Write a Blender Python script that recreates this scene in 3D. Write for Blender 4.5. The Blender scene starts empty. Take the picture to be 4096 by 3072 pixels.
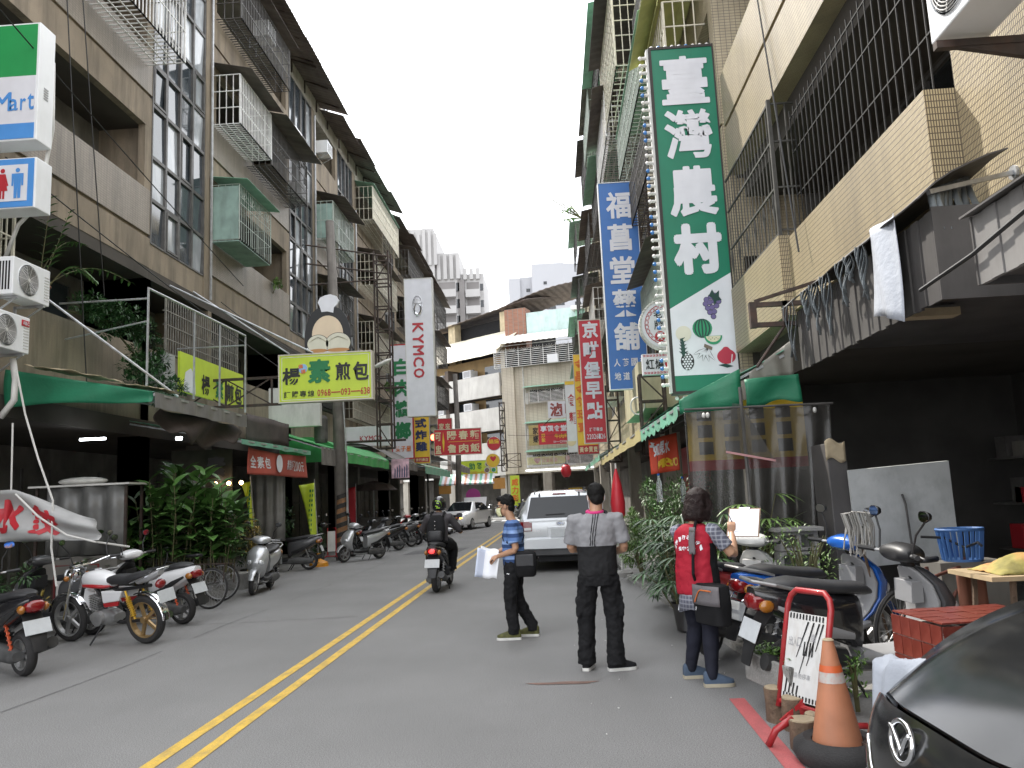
import bpy, bmesh, math, random
from mathutils import Vector as V, Matrix, noise as mnoise
C = bpy.context.scene
COL = C.collection
R = math.radians
rnd = random.Random(11)
PI = math.pi
# ---------------------------------------------------------------- camera
cam_d = bpy.data.cameras.new("camera")
cam = bpy.data.objects.new("camera", cam_d)
COL.objects.link(cam)
cam_d.sensor_width = 36.0
cam_d.lens = 28.0
cam_d.clip_end = 2000
cam.matrix_world = Matrix(((0.9975804, 0.05149166, 0.04671143, 0.0),
       (0.05340341, -0.13735853, -0.98908074, 0.0),
       (-0.04451319, 0.98918211, -0.139776, 1.6),
       (0, 0, 0, 1)))
C.camera = cam
# ---------------------------------------------------------------- sky, sun, exposure
SUN_DIR = V((0.56, -0.62, -1.0)).normalized()          # the way the light travels
sun_el = math.asin(-SUN_DIR.z)
sun_az = math.atan2(-SUN_DIR.x, -SUN_DIR.y)            # clockwise from +Y
w = bpy.data.worlds.new("World")
C.world = w
w.use_nodes = True
nt = w.node_tree
for n in list(nt.nodes):
 nt.nodes.remove(n)
wo = nt.nodes.new("ShaderNodeOutputWorld")
bg = nt.nodes.new("ShaderNodeBackground")
sky = nt.nodes.new("ShaderNodeTexSky")
sky.sky_type = 'NISHITA'
sky.sun_disc = False
sky.sun_elevation = sun_el
sky.sun_rotation = sun_az
sky.dust_density = 4.0
sky.air_density = 1.0
# broken bright cloud over most of the sky
wtc = nt.nodes.new("ShaderNodeTexCoord")
wn = nt.nodes.new("ShaderNodeTexNoise")
wn.inputs['Scale'].default_value = 2.2
wn.inputs['Detail'].default_value = 6
wr = nt.nodes.new("ShaderNodeValToRGB")
wr.color_ramp.elements[0].position = 0.30
wr.color_ramp.elements[0].color = (0.45, 0.45, 0.45, 1)
wr.color_ramp.elements[1].position = 0.55
wr.color_ramp.elements[1].color = (1, 1, 1, 1)
wm = nt.nodes.new("ShaderNodeMixRGB")
wm.inputs['Color2'].default_value = (10.6, 10.8, 11.2, 1)
nt.links.new(wtc.outputs['Generated'], wn.inputs['Vector'])
nt.links.new(wn.outputs['Fac'], wr.inputs['Fac'])
nt.links.new(wr.outputs['Color'], wm.inputs['Fac'])
nt.links.new(sky.outputs['Color'], wm.inputs['Color1'])
nt.links.new(wm.outputs['Color'], bg.inputs['Color'])
bg.inputs['Strength'].default_value = 0.12
nt.links.new(bg.outputs['Background'], wo.inputs['Surface'])
sun_d = bpy.data.lights.new("sun", 'SUN')
sun_d.energy = 2.8
sun_d.angle = R(1.2)
sun_d.color = (1.0, 0.95, 0.87)
sun = bpy.data.objects.new("sun", sun_d)
COL.objects.link(sun)
sun.location = (0, 0, 60)
sun.rotation_euler = SUN_DIR.to_track_quat('-Z', 'Y').to_euler()
C.view_settings.view_transform = 'Standard'
C.view_settings.look = 'None'
C.view_settings.exposure = 1.35
C.view_settings.gamma = 1.0
C.view_settings.use_curve_mapping = False
C.cycles.max_bounces = 8
C.cycles.diffuse_bounces = 4
C.cycles.glossy_bounces = 3
C.cycles.transmission_bounces = 4
C.cycles.transparent_max_bounces = 12
C.cycles.use_denoising = True
C.cycles.sample_clamp_indirect = 6.0
# ---------------------------------------------------------------- materials
MATS = {}
def mat(name, col, rough=0.6, metal=0.0, var=0.12, vs=3.0, bump=0.0, bs=60.0, dirt=0.0, dcol=(0.05, 0.045, 0.04),
  dscale=(3, 3, 0.45), spec=0.5, coat=0.0, island=0.0, emit=0.0, trans=0.0, alpha=1.0, fine=0.0):
 """One procedural surface: base colour with broad and fine variation, streaky dirt, fine relief."""
 if name in MATS:
  return MATS[name]
 m = bpy.data.materials.new(name)
 m.use_nodes = True
 t = m.node_tree
 b = t.nodes['Principled BSDF']
 L = t.links.new
 b.inputs['Roughness'].default_value = rough
 b.inputs['Metallic'].default_value = metal
 b.inputs['Specular IOR Level'].default_value = spec
 b.inputs['Coat Weight'].default_value = coat
 b.inputs['Coat Roughness'].default_value = 0.06
 b.inputs['Transmission Weight'].default_value = trans
 b.inputs['Alpha'].default_value = alpha
 tc = t.nodes.new("ShaderNodeTexCoord")
 n1 = t.nodes.new("ShaderNodeTexNoise")
 n1.inputs['Scale'].default_value = vs
 n1.inputs['Detail'].default_value = 5
 L(tc.outputs['Object'], n1.inputs['Vector'])
 mr = t.nodes.new("ShaderNodeMapRange")
 mr.inputs['From Min'].default_value = 0.3
 mr.inputs['From Max'].default_value = 0.7
 mr.inputs['To Min'].default_value = 1 - var
 mr.inputs['To Max'].default_value = 1 + var
 L(n1.outputs['Fac'], mr.inputs['Value'])
 val = mr.outputs['Result']
 if island:
  g = t.nodes.new("ShaderNodeNewGeometry")
  m2 = t.nodes.new("ShaderNodeMapRange")
  m2.inputs['To Min'].default_value = 1 - island
  m2.inputs['To Max'].default_value = 1 + island
  L(g.outputs['Random Per Island'], m2.inputs['Value'])
  mu = t.nodes.new("ShaderNodeMath")
  mu.operation = 'MULTIPLY'
  L(val, mu.inputs[0])
  L(m2.outputs['Result'], mu.inputs[1])
  val = mu.outputs[0]
 if fine:
  n3 = t.nodes.new("ShaderNodeTexNoise")
  n3.inputs['Scale'].default_value = bs
  n3.inputs['Detail'].default_value = 2
  L(tc.outputs['Object'], n3.inputs['Vector'])
  m3 = t.nodes.new("ShaderNodeMapRange")
  m3.inputs['From Min'].default_value = 0.3
  m3.inputs['From Max'].default_value = 0.7
  m3.inputs['To Min'].default_value = 1 - fine
  m3.inputs['To Max'].default_value = 1 + fine
  L(n3.outputs['Fac'], m3.inputs['Value'])
  mu = t.nodes.new("ShaderNodeMath")
  mu.operation = 'MULTIPLY'
  L(val, mu.inputs[0])
  L(m3.outputs['Result'], mu.inputs[1])
  val = mu.outputs[0]
 cm = t.nodes.new("ShaderNodeVectorMath")
 cm.operation = 'SCALE'
 cm.inputs[0].default_value = col[:3]
 L(val, cm.inputs['Scale'])
 out = cm.outputs['Vector']
 if dirt:
  mp = t.nodes.new("ShaderNodeMapping")
  mp.inputs['Scale'].default_value = dscale
  L(tc.outputs['Object'], mp.inputs['Vector'])
  n2 = t.nodes.new("ShaderNodeTexNoise")
  n2.inputs['Scale'].default_value = 1.0
  n2.inputs['Detail'].default_value = 7
  n2.inputs['Roughness'].default_value = 0.65
  L(mp.outputs['Vector'], n2.inputs['Vector'])
  rp = t.nodes.new("ShaderNodeMapRange")
  rp.inputs['From Min'].default_value = 0.46
  rp.inputs['From Max'].default_value = 0.72
  rp.inputs['To Max'].default_value = dirt
  L(n2.outputs['Fac'], rp.inputs['Value'])
  mx = t.nodes.new("ShaderNodeMixRGB")
  mx.inputs['Color2'].default_value = (*dcol, 1)
  L(rp.outputs['Result'], mx.inputs['Fac'])
  L(out, mx.inputs['Color1'])
  out = mx.outputs['Color']
 L(out, b.inputs['Base Color'])
 if bump:
  n4 = t.nodes.new("ShaderNodeTexNoise")
  n4.inputs['Scale'].default_value = bs
  n4.inputs['Detail'].default_value = 4
  L(tc.outputs['Object'], n4.inputs['Vector'])
  bp = t.nodes.new("ShaderNodeBump")
  bp.inputs['Strength'].default_value = bump
  bp.inputs['Distance'].default_value = 0.02
  L(n4.outputs['Fac'], bp.inputs['Height'])
  L(bp.outputs['Normal'], b.inputs['Normal'])
 if emit:
  b.inputs['Emission Color'].default_value = (*col[:3], 1)
  b.inputs['Emission Strength'].default_value = emit
 MATS[name] = m
 return m
def tile_mat(name, col, col2, mortar, bw, bh, rough=0.35, dirt=0.35, gap=0.004, var=0.06, offset=0.0, bump=0.4):
 """Small wall tiles too fine to build one by one: runs along x + y horizontally and z vertically."""
 m = bpy.data.materials.new(name)
 m.use_nodes = True
 t = m.node_tree
 b = t.nodes['Principled BSDF']
 L = t.links.new
 b.inputs['Roughness'].default_value = rough
 tc = t.nodes.new("ShaderNodeTexCoord")
 sp = t.nodes.new("ShaderNodeSeparateXYZ")
 L(tc.outputs['Object'], sp.inputs[0])
 ad = t.nodes.new("ShaderNodeMath")
 L(sp.outputs['X'], ad.inputs[0])
 L(sp.outputs['Y'], ad.inputs[1])
 cb = t.nodes.new("ShaderNodeCombineXYZ")
 L(ad.outputs[0], cb.inputs['X'])
 L(sp.outputs['Z'], cb.inputs['Y'])
 br = t.nodes.new("ShaderNodeTexBrick")
 br.offset = offset
 br.inputs['Color1'].default_value = (*col, 1)
 br.inputs['Color2'].default_value = (*col2, 1)
 br.inputs['Mortar'].default_value = (*mortar, 1)
 br.inputs['Scale'].default_value = 1.0
 br.inputs['Mortar Size'].default_value = gap
 br.inputs['Brick Width'].default_value = bw
 br.inputs['Row Height'].default_value = bh
 L(cb.outputs[0], br.inputs['Vector'])
 mp = t.nodes.new("ShaderNodeMapping")
 mp.inputs['Scale'].default_value = (2.2, 2.2, 0.35)
 L(tc.outputs['Object'], mp.inputs['Vector'])
 n2 = t.nodes.new("ShaderNodeTexNoise")
 n2.inputs['Scale'].default_value = 1.0
 n2.inputs['Detail'].default_value = 8
 n2.inputs['Roughness'].default_value = 0.62
 L(mp.outputs['Vector'], n2.inputs['Vector'])
 rp = t.nodes.new("ShaderNodeMapRange")
 rp.inputs['From Min'].default_value = 0.45
 rp.inputs['From Max'].default_value = 0.75
 rp.inputs['To Max'].default_value = dirt
 L(n2.outputs['Fac'], rp.inputs['Value'])
 mx = t.nodes.new("ShaderNodeMixRGB")
 mx.inputs['Color2'].default_value = (0.075, 0.066, 0.055, 1)
 L(rp.outputs['Result'], mx.inputs['Fac'])
 L(br.outputs['Color'], mx.inputs['Color1'])
 L(mx.outputs['Color'], b.inputs['Base Color'])
 bp = t.nodes.new("ShaderNodeBump")
 bp.invert = True
 bp.inputs['Strength'].default_value = bump
 bp.inputs['Distance'].default_value = 0.004
 L(br.outputs['Fac'], bp.inputs['Height'])
 L(bp.outputs['Normal'], b.inputs['Normal'])
 MATS[name] = m
 return m
# ---------------------------------------------------------------- mesh builder
ORG = {}
class MB:
 def __init__(s):
  s.v = []
  s.f = []
  s.g = []
 def add(s, vs, fs):
  o = len(s.v)
  s.v += [V(p) for p in vs]
  s.f += [tuple(o + i for i in f) for f in fs]
  return s
 def box(s, x0, y0, z0, x1, y1, z1):
  x0, x1 = min(x0, x1), max(x0, x1)
  y0, y1 = min(y0, y1), max(y0, y1)
  z0, z1 = min(z0, z1), max(z0, z1)
  return s.add([(x0, y0, z0), (x1, y0, z0), (x1, y1, z0), (x0, y1, z0), (x0, y0, z1), (x1, y0, z1), (x1, y1, z1), (x0, y1, z1)],
      [(0, 3, 2, 1), (4, 5, 6, 7), (0, 1, 5, 4), (1, 2, 6, 5), (2, 3, 7, 6), (3, 0, 4, 7)])
 def obox(s, c, sz, rot=None):
  h = V(sz) / 2
  m = rot if rot else Matrix.Identity(3)
  ps = [V(c) + m @ V((sx * h.x, sy * h.y, sz_ * h.z)) for sz_ in (-1, 1) for sx, sy in ((-1, -1), (1, -1), (1, 1), (-1, 1))]
  return s.add(ps, [(0, 3, 2, 1), (4, 5, 6, 7), (0, 1, 5, 4), (1, 2, 6, 5), (2, 3, 7, 6), (3, 0, 4, 7)])
 def bar(s, a, b, w, h=None):
  """A square bar from a to b."""
  a, b = V(a), V(b)
  d = b - a
  if d.length < 1e-6:
   return s
  h = h or w
  up = V((0, 0, 1)) if abs(d.normalized().z) < 0.95 else V((0, 1, 0))
  x = d.cross(up).normalized()
  y = x.cross(d).normalized()
  ps = []
  for p in (a, b):
   for i, j in ((-1, -1), (1, -1), (1, 1), (-1, 1)):
    ps.append(p + x * (i * w / 2) + y * (j * h / 2))
  return s.add(ps, [(0, 3, 2, 1), (4, 5, 6, 7), (0, 1, 5, 4), (1, 2, 6, 5), (2, 3, 7, 6), (3, 0, 4, 7)])
 def tube(s, pts, r, n=8, closed=False):
  pts = [V(p) for p in pts]
  rr = r if isinstance(r, (list, tuple)) else [r] * len(pts)
  k = len(pts)
  rings = []
  x = None
  for i, p in enumerate(pts):
   if closed:
    d = pts[(i + 1) % k] - pts[i - 1]
   else:
    d = pts[min(i + 1, k - 1)] - pts[max(i - 1, 0)]
   if d.length < 1e-9:
    d = V((0, 0, 1))
   d.normalize()
   if x is None:
    x = d.cross(V((0, 0, 1)) if abs(d.z) < 0.9 else V((0, 1, 0))).normalized()
   else:
    x = (x - d * x.dot(d))
    x = x.normalized() if x.length > 1e-6 else d.orthogonal().normalized()
   y = d.cross(x)
   rings.append([p + (x * math.cos(2 * PI * j / n) + y * math.sin(2 * PI * j / n)) * rr[i] for j in range(n)])
  return s.loft(rings, caps=not closed, loop=closed)
 def loft(s, rings, caps=True, loop=False):
  n = len(rings[0])
  o = len(s.v)
  for r in rings:
   s.v += [V(p) for p in r]
  k = len(rings)
  for i in range(k if loop else k - 1):
   a, b = o + i * n, o + ((i + 1) % k) * n
   for j in range(n):
    j2 = (j + 1) % n
    s.f.append((a + j, a + j2, b + j2, b + j))
  if caps and not loop:
   s.f.append(tuple(o + j for j in reversed(range(n))))
   s.f.append(tuple(o + (k - 1) * n + j for j in range(n)))
  return s
 def quad(s, a, b, c, d):
  return s.add([a, b, c, d], [(0, 1, 2, 3)])
 def poly(s, ps):
  return s.add(ps, [tuple(range(len(ps)))])
 def prism(s, ps, ext):
  """A flat polygon given thickness along ext."""
  n = len(ps)
  e = V(ext)
  ps = [V(p) for p in ps]
  return s.add(ps + [p + e for p in ps],
      [tuple(reversed(range(n))), tuple(range(n, 2 * n))] + [(i, (i + 1) % n, n + (i + 1) % n, n + i) for i in range(n)])
 def lathe(s, prof, c=(0, 0, 0), ax='z', n=20, caps=True):
  """prof: (radius, height) pairs turned about an axis through c."""
  c = V(c)
  rings = []
  for r, h in prof:
   ring = []
   for j in range(n):
    a = 2 * PI * j / n
    p = (r * math.cos(a), r * math.sin(a), h)
    ring.append(c + V(p if ax == 'z' else ((p[2], p[0], p[1]) if ax == 'x' else (p[1], p[2], p[0]))))
   rings.append(ring)
  return s.loft(rings, caps)
 def sphere(s, c, r, n=12, m=8, rot=None):
  r = (r, r, r) if not isinstance(r, (tuple, list)) else r
  rings = []
  for i in range(m + 1):
   th = PI * (0.02 + 0.96 * i / m)
   ring = []
   for j in range(n):
    p = V((r[0] * math.sin(th) * math.cos(2 * PI * j / n), r[1] * math.sin(th) * math.sin(2 * PI * j / n), -r[2] * math.cos(th)))
    ring.append(V(c) + (rot @ p if rot else p))
   rings.append(ring)
  return s.loft(rings)
 def grid(s, fn, nu, nv, thick=0.0):
  """A sheet fn(u, v) -> point over the unit square, optionally given thickness."""
  o = len(s.v)
  P = [[V(fn(i / nu, j / nv)) for j in range(nv + 1)] for i in range(nu + 1)]
  s.v += [p for row in P for p in row]
  idx = lambda i, j: o + i * (nv + 1) + j
  for i in range(nu):
   for j in range(nv):
    s.f.append((idx(i, j), idx(i + 1, j), idx(i + 1, j + 1), idx(i, j + 1)))
  if thick:
   o2 = len(s.v)
   for i in range(nu + 1):
    for j in range(nv + 1):
     du = P[min(i + 1, nu)][j] - P[max(i - 1, 0)][j]
     dv = P[i][min(j + 1, nv)] - P[i][max(j - 1, 0)]
     nn = du.cross(dv)
     nn = nn.normalized() if nn.length > 1e-9 else V((0, 0, 1))
     s.v.append(P[i][j] - nn * thick)
   id2 = lambda i, j: o2 + i * (nv + 1) + j
   for i in range(nu):
    for j in range(nv):
     s.f.append((id2(i, j), id2(i, j + 1), id2(i + 1, j + 1), id2(i + 1, j)))
   for i in range(nu):
    s.f.append((idx(i, 0), id2(i, 0), id2(i + 1, 0), idx(i + 1, 0)))
    s.f.append((idx(i, nv), idx(i + 1, nv), id2(i + 1, nv), id2(i, nv)))
   for j in range(nv):
    s.f.append((idx(0, j), idx(0, j + 1), id2(0, j + 1), id2(0, j)))
    s.f.append((idx(nu, j), id2(nu, j), id2(nu, j + 1), idx(nu, j + 1)))
  return s
 def mesh(s, name, material, org=V((0, 0, 0)), smooth=False):
  me = bpy.data.meshes.new(name)
  me.from_pydata([tuple(p - org) for p in s.v], [], s.f)
  bm = bmesh.new()
  bm.from_mesh(me)
  if len(bm.faces) < 60000 and smooth is not None:
   bmesh.ops.recalc_face_normals(bm, faces=bm.faces)
  bm.to_mesh(me)
  bm.free()
  if material:
   me.materials.append(material)
  if smooth:
   me.polygons.foreach_set('use_smooth', [True] * len(me.polygons))
   if smooth is not True:
    me.set_sharp_from_angle(angle=R(smooth))
  me.update()
  return me
 def warp(s, fn):
  s.v = [V(fn(p)) for p in s.v]
  return s
 def build(s, name, material, parent=None, smooth=False, bevel=0.0, label=None):
  if name == 'lettering' and len(s.g) > 1:      # each character is a piece of its own
   s.g.append((len(s.v), len(s.f)))
   for (v0, f0), (v1, f1) in zip(s.g, s.g[1:]):
    k = MB()
    k.add(s.v[v0:v1], [tuple(i - v0 for i in f) for f in s.f[f0:f1]])
    o = k.build(name, material, parent)
   return o
  org = ORG.get(parent.name, V((0, 0, 0))) if parent else V((0, 0, 0))
  me = s.mesh(name, material, org, smooth)
  o = bpy.data.objects.new(name, me)
  COL.objects.link(o)
  if parent:
   o.parent = parent
   ORG[o.name] = org
  if bevel:
   bv = o.modifiers.new("edge", 'BEVEL')
   bv.width = bevel
   bv.segments = 2
   bv.limit_method = 'ANGLE'
  if label:
   o['label'] = label
  return o
def part(name, mesh, parent, loc=(0, 0, 0), rot=(0, 0, 0), scale=None):
 """A piece that shares its mesh with others of its kind."""
 o = bpy.data.objects.new(name, mesh)
 COL.objects.link(o)
 o.parent = parent
 org = ORG.get(parent.name, V((0, 0, 0)))
 o.location = V(loc) - org
 o.rotation_euler = rot
 if scale:
  o.scale = scale
 return o
def thing(name, label, cat, loc=(0, 0, 0), rz=0.0, group=None, local=False):
 """An Empty at the base of a thing; with local=False its parts are drawn in world metres."""
 o = bpy.data.objects.new(name, None)
 COL.objects.link(o)
 o.empty_display_size = 0.2
 o.location = loc
 o.rotation_euler = (0, 0, rz)
 o['label'] = label
 o['category'] = cat
 if group:
  o['group'] = group
 ORG[o.name] = V((0, 0, 0)) if local else V(loc)
 return o
def tag(o, label, cat, group=None):
 o['label'] = label
 o['category'] = cat
 if group:
  o['group'] = group
 return o
def struct(o):
 o['kind'] = 'structure'
 return o
def stuff(o):
 o['kind'] = 'stuff'
 return o
def copy_tree(o, parent=None, swap=None):
 c = o.copy()
 COL.objects.link(c)
 ORG[c.name] = ORG.get(o.name, V((0, 0, 0)))
 if parent:
  c.parent = parent
 if swap and c.data and c.data.materials and c.data.materials[0] in swap:
  c.data = c.data.copy()
  c.data.materials[0] = swap[c.data.materials[0]]
 for ch in list(o.children):
  copy_tree(ch, c, swap)
 return c
def again(o, label, loc, rz=0.0, group=None, swap=None):
 c = copy_tree(o, None, swap)
 c.location = loc
 c.rotation_euler = (0, 0, rz)
 c['label'] = label
 if group:
  c['group'] = group
 return c
GLY = {}
def glyph(ch, bold):
 k = (ch, bold)
 if k not in GLY:
  cu = bpy.data.curves.new('t', 'FONT')
  cu.body = ch
  cu.offset = bold
  cu.resolution_u = 2
  o = bpy.data.objects.new('t', cu)
  me = bpy.data.meshes.new_from_object(o)
  vs = [v.co.copy() for v in me.vertices]
  fs = [tuple(p.vertices) for p in me.polygons]
  bpy.data.objects.remove(o)
  bpy.data.meshes.remove(me)
  if vs:
   x0 = min(v.x for v in vs); x1 = max(v.x for v in vs)
   y0 = min(v.y for v in vs); y1 = max(v.y for v in vs)
   vs = [((v.x - x0) / max(x1 - x0, 1e-6), (v.y - y0) / max(y1 - y0, 1e-6)) for v in vs]
   GLY[k] = (vs, fs, (x1 - x0) / max(y1 - y0, 1e-6))
  else:
   GLY[k] = ([], [], 0.4)
 return GLY[k]
def put(mb, ch, o, u, v, bold=0.02):
 """One written character filling the box o, o + u, o + v."""
 thin = 0.0 if ch.isascii() else min(bold, 0.014)
 vs, fs, asp = glyph(ch, thin)
 o, u, v = V(o), V(u), V(v)
 mb.g.append((len(mb.v), len(mb.f)))
 e = bold - thin if thin else bold * 0.8
 if e < 0.004:
  mb.add([o + u * a + v * b for a, b in vs], fs)
  return
 n = u.cross(v).normalized() * 0.0004          # a heavy hand: the strokes laid side by side
 k = 1 - 2 * e
 for i in range(8):
  da, db = e + e * math.cos(PI * i / 4), e + e * math.sin(PI * i / 4)
  mb.add([o + u * (a * k + da) + v * (b * k + db) + n * i for a, b in vs], fs)
def line(mb, text, o, u, v, gap=0.12, bold=0.02, fit=False):
 """A row of characters sharing the width |u|; o lower left, v the height."""
 o, u, v = V(o), V(u), V(v)
 if fit:
  ws = [max(glyph(c, bold)[2], 0.22) if c != ' ' else 0.4 for c in text]
  tot = sum(ws) + gap * (len(text) - 1)
  x = 0.0
  for c, wd in zip(text, ws):
   h = 0.16 if c == '-' else 1.0
   b = o + v * 0.42 if c == '-' else o
   if c != ' ':
    put(mb, c, b + u * (x / tot), u * (wd / tot), v * h, bold)
   x += wd + gap
  return
 n = len(text)
 k = 1.0 / (n + gap * (n - 1))
 for i, c in enumerate(text):
  if c != ' ':
   put(mb, c, o + u * (i * k * (1 + gap)), u * k, v, bold)
def column(mb, text, o, u, v, gap=0.15, bold=0.02):
 """Characters one under another; o the upper left, u the width, v the whole height upwards."""
 o, u, v = V(o), V(u), V(v)
 n = len(text)
 k = 1.0 / (n + gap * (n - 1))
 for i, c in enumerate(text):
  put(mb, c, o - v * (i * k * (1 + gap) + k), u, v * k, bold)
def ring(c, w, h, n=16, p=2.4, plane='xz'):
 """A rounded-rectangle ring about c."""
 out = []
 for j in range(n):
  a = 2 * PI * (j + 0.5) / n
  ca, sa = math.cos(a), math.sin(a)
  x = w / 2 * math.copysign(abs(ca) ** (2 / p), ca)
  y = h / 2 * math.copysign(abs(sa) ** (2 / p), sa)
  c2 = V(c)
  out.append(c2 + (V((x, 0, y)) if plane == 'xz' else (V((x, y, 0)) if plane == 'xy' else V((0, x, y)))))
 return out
# ---------------------------------------------------------------- the materials of the place
ASPH = mat('asphalt', (0.195, 0.193, 0.189), 0.86, var=0.10, vs=0.55, bump=0.45, bs=120, fine=0.42, dirt=0.22, dcol=(0.125, 0.123, 0.12), dscale=(0.9, 0.22, 1))
CONC = mat('pavement concrete', (0.20, 0.195, 0.185), 0.85, var=0.2, vs=1.6, bump=0.3, bs=90, dirt=0.5, dcol=(0.07, 0.068, 0.06), dscale=(1.4, 1.4, 1.4), fine=0.15)
KERB = mat('kerb concrete', (0.27, 0.265, 0.25), 0.85, var=0.2, vs=4, bump=0.4, bs=80, dirt=0.5, dscale=(3, 3, 3), fine=0.15)
YEL = mat('road paint yellow', (0.60, 0.39, 0.06), 0.7, var=0.12, vs=6, dirt=0.75, dcol=(0.24, 0.19, 0.10), dscale=(14, 5, 1), fine=0.22, bs=150)
REDP = mat('road paint red', (0.42, 0.10, 0.10), 0.75, var=0.08, vs=6, dirt=0.3, dcol=(0.15, 0.07, 0.07), dscale=(8, 3, 1), fine=0.15, bs=150)
WHITEP = mat('road paint white', (0.7, 0.7, 0.68), 0.7, var=0.1, vs=6, dirt=0.4, dcol=(0.25, 0.25, 0.25), dscale=(6, 6, 1))
PLAS = mat('weathered plaster', (0.235, 0.19, 0.138), 0.85, var=0.18, vs=1.2, bump=0.15, bs=60, dirt=0.75, dcol=(0.055, 0.047, 0.037), dscale=(2.6, 2.6, 0.33), fine=0.06)
PLAS2 = mat('grey plaster', (0.36, 0.33, 0.28), 0.85, var=0.14, vs=1.2, bump=0.15, bs=60, dirt=0.6, dcol=(0.10, 0.09, 0.075), dscale=(2.4, 2.4, 0.4), fine=0.06)
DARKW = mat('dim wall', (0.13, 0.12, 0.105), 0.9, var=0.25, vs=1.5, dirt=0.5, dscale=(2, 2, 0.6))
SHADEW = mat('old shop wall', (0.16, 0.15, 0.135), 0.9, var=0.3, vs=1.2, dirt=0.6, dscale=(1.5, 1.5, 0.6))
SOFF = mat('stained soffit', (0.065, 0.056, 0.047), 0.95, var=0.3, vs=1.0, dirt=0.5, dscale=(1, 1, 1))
TILEL = tile_mat('pale mosaic tile', (0.28, 0.24, 0.195), (0.255, 0.215, 0.175), (0.15, 0.13, 0.105), 0.10, 0.05, dirt=0.6, rough=0.5)
TILER = tile_mat('yellow wall tile', (0.47, 0.39, 0.24), (0.42, 0.345, 0.21), (0.10, 0.075, 0.05), 0.0205, 0.052, dirt=0.4, gap=0.0046, rough=0.4)
TILER2 = tile_mat('buff wall tile', (0.47, 0.40, 0.27), (0.43, 0.36, 0.24), (0.16, 0.13, 0.10), 0.09, 0.052, dirt=0.45, gap=0.0046, rough=0.5)
TILEE = tile_mat('cream wall tile', (0.60, 0.55, 0.45), (0.57, 0.52, 0.43), (0.42, 0.36, 0.28), 0.24, 0.13, dirt=0.22, gap=0.012, rough=0.5, bump=0.2)
STEEL = mat('dark rusted steel', (0.05, 0.038, 0.032), 0.7, 0.3, var=0.4, vs=9, dirt=0.4, dcol=(0.12, 0.05, 0.03), dscale=(8, 8, 8))
GALV = mat('galvanised steel', (0.42, 0.43, 0.44), 0.45, 0.6, var=0.2, vs=8, dirt=0.35, dcol=(0.14, 0.10, 0.08), dscale=(6, 6, 2))
BARW = mat('white painted bars', (0.66, 0.66, 0.64), 0.5, var=0.12, vs=6, dirt=0.35, dcol=(0.25, 0.18, 0.13), dscale=(6, 6, 2))
BARG = mat('green grey bars', (0.36, 0.41, 0.36), 0.5, var=0.15, vs=6, dirt=0.4, dcol=(0.16, 0.13, 0.1), dscale=(6, 6, 2))
BARD = mat('dark old bars', (0.09, 0.085, 0.08), 0.6, 0.2, var=0.3, vs=6)
BARC = mat('cream bars', (0.55, 0.52, 0.42), 0.5, var=0.15, vs=6, dirt=0.4, dcol=(0.2, 0.14, 0.1), dscale=(5, 5, 2))
SHEETD = mat('brown sheet roof', (0.14, 0.115, 0.10), 0.7, 0.1, var=0.3, vs=2, dirt=0.6, dcol=(0.06, 0.045, 0.04), dscale=(3, 1, 3))
SHEETB = mat('dark corrugated sheet', (0.075, 0.07, 0.068), 0.6, 0.2, var=0.25, vs=2, dirt=0.5, dcol=(0.03, 0.028, 0.025), dscale=(3, 3, 0.6))
SHEETM = mat('mint sheet', (0.27, 0.49, 0.37), 0.5, var=0.12, vs=2, dirt=0.35, dcol=(0.15, 0.2, 0.15), dscale=(3, 3, 1))
SHEETY = mat('yellow green sheet', (0.56, 0.57, 0.24), 0.5, var=0.12, vs=2, dirt=0.3, dcol=(0.3, 0.28, 0.15), dscale=(3, 3, 1))
SHEETG = mat('grey corrugated sheet', (0.20, 0.193, 0.187), 0.55, 0.2, var=0.2, vs=2, dirt=0.5, dcol=(0.10, 0.09, 0.085), dscale=(4, 4, 0.7))
SHEETP = mat('pale metal roof', (0.58, 0.57, 0.53), 0.6, 0.1, var=0.12, vs=1, dirt=0.35, dcol=(0.28, 0.22, 0.16), dscale=(1, 1, 0.5))
TEALS = mat('teal sheet', (0.24, 0.34, 0.30), 0.6, var=0.15, vs=3, dirt=0.35, dscale=(4, 4, 1))
GLASSD = mat('window glass', (0.045, 0.055, 0.065), 0.07, var=0.35, vs=1.5, spec=0.9)
GLASSB = mat('window glass with blind', (0.34, 0.36, 0.38), 0.12, var=0.25, vs=1.2, spec=0.8, dirt=0.4, dcol=(0.1, 0.12, 0.14), dscale=(3, 3, 0.5))
GLASSK = mat('dark room glass', (0.018, 0.02, 0.022), 0.12, var=0.3, vs=2, spec=0.6)
ALU = mat('dark window frame', (0.12, 0.115, 0.11), 0.5, 0.4, var=0.25, vs=5, dirt=0.3, dscale=(5, 5, 1))
ALUW = mat('pale window frame', (0.45, 0.44, 0.42), 0.5, 0.3, var=0.15, vs=5)
TARPG = mat('green tarpaulin', (0.013, 0.16, 0.08), 0.55, var=0.18, vs=2.2, dirt=0.25, dcol=(0.02, 0.09, 0.05), dscale=(2, 2, 2), bump=0.2, bs=24)
TARPM = mat('mint awning vinyl', (0.17, 0.42, 0.30), 0.5, var=0.15, vs=2.2, dirt=0.4, dcol=(0.16, 0.2, 0.15), dscale=(4, 1.4, 3))
TARPGB = mat('bright green awning', (0.05, 0.36, 0.09), 0.5, var=0.18, vs=2.2, dirt=0.3, dcol=(0.03, 0.16, 0.06), dscale=(3, 3, 2))
TARPGR = mat('grey awning', (0.17, 0.155, 0.145), 0.7, var=0.2, vs=2, dirt=0.4, dscale=(3, 3, 2))
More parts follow.
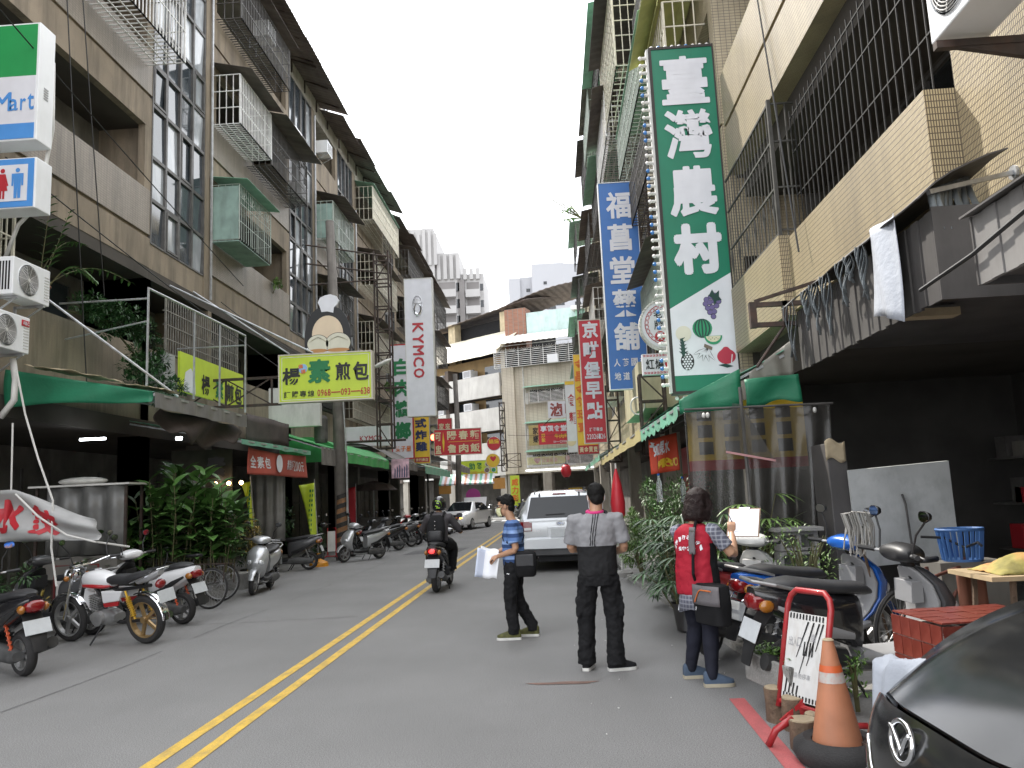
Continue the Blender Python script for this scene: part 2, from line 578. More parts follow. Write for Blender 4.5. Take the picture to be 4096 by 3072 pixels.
TARPB = mat('brown tarpaulin', (0.06, 0.045, 0.04), 0.8, var=0.25, vs=3, bump=0.2, bs=20)
TARPO = mat('tan tarpaulin', (0.42, 0.34, 0.22), 0.7, var=0.25, vs=3, dirt=0.5, dscale=(3, 3, 3), bump=0.3, bs=20)
WHITE = mat('white enamel', (0.74, 0.75, 0.76), 0.4, var=0.05, vs=3, dirt=0.18, dcol=(0.4, 0.38, 0.34), dscale=(3, 3, 0.8))
WHITES = mat('white sign face', (0.66, 0.67, 0.70), 0.35, var=0.05, vs=2, dirt=0.16, dcol=(0.42, 0.40, 0.36), dscale=(2, 2, 0.5))
OFFW = mat('off white plastic', (0.60, 0.59, 0.56), 0.5, var=0.08, vs=3, dirt=0.25, dscale=(4, 4, 1))
GREY = mat('grey paint', (0.33, 0.33, 0.34), 0.5, var=0.12, vs=4)
BLACK = mat('black plastic', (0.018, 0.018, 0.019), 0.45, var=0.25, vs=8, spec=0.4)
MATTE = mat('matte black', (0.012, 0.012, 0.013), 0.8, var=0.25, vs=6, spec=0.3)
RUB = mat('tyre rubber', (0.022, 0.021, 0.021), 0.8, var=0.3, vs=9, bump=0.3, bs=90)
CHROME = mat('chrome', (0.75, 0.76, 0.78), 0.12, 1.0, var=0.06, vs=6)
SILV = mat('silver paint', (0.47, 0.48, 0.49), 0.28, 0.55, var=0.06, vs=4, coat=0.5)
SILVD = mat('dull aluminium', (0.36, 0.36, 0.36), 0.4, 0.7, var=0.2, vs=8)
MIRR = mat('mirror glass', (0.85, 0.87, 0.9), 0.03, 1.0, var=0.02)
LAMP = mat('clear lamp lens', (0.62, 0.64, 0.66), 0.08, 0.3, var=0.1, spec=0.8)
TAILR = mat('red lamp lens', (0.17, 0.006, 0.008), 0.18, var=0.15, vs=12, coat=0.6)
AMBER = mat('amber lamp lens', (0.30, 0.11, 0.012), 0.2, var=0.1, coat=0.5)
PLATE = mat('blank number plate', (0.48, 0.50, 0.51), 0.45, var=0.06, vs=20)
SEAT = mat('black seat vinyl', (0.022, 0.022, 0.024), 0.5, var=0.2, vs=10, bump=0.15, bs=120)
POLEC = mat('grimy concrete pole', (0.16, 0.145, 0.13), 0.85, var=0.25, vs=3, bump=0.2, bs=40, dirt=0.6, dcol=(0.05, 0.045, 0.04), dscale=(5, 5, 0.5))
WOODC = mat('cut wood end', (0.36, 0.29, 0.19), 0.85, var=0.3, vs=9, bump=0.3, bs=60, dirt=0.4, dscale=(9, 9, 9))
BARK = mat('wood bark', (0.13, 0.085, 0.055), 0.9, var=0.35, vs=9, bump=0.6, bs=40, dirt=0.4, dscale=(14, 14, 2))
LEAF1 = mat('mid green leaf', (0.065, 0.145, 0.033), 0.45, var=0.25, vs=1.5, island=0.45, spec=0.5)
LEAF2 = mat('dark green leaf', (0.03, 0.075, 0.022), 0.42, var=0.25, vs=1.5, island=0.45, spec=0.5)
LEAF3 = mat('light green leaf', (0.11, 0.19, 0.045), 0.45, var=0.25, vs=1.5, island=0.4, spec=0.5)
LEAFG = mat('grassy green leaf', (0.085, 0.17, 0.03), 0.5, var=0.25, vs=3, island=0.4)
LEAFY = mat('yellowed leaf', (0.28, 0.21, 0.04), 0.5, var=0.3, vs=3, island=0.4)
STEM = mat('plant stem', (0.09, 0.085, 0.035), 0.7, var=0.3, vs=8)
SOIL = mat('soil', (0.045, 0.034, 0.025), 0.95, var=0.4, vs=14, bump=0.6, bs=60)
POTB = mat('black plant pot', (0.03, 0.028, 0.027), 0.55, var=0.25, vs=6)
POTT = mat('terracotta', (0.30, 0.13, 0.075), 0.8, var=0.2, vs=6, dirt=0.3, dscale=(6, 6, 3))
CABLE = mat('black cable', (0.015, 0.015, 0.015), 0.6)
PIPEW = mat('white pipe', (0.58, 0.57, 0.54), 0.5, var=0.1, vs=5, dirt=0.4, dscale=(8, 8, 2))
TUBEON = mat('lit tube', (0.9, 0.95, 1.0), 0.3, emit=9.0)
BULBON = mat('lit bulb', (1.0, 0.62, 0.25), 0.3, emit=9.0)
def flat(name, col, rough=0.45, var=0.06, dirt=0.15, vs=3.0, **k):
 return mat(name, col, rough, var=var, vs=vs, dirt=dirt, dcol=tuple(c * 0.6 for c in col), dscale=(3, 3, 0.6), **k)
S_GRN = flat('sign green', (0.006, 0.17, 0.095))
S_BLU = flat('sign blue', (0.045, 0.155, 0.44))
S_RED = flat('sign red', (0.50, 0.022, 0.035))
S_YEL = flat('sign yellow', (0.72, 0.47, 0.035))
S_LIM = flat('sign lime', (0.50, 0.62, 0.045))
S_LET = flat('lettering white', (0.66, 0.66, 0.70), 0.5, dirt=0.1)
S_BLK = flat('lettering black', (0.014, 0.014, 0.015), 0.5)
S_NAVY = flat('lettering navy', (0.02, 0.03, 0.09), 0.5)
S_DGR = flat('lettering green', (0.01, 0.17, 0.055), 0.5)
S_DRD = flat('lettering red', (0.42, 0.02, 0.03), 0.5)
S_CRM = flat('lettering cream', (0.66, 0.56, 0.36), 0.5)
S_ORG = flat('lettering orange', (0.66, 0.16, 0.02), 0.5)
# ================================================================ GROUND
g = MB().quad((-400, -60, -0.03), (400, -60, -0.03), (400, 600, -0.03), (-400, 600, -0.03))
struct(g.build('ground', CONC))
KR = [(1.62, -12), (1.62, 3), (1.60, 4.6), (1.62, 5.8), (1.74, 7.4), (1.60, 9.5), (1.48, 11.5), (1.32, 14), (1.23, 16), (1.25, 22), (1.3, 40), (1.3, 60)]
m = MB()
for (xa, ya), (xb, yb) in zip(KR, KR[1:]):
 m.quad((-7.7, ya, 0), (xa + 0.02, ya, 0), (xb + 0.02, yb, 0), (-7.7, yb, 0))
m.quad((-90, 60, 0), (60, 60, 0), (60, 82, 0), (-90, 82, 0))
struct(m.build('road', ASPH))
# raised pavement with kerb stones along the right side
m = MB()
for (xa, ya), (xb, yb) in zip(KR, KR[1:]):
 m.quad((xa + 0.16, ya, 0.05), (14, ya, 0.05), (14, yb, 0.05), (xb + 0.16, yb, 0.05))
m.quad((1.46, 60, 0.05), (14, 60, 0.05), (14, 60, -0.03), (1.46, 60, -0.03))
pav = struct(m.build('pavement', CONC))
for (xa, ya), (xb, yb) in zip(KR[1:8], KR[2:9]):
 n = max(1, round((yb - ya) / 0.8))
 for i in range(n):
  a, b = i / n, (i + 1) / n
  k = MB()
  p = [(xa + (xb - xa) * q, ya + (yb - ya) * q) for q in (a + 0.006, b - 0.006)]
  z = 0.055 + rnd.uniform(-0.005, 0.005)
  k.prism([(p[0][0], p[0][1], -0.02), (p[0][0] + 0.02, p[0][1], z), (p[0][0] + 0.17, p[0][1], z), (p[0][0] + 0.17, p[0][1], -0.02)],
    (p[1][0] - p[0][0], p[1][1] - p[0][1], 0))
  k.build('kerb_stone', KERB, pav, bevel=0.012)
m = MB().box(1.28, 16, -0.02, 1.45, 60, 0.055)
m.build('kerb', KERB, pav)
# concrete strip and arcade floor on the left
struct(MB().quad((-7.9, -12, 0.004), (-6.15, -12, 0.004), (-6.9, 60, 0.004), (-7.9, 60, 0.004)).build('gutter_strip', CONC))
struct(MB().box(-16, -12, -0.02, -7.8, 60, 0.10).build('arcade_floor', CONC))
# painted lines
mk = lambda pts, wd, z=0.004: [((a[0] - wd / 2, a[1], z), (a[0] + wd / 2, a[1], z), (b[0] + wd / 2, b[1], z), (b[0] - wd / 2, b[1], z)) for a, b in zip(pts, pts[1:])]
for dx in (-0.125, 0.125):
 m = MB()
 for q in mk([(-2.55 + dx, -8), (-2.545 + dx, 5), (-2.55 + dx, 15), (-2.46 + dx, 27), (-2.39 + dx, 39), (-2.25 + dx, 50)], 0.1):
  m.quad(*q)
 struct(m.build('yellow_line', YEL))
m = MB()
for q in mk([(1.28, -8), (1.28, 4.9), (1.30, 6.42)], 0.115):
 m.quad(*q)
struct(m.build('red_line', REDP))
for i in range(7):
 x = -4.6 + i * 0.95
 struct(MB().quad((x, 53.0, 0.004), (x + 0.5, 53.0, 0.004), (x + 0.42, 56.2, 0.004), (x - 0.08, 56.2, 0.004)).build('crossing_stripe', WHITEP))
struct(MB().quad((-4.9, 51.6, 0.004), (1.2, 51.6, 0.004), (1.2, 51.95, 0.004), (-4.9, 51.95, 0.004)).build('stop_line', WHITEP))
# a rusty smear and an asphalt patch on the carriageway
STAIN = mat('rusty stain', (0.20, 0.125, 0.10), 0.85, var=0.3, vs=5, bump=0.4, bs=230, fine=0.35)
PATCH = mat('darker asphalt patch', (0.115, 0.115, 0.116), 0.88, var=0.12, vs=2, bump=0.5, bs=230, fine=0.4)
m = MB()
ps = []
for i in range(28):
 a = 2 * PI * i / 28
 k = 0.75 + 0.5 * mnoise.noise(V((math.cos(a) * 1.6, math.sin(a) * 1.6, 3)))
 ps.append((-0.02 + 0.42 * k * math.cos(a), 7.12 + 0.055 * k * math.sin(a), 0.004))
struct(m.poly(ps).build('road_stain', STAIN))
struct(MB().poly([(-4.7, 24.2, 0.004), (-3.0, 24.6, 0.004), (-2.9, 26.6, 0.004), (-4.6, 26.1, 0.004)]).build('asphalt_patch', PATCH))
# tar seams in the asphalt
SEAM = mat('tar seam', (0.14, 0.139, 0.137), 0.8, var=0.3, vs=4, fine=0.4, bs=120)
for x0, y0, x1, y1, k_ in ((-4.7, 5, -4.5, 40, 1.0), (-6.0, 17.6, 1.1, 18.1, 3.0), (-5.9, 11.3, -2.9, 11.6, 5.0)):
 d_ = V((y0 - y1, x1 - x0, 0)).normalized() * 0.012
 m = MB()
 ps = [V((x0 + (x1 - x0) * i / 40, y0 + (y1 - y0) * i / 40, 0.003)) + d_ * 7 * mnoise.noise(V((i * 0.35, k_, 0))) for i in range(41)]
 for i in range(40):
  if mnoise.noise(V((i * 0.5, k_, 9))) > -0.25:
   m.quad(ps[i] - d_, ps[i] + d_, ps[i + 1] + d_, ps[i + 1] - d_)
 struct(m.build('road_seam', SEAM))
# litter specks in the gutter
m = MB()
for i in range(26):
 x = rnd.uniform(0.1, 1.7); y = rnd.uniform(5.2, 12)
 s_ = rnd.uniform(0.004, 0.011)
 m.obox((x, y, 0.006), (s_, s_ * rnd.uniform(0.5, 1.5), 0.006), Matrix.Rotation(rnd.uniform(0, 3), 3, 'Z'))
stuff(m.build('litter', OFFW))
# ================================================================ SHARED BUILDING PIECES
def window(par, ax, X, a0, a1, z0, z1, n, frame=ALU, glass=GLASSD, s=1, split=None):
 """A sliding window in the plane x = X (ax 'x') or y = X (ax 'y'); s is the outward sign."""
 P = (lambda a, d, z: (X + s * d, a, z)) if ax == 'x' else (lambda a, d, z: (a, X + s * d, z))
 m = MB()
 t = 0.045
 B = lambda a, b, c, d, e0=0.0, e1=0.06: m.box(*P(a, e0, c), *P(b, e1, d))
 B(a0, a1, z0, z0 + t); B(a0, a1, z1 - t, z1)
 B(a0, a0 + t, z0 + t, z1 - t); B(a1 - t, a1, z0 + t, z1 - t)
 for i in range(1, n):
  c = a0 + (a1 - a0) * i / n
  B(c - t / 2, c + t / 2, z0 + t, z1 - t)
 f = m.build('window', frame, par)
 for i in range(n):
  l, r_ = a0 + (a1 - a0) * i / n + 0.03, a0 + (a1 - a0) * (i + 1) / n - 0.03
  q = MB()
  tl = rnd.uniform(-0.012, 0.012)
  q.add([P(l, 0.02 + tl, z0 + 0.03), P(r_, 0.02 - tl, z0 + 0.03), P(r_, 0.02 - tl * 0.6, z1 - 0.03), P(l, 0.02 + tl * 0.6, z1 - 0.03)], [(0, 1, 2, 3)])
  q.build('pane', glass if isinstance(glass, bpy.types.Material) else rnd.choice(glass), f)
 return f
def cage(par, xf, xo, y0, y1, z0, z1, bars=BARW, step=0.14, roof=None, rdrop=0.25, rout=0.35, tray=True, rows=3, backing=None, r=0.011, fan=False, sag=0):
 """A burglar-bar balcony cage on a wall in the plane x = xf reaching out to x = xo."""
 m = MB()
 t = r * 2
 for z in [z0 + (z1 - z0) * i / rows for i in range(rows + 1)]:
  m.bar((xo, y0, z), (xo, y1, z), t)
  m.bar((xf, y0, z), (xo, y0, z), t)
  m.bar((xf, y1, z), (xo, y1, z), t)
 n = max(2, round((y1 - y0) / step))
 for i in range(n + 1):
  y = y0 + (y1 - y0) * i / n
  m.bar((xo, y, z0), (xo, y, z1), t * (1.8 if i in (0, n) else 0.9))
  if tray:
   m.bar((xf, y, z0), (xo, y, z0), t * 0.9)
 k = max(1, round(abs(xf - xo) / 0.2))
 for i in range(1, k + 1):
  x = xf + (xo - xf) * i / k
  for y in (y0, y1):
   m.bar((x, y, z0), (x, y, z1), t * 0.9)
  if tray:
   m.bar((x, y0, z0), (x, y1, z0), t)
 if fan:
  c = max(1, round((y1 - y0) / 0.6))
  for i in range(c):
   yc = y0 + (i + 0.5) * (y1 - y0) / c
   hz = z1 - 0.03
   for a in range(7):
    an = PI * a / 6
    m.bar((xo, yc, hz - 0.30), (xo, yc + 0.28 * math.cos(an), hz - 0.30 + 0.28 * math.sin(an)), t * 0.7)
 cg = m.build('window_cage', bars, par)
 if roof:
  s = 1 if xo > xf else -1
  q = MB()
  nn = max(6, round((y1 - y0) / 0.16))
  def fn(u, v):
   y = y0 - 0.12 + (y1 - y0 + 0.24) * u
   x = xf + (xo + s * rout - xf) * v
   return (x, y, z1 + 0.10 + rdrop * (1 - v) - 0.02 + 0.012 * (round(u * nn) % 2) - sag * v * v)
  q.grid(fn, nn, 3, 0.008)
  q.build('sheet_roof', roof, cg)
 if backing:
  MB().box(xf + (xo - xf) * 0.9, y0 + 0.02, z0 + 0.02, xf + (xo - xf) * 0.88, y1 - 0.02, z0 + (z1 - z0) * 0.6).build('backing_sheet', backing, cg)
 return cg
def ac_box(name, label, loc, rz, w=0.82, h=0.56, d=0.30, logo=None, group=None, split=True, brk=True, lmat=None):
 """Outdoor air conditioner: its fan faces local -y, its back the wall at +y."""
 t = thing(name, label, 'air conditioner', loc, rz, group, local=True)
 MB().box(-w / 2, -d / 2, 0, w / 2, d / 2, h).build('casing', WHITE, t, bevel=0.012)
 if split:
  cx = -w * 0.11
  rr = h * 0.41
  MB().lathe([(rr, 0), (rr, 0.012), (rr * 0.94, 0.012), (rr * 0.94, 0.0)], (cx, -d / 2 - 0.012, h / 2), 'y', 32, caps=False).build('fan_ring', WHITE, t)
  MB().lathe([(rr * 0.95, 0), (rr * 0.95, 0.004)], (cx, -d / 2 - 0.006, h / 2), 'y', 32).build('fan_opening', MATTE, t)
  m = MB()
  for i in range(1, 11):
   q = rr * 0.93 * i / 10.5
   m.tube([(cx + q * math.cos(2 * PI * j / 28), -d / 2 - 0.016, h / 2 + q * math.sin(2 * PI * j / 28)) for j in range(28)], 0.0035, 4, True)
  for j in range(10):
   a = 2 * PI * j / 10
   m.bar((cx + rr * 0.1 * math.cos(a), -d / 2 - 0.014, h / 2 + rr * 0.1 * math.sin(a)), (cx + rr * 0.94 * math.cos(a), -d / 2 - 0.014, h / 2 + rr * 0.94 * math.sin(a)), 0.004)
  m.lathe([(rr * 0.11, 0), (rr * 0.11, 0.008)], (cx, -d / 2 - 0.02, h / 2), 'y', 16)
  m.build('fan_grille', OFFW, t)
  m = MB()
  for i in range(9):
   m.box(w * 0.34, -d / 2 - 0.006, h * (0.12 + 0.08 * i), w * 0.47, -d / 2 + 0.002, h * (0.12 + 0.08 * i) + 0.012)
  m.build('side_louvre', OFFW, t)
  m = MB()
  for i in range(5):
   m.box(-w / 2 - 0.004, -d / 2 + 0.05 + i * 0.045, h * 0.12, -w / 2 + 0.002, -d / 2 + 0.075 + i * 0.045, h * 0.88)
  m.build('coil_grille', BLACK, t)
 else:
  m = MB()
  for i in range(9):
   m.box(-w * 0.44, -d / 2 - 0.006, h * (0.1 + 0.09 * i), w * 0.44, -d / 2 + 0.002, h * (0.1 + 0.09 * i) + 0.02)
  m.build('louvre', GREY, t)
 if logo:
  lm = MB()
  MB().box(w * 0.28, -d / 2 - 0.010, h * 0.74, w * 0.47, -d / 2 + 0.001, h * 0.90).build('maker_plate', lmat or S_RED, t)
  line(lm, logo, (w * 0.295, -d / 2 - 0.013, h * 0.77), (w * 0.16, 0, 0), (0, 0, h * 0.10), 0.2, 0.04)
  lm.build('lettering', S_LET, t)
 if brk:
  m = MB()
  for x in (-w * 0.36, w * 0.36):
   m.bar((x, -d / 2, -0.02), (x, d / 2 + 0.12, -0.02), 0.035)
   m.bar((x, d / 2 + 0.12, 0.0), (x, d / 2 + 0.12, -0.35), 0.035)
   m.bar((x, -d / 2 + 0.03, -0.03), (x, d / 2 + 0.12, -0.32), 0.022)
  m.build('bracket', GALV, t)
 return t
# ================================================================ LEFT ROW
XL = -8.6
FL = [(6.9, 7.6, 8.65, 10.1), (10.1, 10.85, 11.9, 13.35), (13.35, 14.1, 15.15, 16.6)]
def left_house(label, y0, bay, strip=None, pil=0.0, tiles=(0, 1, 2), top=17.5, plas=PLAS, back=-9.75, curtain=(GLASSD, GLASSD, GLASSB), eave=True, second=True, ext=2.2):
 """One house of the left row; bay = (ya, yb) with recessed balconies, strip = (ya, yb) glazed stair."""
 ya, yb = bay
 ye = yb
 t = thing('apartment_building', label, 'building', (XL, (y0 + ye) / 2, 0), 0)
 m = MB()
 # mass behind the balconies, the back of the arcade and the slabs
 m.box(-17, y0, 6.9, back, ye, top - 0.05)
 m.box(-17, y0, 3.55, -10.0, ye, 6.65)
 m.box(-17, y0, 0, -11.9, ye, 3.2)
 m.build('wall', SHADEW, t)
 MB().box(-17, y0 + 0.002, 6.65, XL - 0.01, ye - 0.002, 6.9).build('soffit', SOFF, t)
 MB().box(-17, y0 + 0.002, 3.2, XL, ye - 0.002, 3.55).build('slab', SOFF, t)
 # ground-floor piers and party walls
 for y in ([y0, ye] if strip is None else [y0, ya, ye]):
  MB().box(XL - 0.5, y - 0.2, 0.1, XL - 0.02, y + 0.2, 3.2).build('pillar', DARKW, t)
  MB().box(-10.0, y - 0.1, 3.55, XL - 0.01, y + 0.1, 6.65).build('party_wall', PLAS, t)
 for f, (zb, zg, zp, zl) in enumerate(FL):
  q = MB().box(XL - 0.16, ya, zb, XL, yb, zg - 0.04).box(XL - 0.16, ya, zg + 0.04, XL - 0.0, yb, zg + 0.045)
  q.box(XL - 0.16, ya, zg - 0.04, XL - 0.05, yb, zg + 0.04)
  q.build('spandrel', plas, t)
  MB().box(XL - 0.16, ya, zg + 0.045, XL, yb, zp).build('balcony_parapet', TILEL if f in tiles else plas, t)
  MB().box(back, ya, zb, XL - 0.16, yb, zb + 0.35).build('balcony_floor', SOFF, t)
  for y in (ya, yb - 0.12):
   MB().box(back, y, zp - 0.2, XL - 0.162, y + 0.12, zl).build('balcony_cheek', plas, t)
  # side piers of the opening, flush with the front
  for y, e in ((ya, 0.28), (yb - 0.28, 0.28)):
   MB().box(XL - 0.16, y, zp, XL - 0.003, y + e, zl).build('opening_jamb', plas, t)
  c = ya + 0.5
  window(t, 'x', back, c, min(c + 2.0, yb - 0.4), zb + 0.45, zl - 0.15, 3, ALU, curtain)
  if yb - ya > 4.2:
   window(t, 'x', back, c + 2.5, min(c + 4.6, yb - 0.4), zb + 1.2, zl - 0.25, 3, ALU, curtain)
 MB().box(-17, ya, 16.6, XL, yb, top).build('roof_band', PLAS2, t)
 if strip:
  sa, sb = strip
  MB().box(XL - 0.3, sa, 6.9, XL - 0.01, sb, 7.46).build('spandrel', plas, t)
  MB().box(-17, sa, 16.75, XL, sb + pil, top).build('roof_band', PLAS2, t)
  MB().box(XL - 0.4, sb, 6.9, XL + 0.03, sb + pil, 16.75).build('pilaster', plas, t)
  MB().box(-17, sa, 7.46, XL - 0.45, sb, 16.75).build('stair_core', DARKW, t)
  fr = MB()
  n = 4
  zs = [7.46]
  while zs[-1] < 16.4:
   for d in (1.02, 1.0, 1.23):
    if zs[-1] + d < 16.75:
     zs.append(zs[-1] + d)
    else:
     break
   else:
    continue
   break
  zs[-1] = 16.75
  for i in range(n + 1):
   y = sa + (sb - sa) * i / n
   fr.box(XL - 0.12, max(sa, y - 0.04), 7.46, XL + 0.015, min(sb, y + 0.04), 16.75)
  for z in zs:
   for i in range(n):
    l, r_ = sa + (sb - sa) * i / n + 0.04, sa + (sb - sa) * (i + 1) / n - 0.04
    fr.box(XL - 0.12, l, max(7.46, z - 0.04), XL + 0.010, r_, min(16.75, z + 0.04))
  fo = fr.build('curtain_wall', ALU, t)
  sw = (sb - sa) / n - 0.06
  mesh = {}
  for j in range(len(zs) - 1):
   h = zs[j + 1] - zs[j] - 0.06
   for i in range(n):
    gl = rnd.choices((GLASSD, GLASSB), (0.62, 0.38))[0]
    k = (round(h, 2), gl.name)
    if k not in mesh:
     mesh[k] = MB().box(-0.004, -sw / 2, -h / 2, 0.004, sw / 2, h / 2).mesh('pane', gl)
    part('pane', mesh[k], fo, (XL - 0.05, sa + (sb - sa) * (i + 0.5) / n, (zs[j] + zs[j + 1]) / 2),
      (0, rnd.uniform(-0.02, 0.05), rnd.uniform(-0.03, 0.03)))
    if (i + j * 2) % 5 == 1:      # an opened sash frame, proud of the wall
     s_ = MB()
     a, b = sa + (sb - sa) * i / n + 0.05, sa + (sb - sa) * (i + 1) / n - 0.05
     c, d = zs[j] + 0.05, zs[j + 1] - 0.05
     for e in ((a, c, b, c + 0.05), (a, d - 0.05, b, d), (a, c + 0.05, a + 0.05, d - 0.05), (b - 0.05, c + 0.05, b, d - 0.05)):
      s_.box(XL - 0.02, e[0], e[1], XL + 0.025, e[2], e[3])
     s_.build('sash', ALU, fo)
 if second:
  # second floor: parapet, bars and dim windows behind
  MB().box(XL - 0.22, y0 + 0.1, 3.55, XL - 0.08, ye - 0.1, 5.15).build('balcony_parapet', plas, t)
 if eave:
  # rooftop rooms under a rusting sheet roof that runs out past the front
  k0 = y0
  MB().box(-12.5, y0, top, XL - 0.25, ye, 18.15).build('rooftop_wall', SHEETB, t)
  while k0 < ye - 0.3:
   k1 = min(ye, k0 + rnd.uniform(2.6, 4.2))
   zz = rnd.uniform(-0.10, 0.12)
   o_ = rnd.uniform(-0.12, 0.18)
   nn = max(8, round((k1 - k0) / 0.11))
   def fn(u, v):
    x = -7.55 + o_ + (-12.6 + 7.55 - o_) * v
    return (x, k0 + (k1 - k0 + 0.1) * u, 17.0 + zz + 1.95 * v * 0.92 + 0.014 * math.cos(u * nn * PI) + 0.025 * mnoise.noise(V((k0 + u * 3, v * 4, 1))))
   MB().grid(fn, nn, 4, 0.012).build('sheet_roof', SHEETD, t)
   k0 = k1
  y = y0 + 0.3
  while y < ye:
   MB().bar((-7.7, y, 17.0), (XL, y, 17.42), 0.05).bar((XL + 0.02, y, 16.9), (XL + 0.02, y, 18.0), 0.05).build('roof_strut', STEEL, t)
   y += 1.5
 return t
hA = left_house('old beige apartment block behind the convenience store and toilet signs', 4.0, (4.0, 16.46), None)
hB = left_house('beige apartment block with the green barred cage, over the lime bun shop sign', 16.46, (19.58, 25.8), (16.46, 19.15), 0.43, tiles=(0, 1))
hC = left_house('narrow beige block with a rusty sheet hood behind the old concrete pole', 25.8, (28.77, 32.1), (25.8, 28.42), 0.35, tiles=(1,))
hD = left_house('beige block with a cream bar cage under a mint roof, beside the steel sign lattice', 32.1, (35.1, 41.3), (32.1, 34.59), 0.51, tiles=(0,))
hE = left_house('grimy beige block directly behind the tall white and red motorcycle shop sign', 41.3, (44.3, 50.3), (41.3, 43.9), 0.4, tiles=())
hF = left_house('last beige block of the row, next to the traffic light', 50.3, (53.2, 60.4), (50.3, 52.8), 0.4, tiles=())
# cages on the upper balconies
cage(hA, XL, -7.75, 13.4, 16.2, 11.5, 13.0, BARW, 0.14, SHEETD, rows=2)
cage(hB, XL, -7.85, 19.62, 21.95, 11.75, 13.15, BARW, 0.11, SHEETD, rows=3)
c3 = cage(hB, XL, -7.85, 19.6, 21.9, 8.55, 10.05, BARG, 0.15, SHEETM, 0.12, 0.25, rows=3, fan=True, r=0.007)
MB().box(XL + 0.02, 19.61, 8.50, -7.87, 21.9, 8.53).build('tray', TEALS, c3)
MB().box(XL + 0.02, 19.585, 8.56, -7.87, 19.595, 10.0).build('side_sheet', TEALS, c3)
cage(hB, XL, -7.85, 22.0, 25.4, 11.6, 13.0, BARD, 0.12, SHEETD, 0.3, 0.5, rows=3)
cage(hB, XL, -7.9, 19.8, 23.8, 14.9, 16.3, BARD, 0.12, SHEETD, 0.2, 0.3, rows=3)
c4 = cage(hC, XL, -7.9, 28.8, 31.9, 11.6, 13.1, BARG, 0.14, SHEETD, 0.35, 0.5, rows=2)
MB().box(XL + 0.02, 28.795, 11.65, -7.92, 28.805, 13.0).build('side_sheet', TEALS, c4)
cage(hC, XL, -7.95, 28.9, 31.8, 8.4, 9.9, BARD, 0.12, SHEETD, 0.3, 0.5, rows=3)
c5 = cage(hD, XL, -7.75, 35.1, 41.2, 14.6, 16.2, BARC, 0.16, SHEETM, 0.22, 0.1, rows=3)
MB().box(-7.79, 35.15, 14.65, -7.77, 41.1, 15.9).build('backing_sheet', BARC, c5)
cage(hD, XL, -7.8, 35.2, 40.6, 11.5, 13.0, BARC, 0.16, SHEETD, 0.25, 0.3, rows=4)
cage(hD, XL, -7.85, 35.2, 40.9, 8.3, 9.8, BARC, 0.16, SHEETD, 0.3, 0.4, rows=3)
for z in (8.3, 11.5, 14.6):
 cage(hE, XL, -7.8, 44.5, 49.8, z, z + 1.5, BARD, 0.16, SHEETD, 0.3, 0.4, rows=3)
 cage(hF, XL, -7.7, 53.5, 59.8, z, z + 1.5, BARD, 0.18, SHEETD, 0.3, 0.4, rows=3)
# second-floor bars
cage(hB, XL - 0.05, XL + 0.02, 17.2, 21.3, 5.16, 6.45, mat('dull grey bars', (0.20, 0.19, 0.165), 0.6, var=0.3, vs=6), 0.12, None, rows=4, tray=False)
cage(hC, XL - 0.05, XL + 0.3, 26.2, 31.6, 5.16, 6.4, BARD, 0.14, SHEETB, 0.2, 0.4, rows=3)
cage(hD, XL - 0.05, XL + 0.3, 33.0, 40.6, 5.16, 6.4, BARC, 0.16, SHEETD, 0.2, 0.4, rows=3)
cage(hA, XL - 0.05, XL + 0.35, 9.0, 11.6, 5.3, 6.6, BARC, 0.16, None, rows=2, tray=False)
for h_, a, b in ((hA, 12.2, 15.8), (hB, 17.2, 21.0), (hB, 22.0, 25.0), (hC, 26.4, 31.4), (hD, 33, 40)):
 window(h_, 'x', -10.0, a, b, 4.6, 6.4, 4, ALU, [GLASSK, GLASSD])
# shop fronts at the back of the arcade
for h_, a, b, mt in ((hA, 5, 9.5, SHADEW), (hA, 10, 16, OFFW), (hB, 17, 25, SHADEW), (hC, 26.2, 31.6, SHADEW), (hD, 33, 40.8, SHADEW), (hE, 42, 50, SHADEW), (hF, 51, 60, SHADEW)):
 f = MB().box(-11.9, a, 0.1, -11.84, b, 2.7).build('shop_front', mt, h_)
 y = a + 0.2
 while y < b:
  MB().box(-11.84, y, 0.1, -11.80, y + 0.06, 2.7).build('shutter_post', BARD, f)
  y += rnd.uniform(0.9, 1.6)
 MB().box(-11.84, a, 1.7, -11.81, b, 1.8).build('shutter_rail', BARD, f)
# drain pipes
for h_, y, z0, z1 in ((hB, 19.4, 6.9, 16.5), (hC, 28.6, 6.5, 16.5), (hD, 34.9, 6.5, 15)):
 MB().tube([(XL + 0.09, y, z0), (XL + 0.09, y, z1)], 0.035, 6).build('drain_pipe', GALV, h_)
# ================================================================ RIGHT ROW
XR = 3.0
r1 = thing('corner_building', 'near yellow tiled building with deep balcony above the dark open shop', 'building', (XR, 6, 0))
MB().box(3.24, -6, 3.05, 3.5, 5.95, 12.5).build('tiled_wall', TILER, r1)
MB().box(3.0, 5.95, 3.67, 3.24, 9.58, 4.57).build('balcony_parapet', TILER, r1)
MB().box(2.89, 9.58, 3.62, 3.24, 12.2, 4.62).build('balcony_parapet', TILER, r1)
b_ = MB().box(3.0, 5.95, 6.48, 3.24, 12.2, 7.22).box(3.03, 5.95, 7.22, 3.24, 12.2, 7.30).box(3.0, 5.95, 7.30, 3.24, 12.2, 8.15)
b_.build('balcony_parapet', TILER, r1)
MB().box(3.1, 5.95, 9.7, 3.24, 12.2, 12.5).build('tiled_wall', TILER, r1)
MB().box(3.24, 5.95, 6.1, 4.4, 12.2, 6.479).build('balcony_soffit', SOFF, r1)
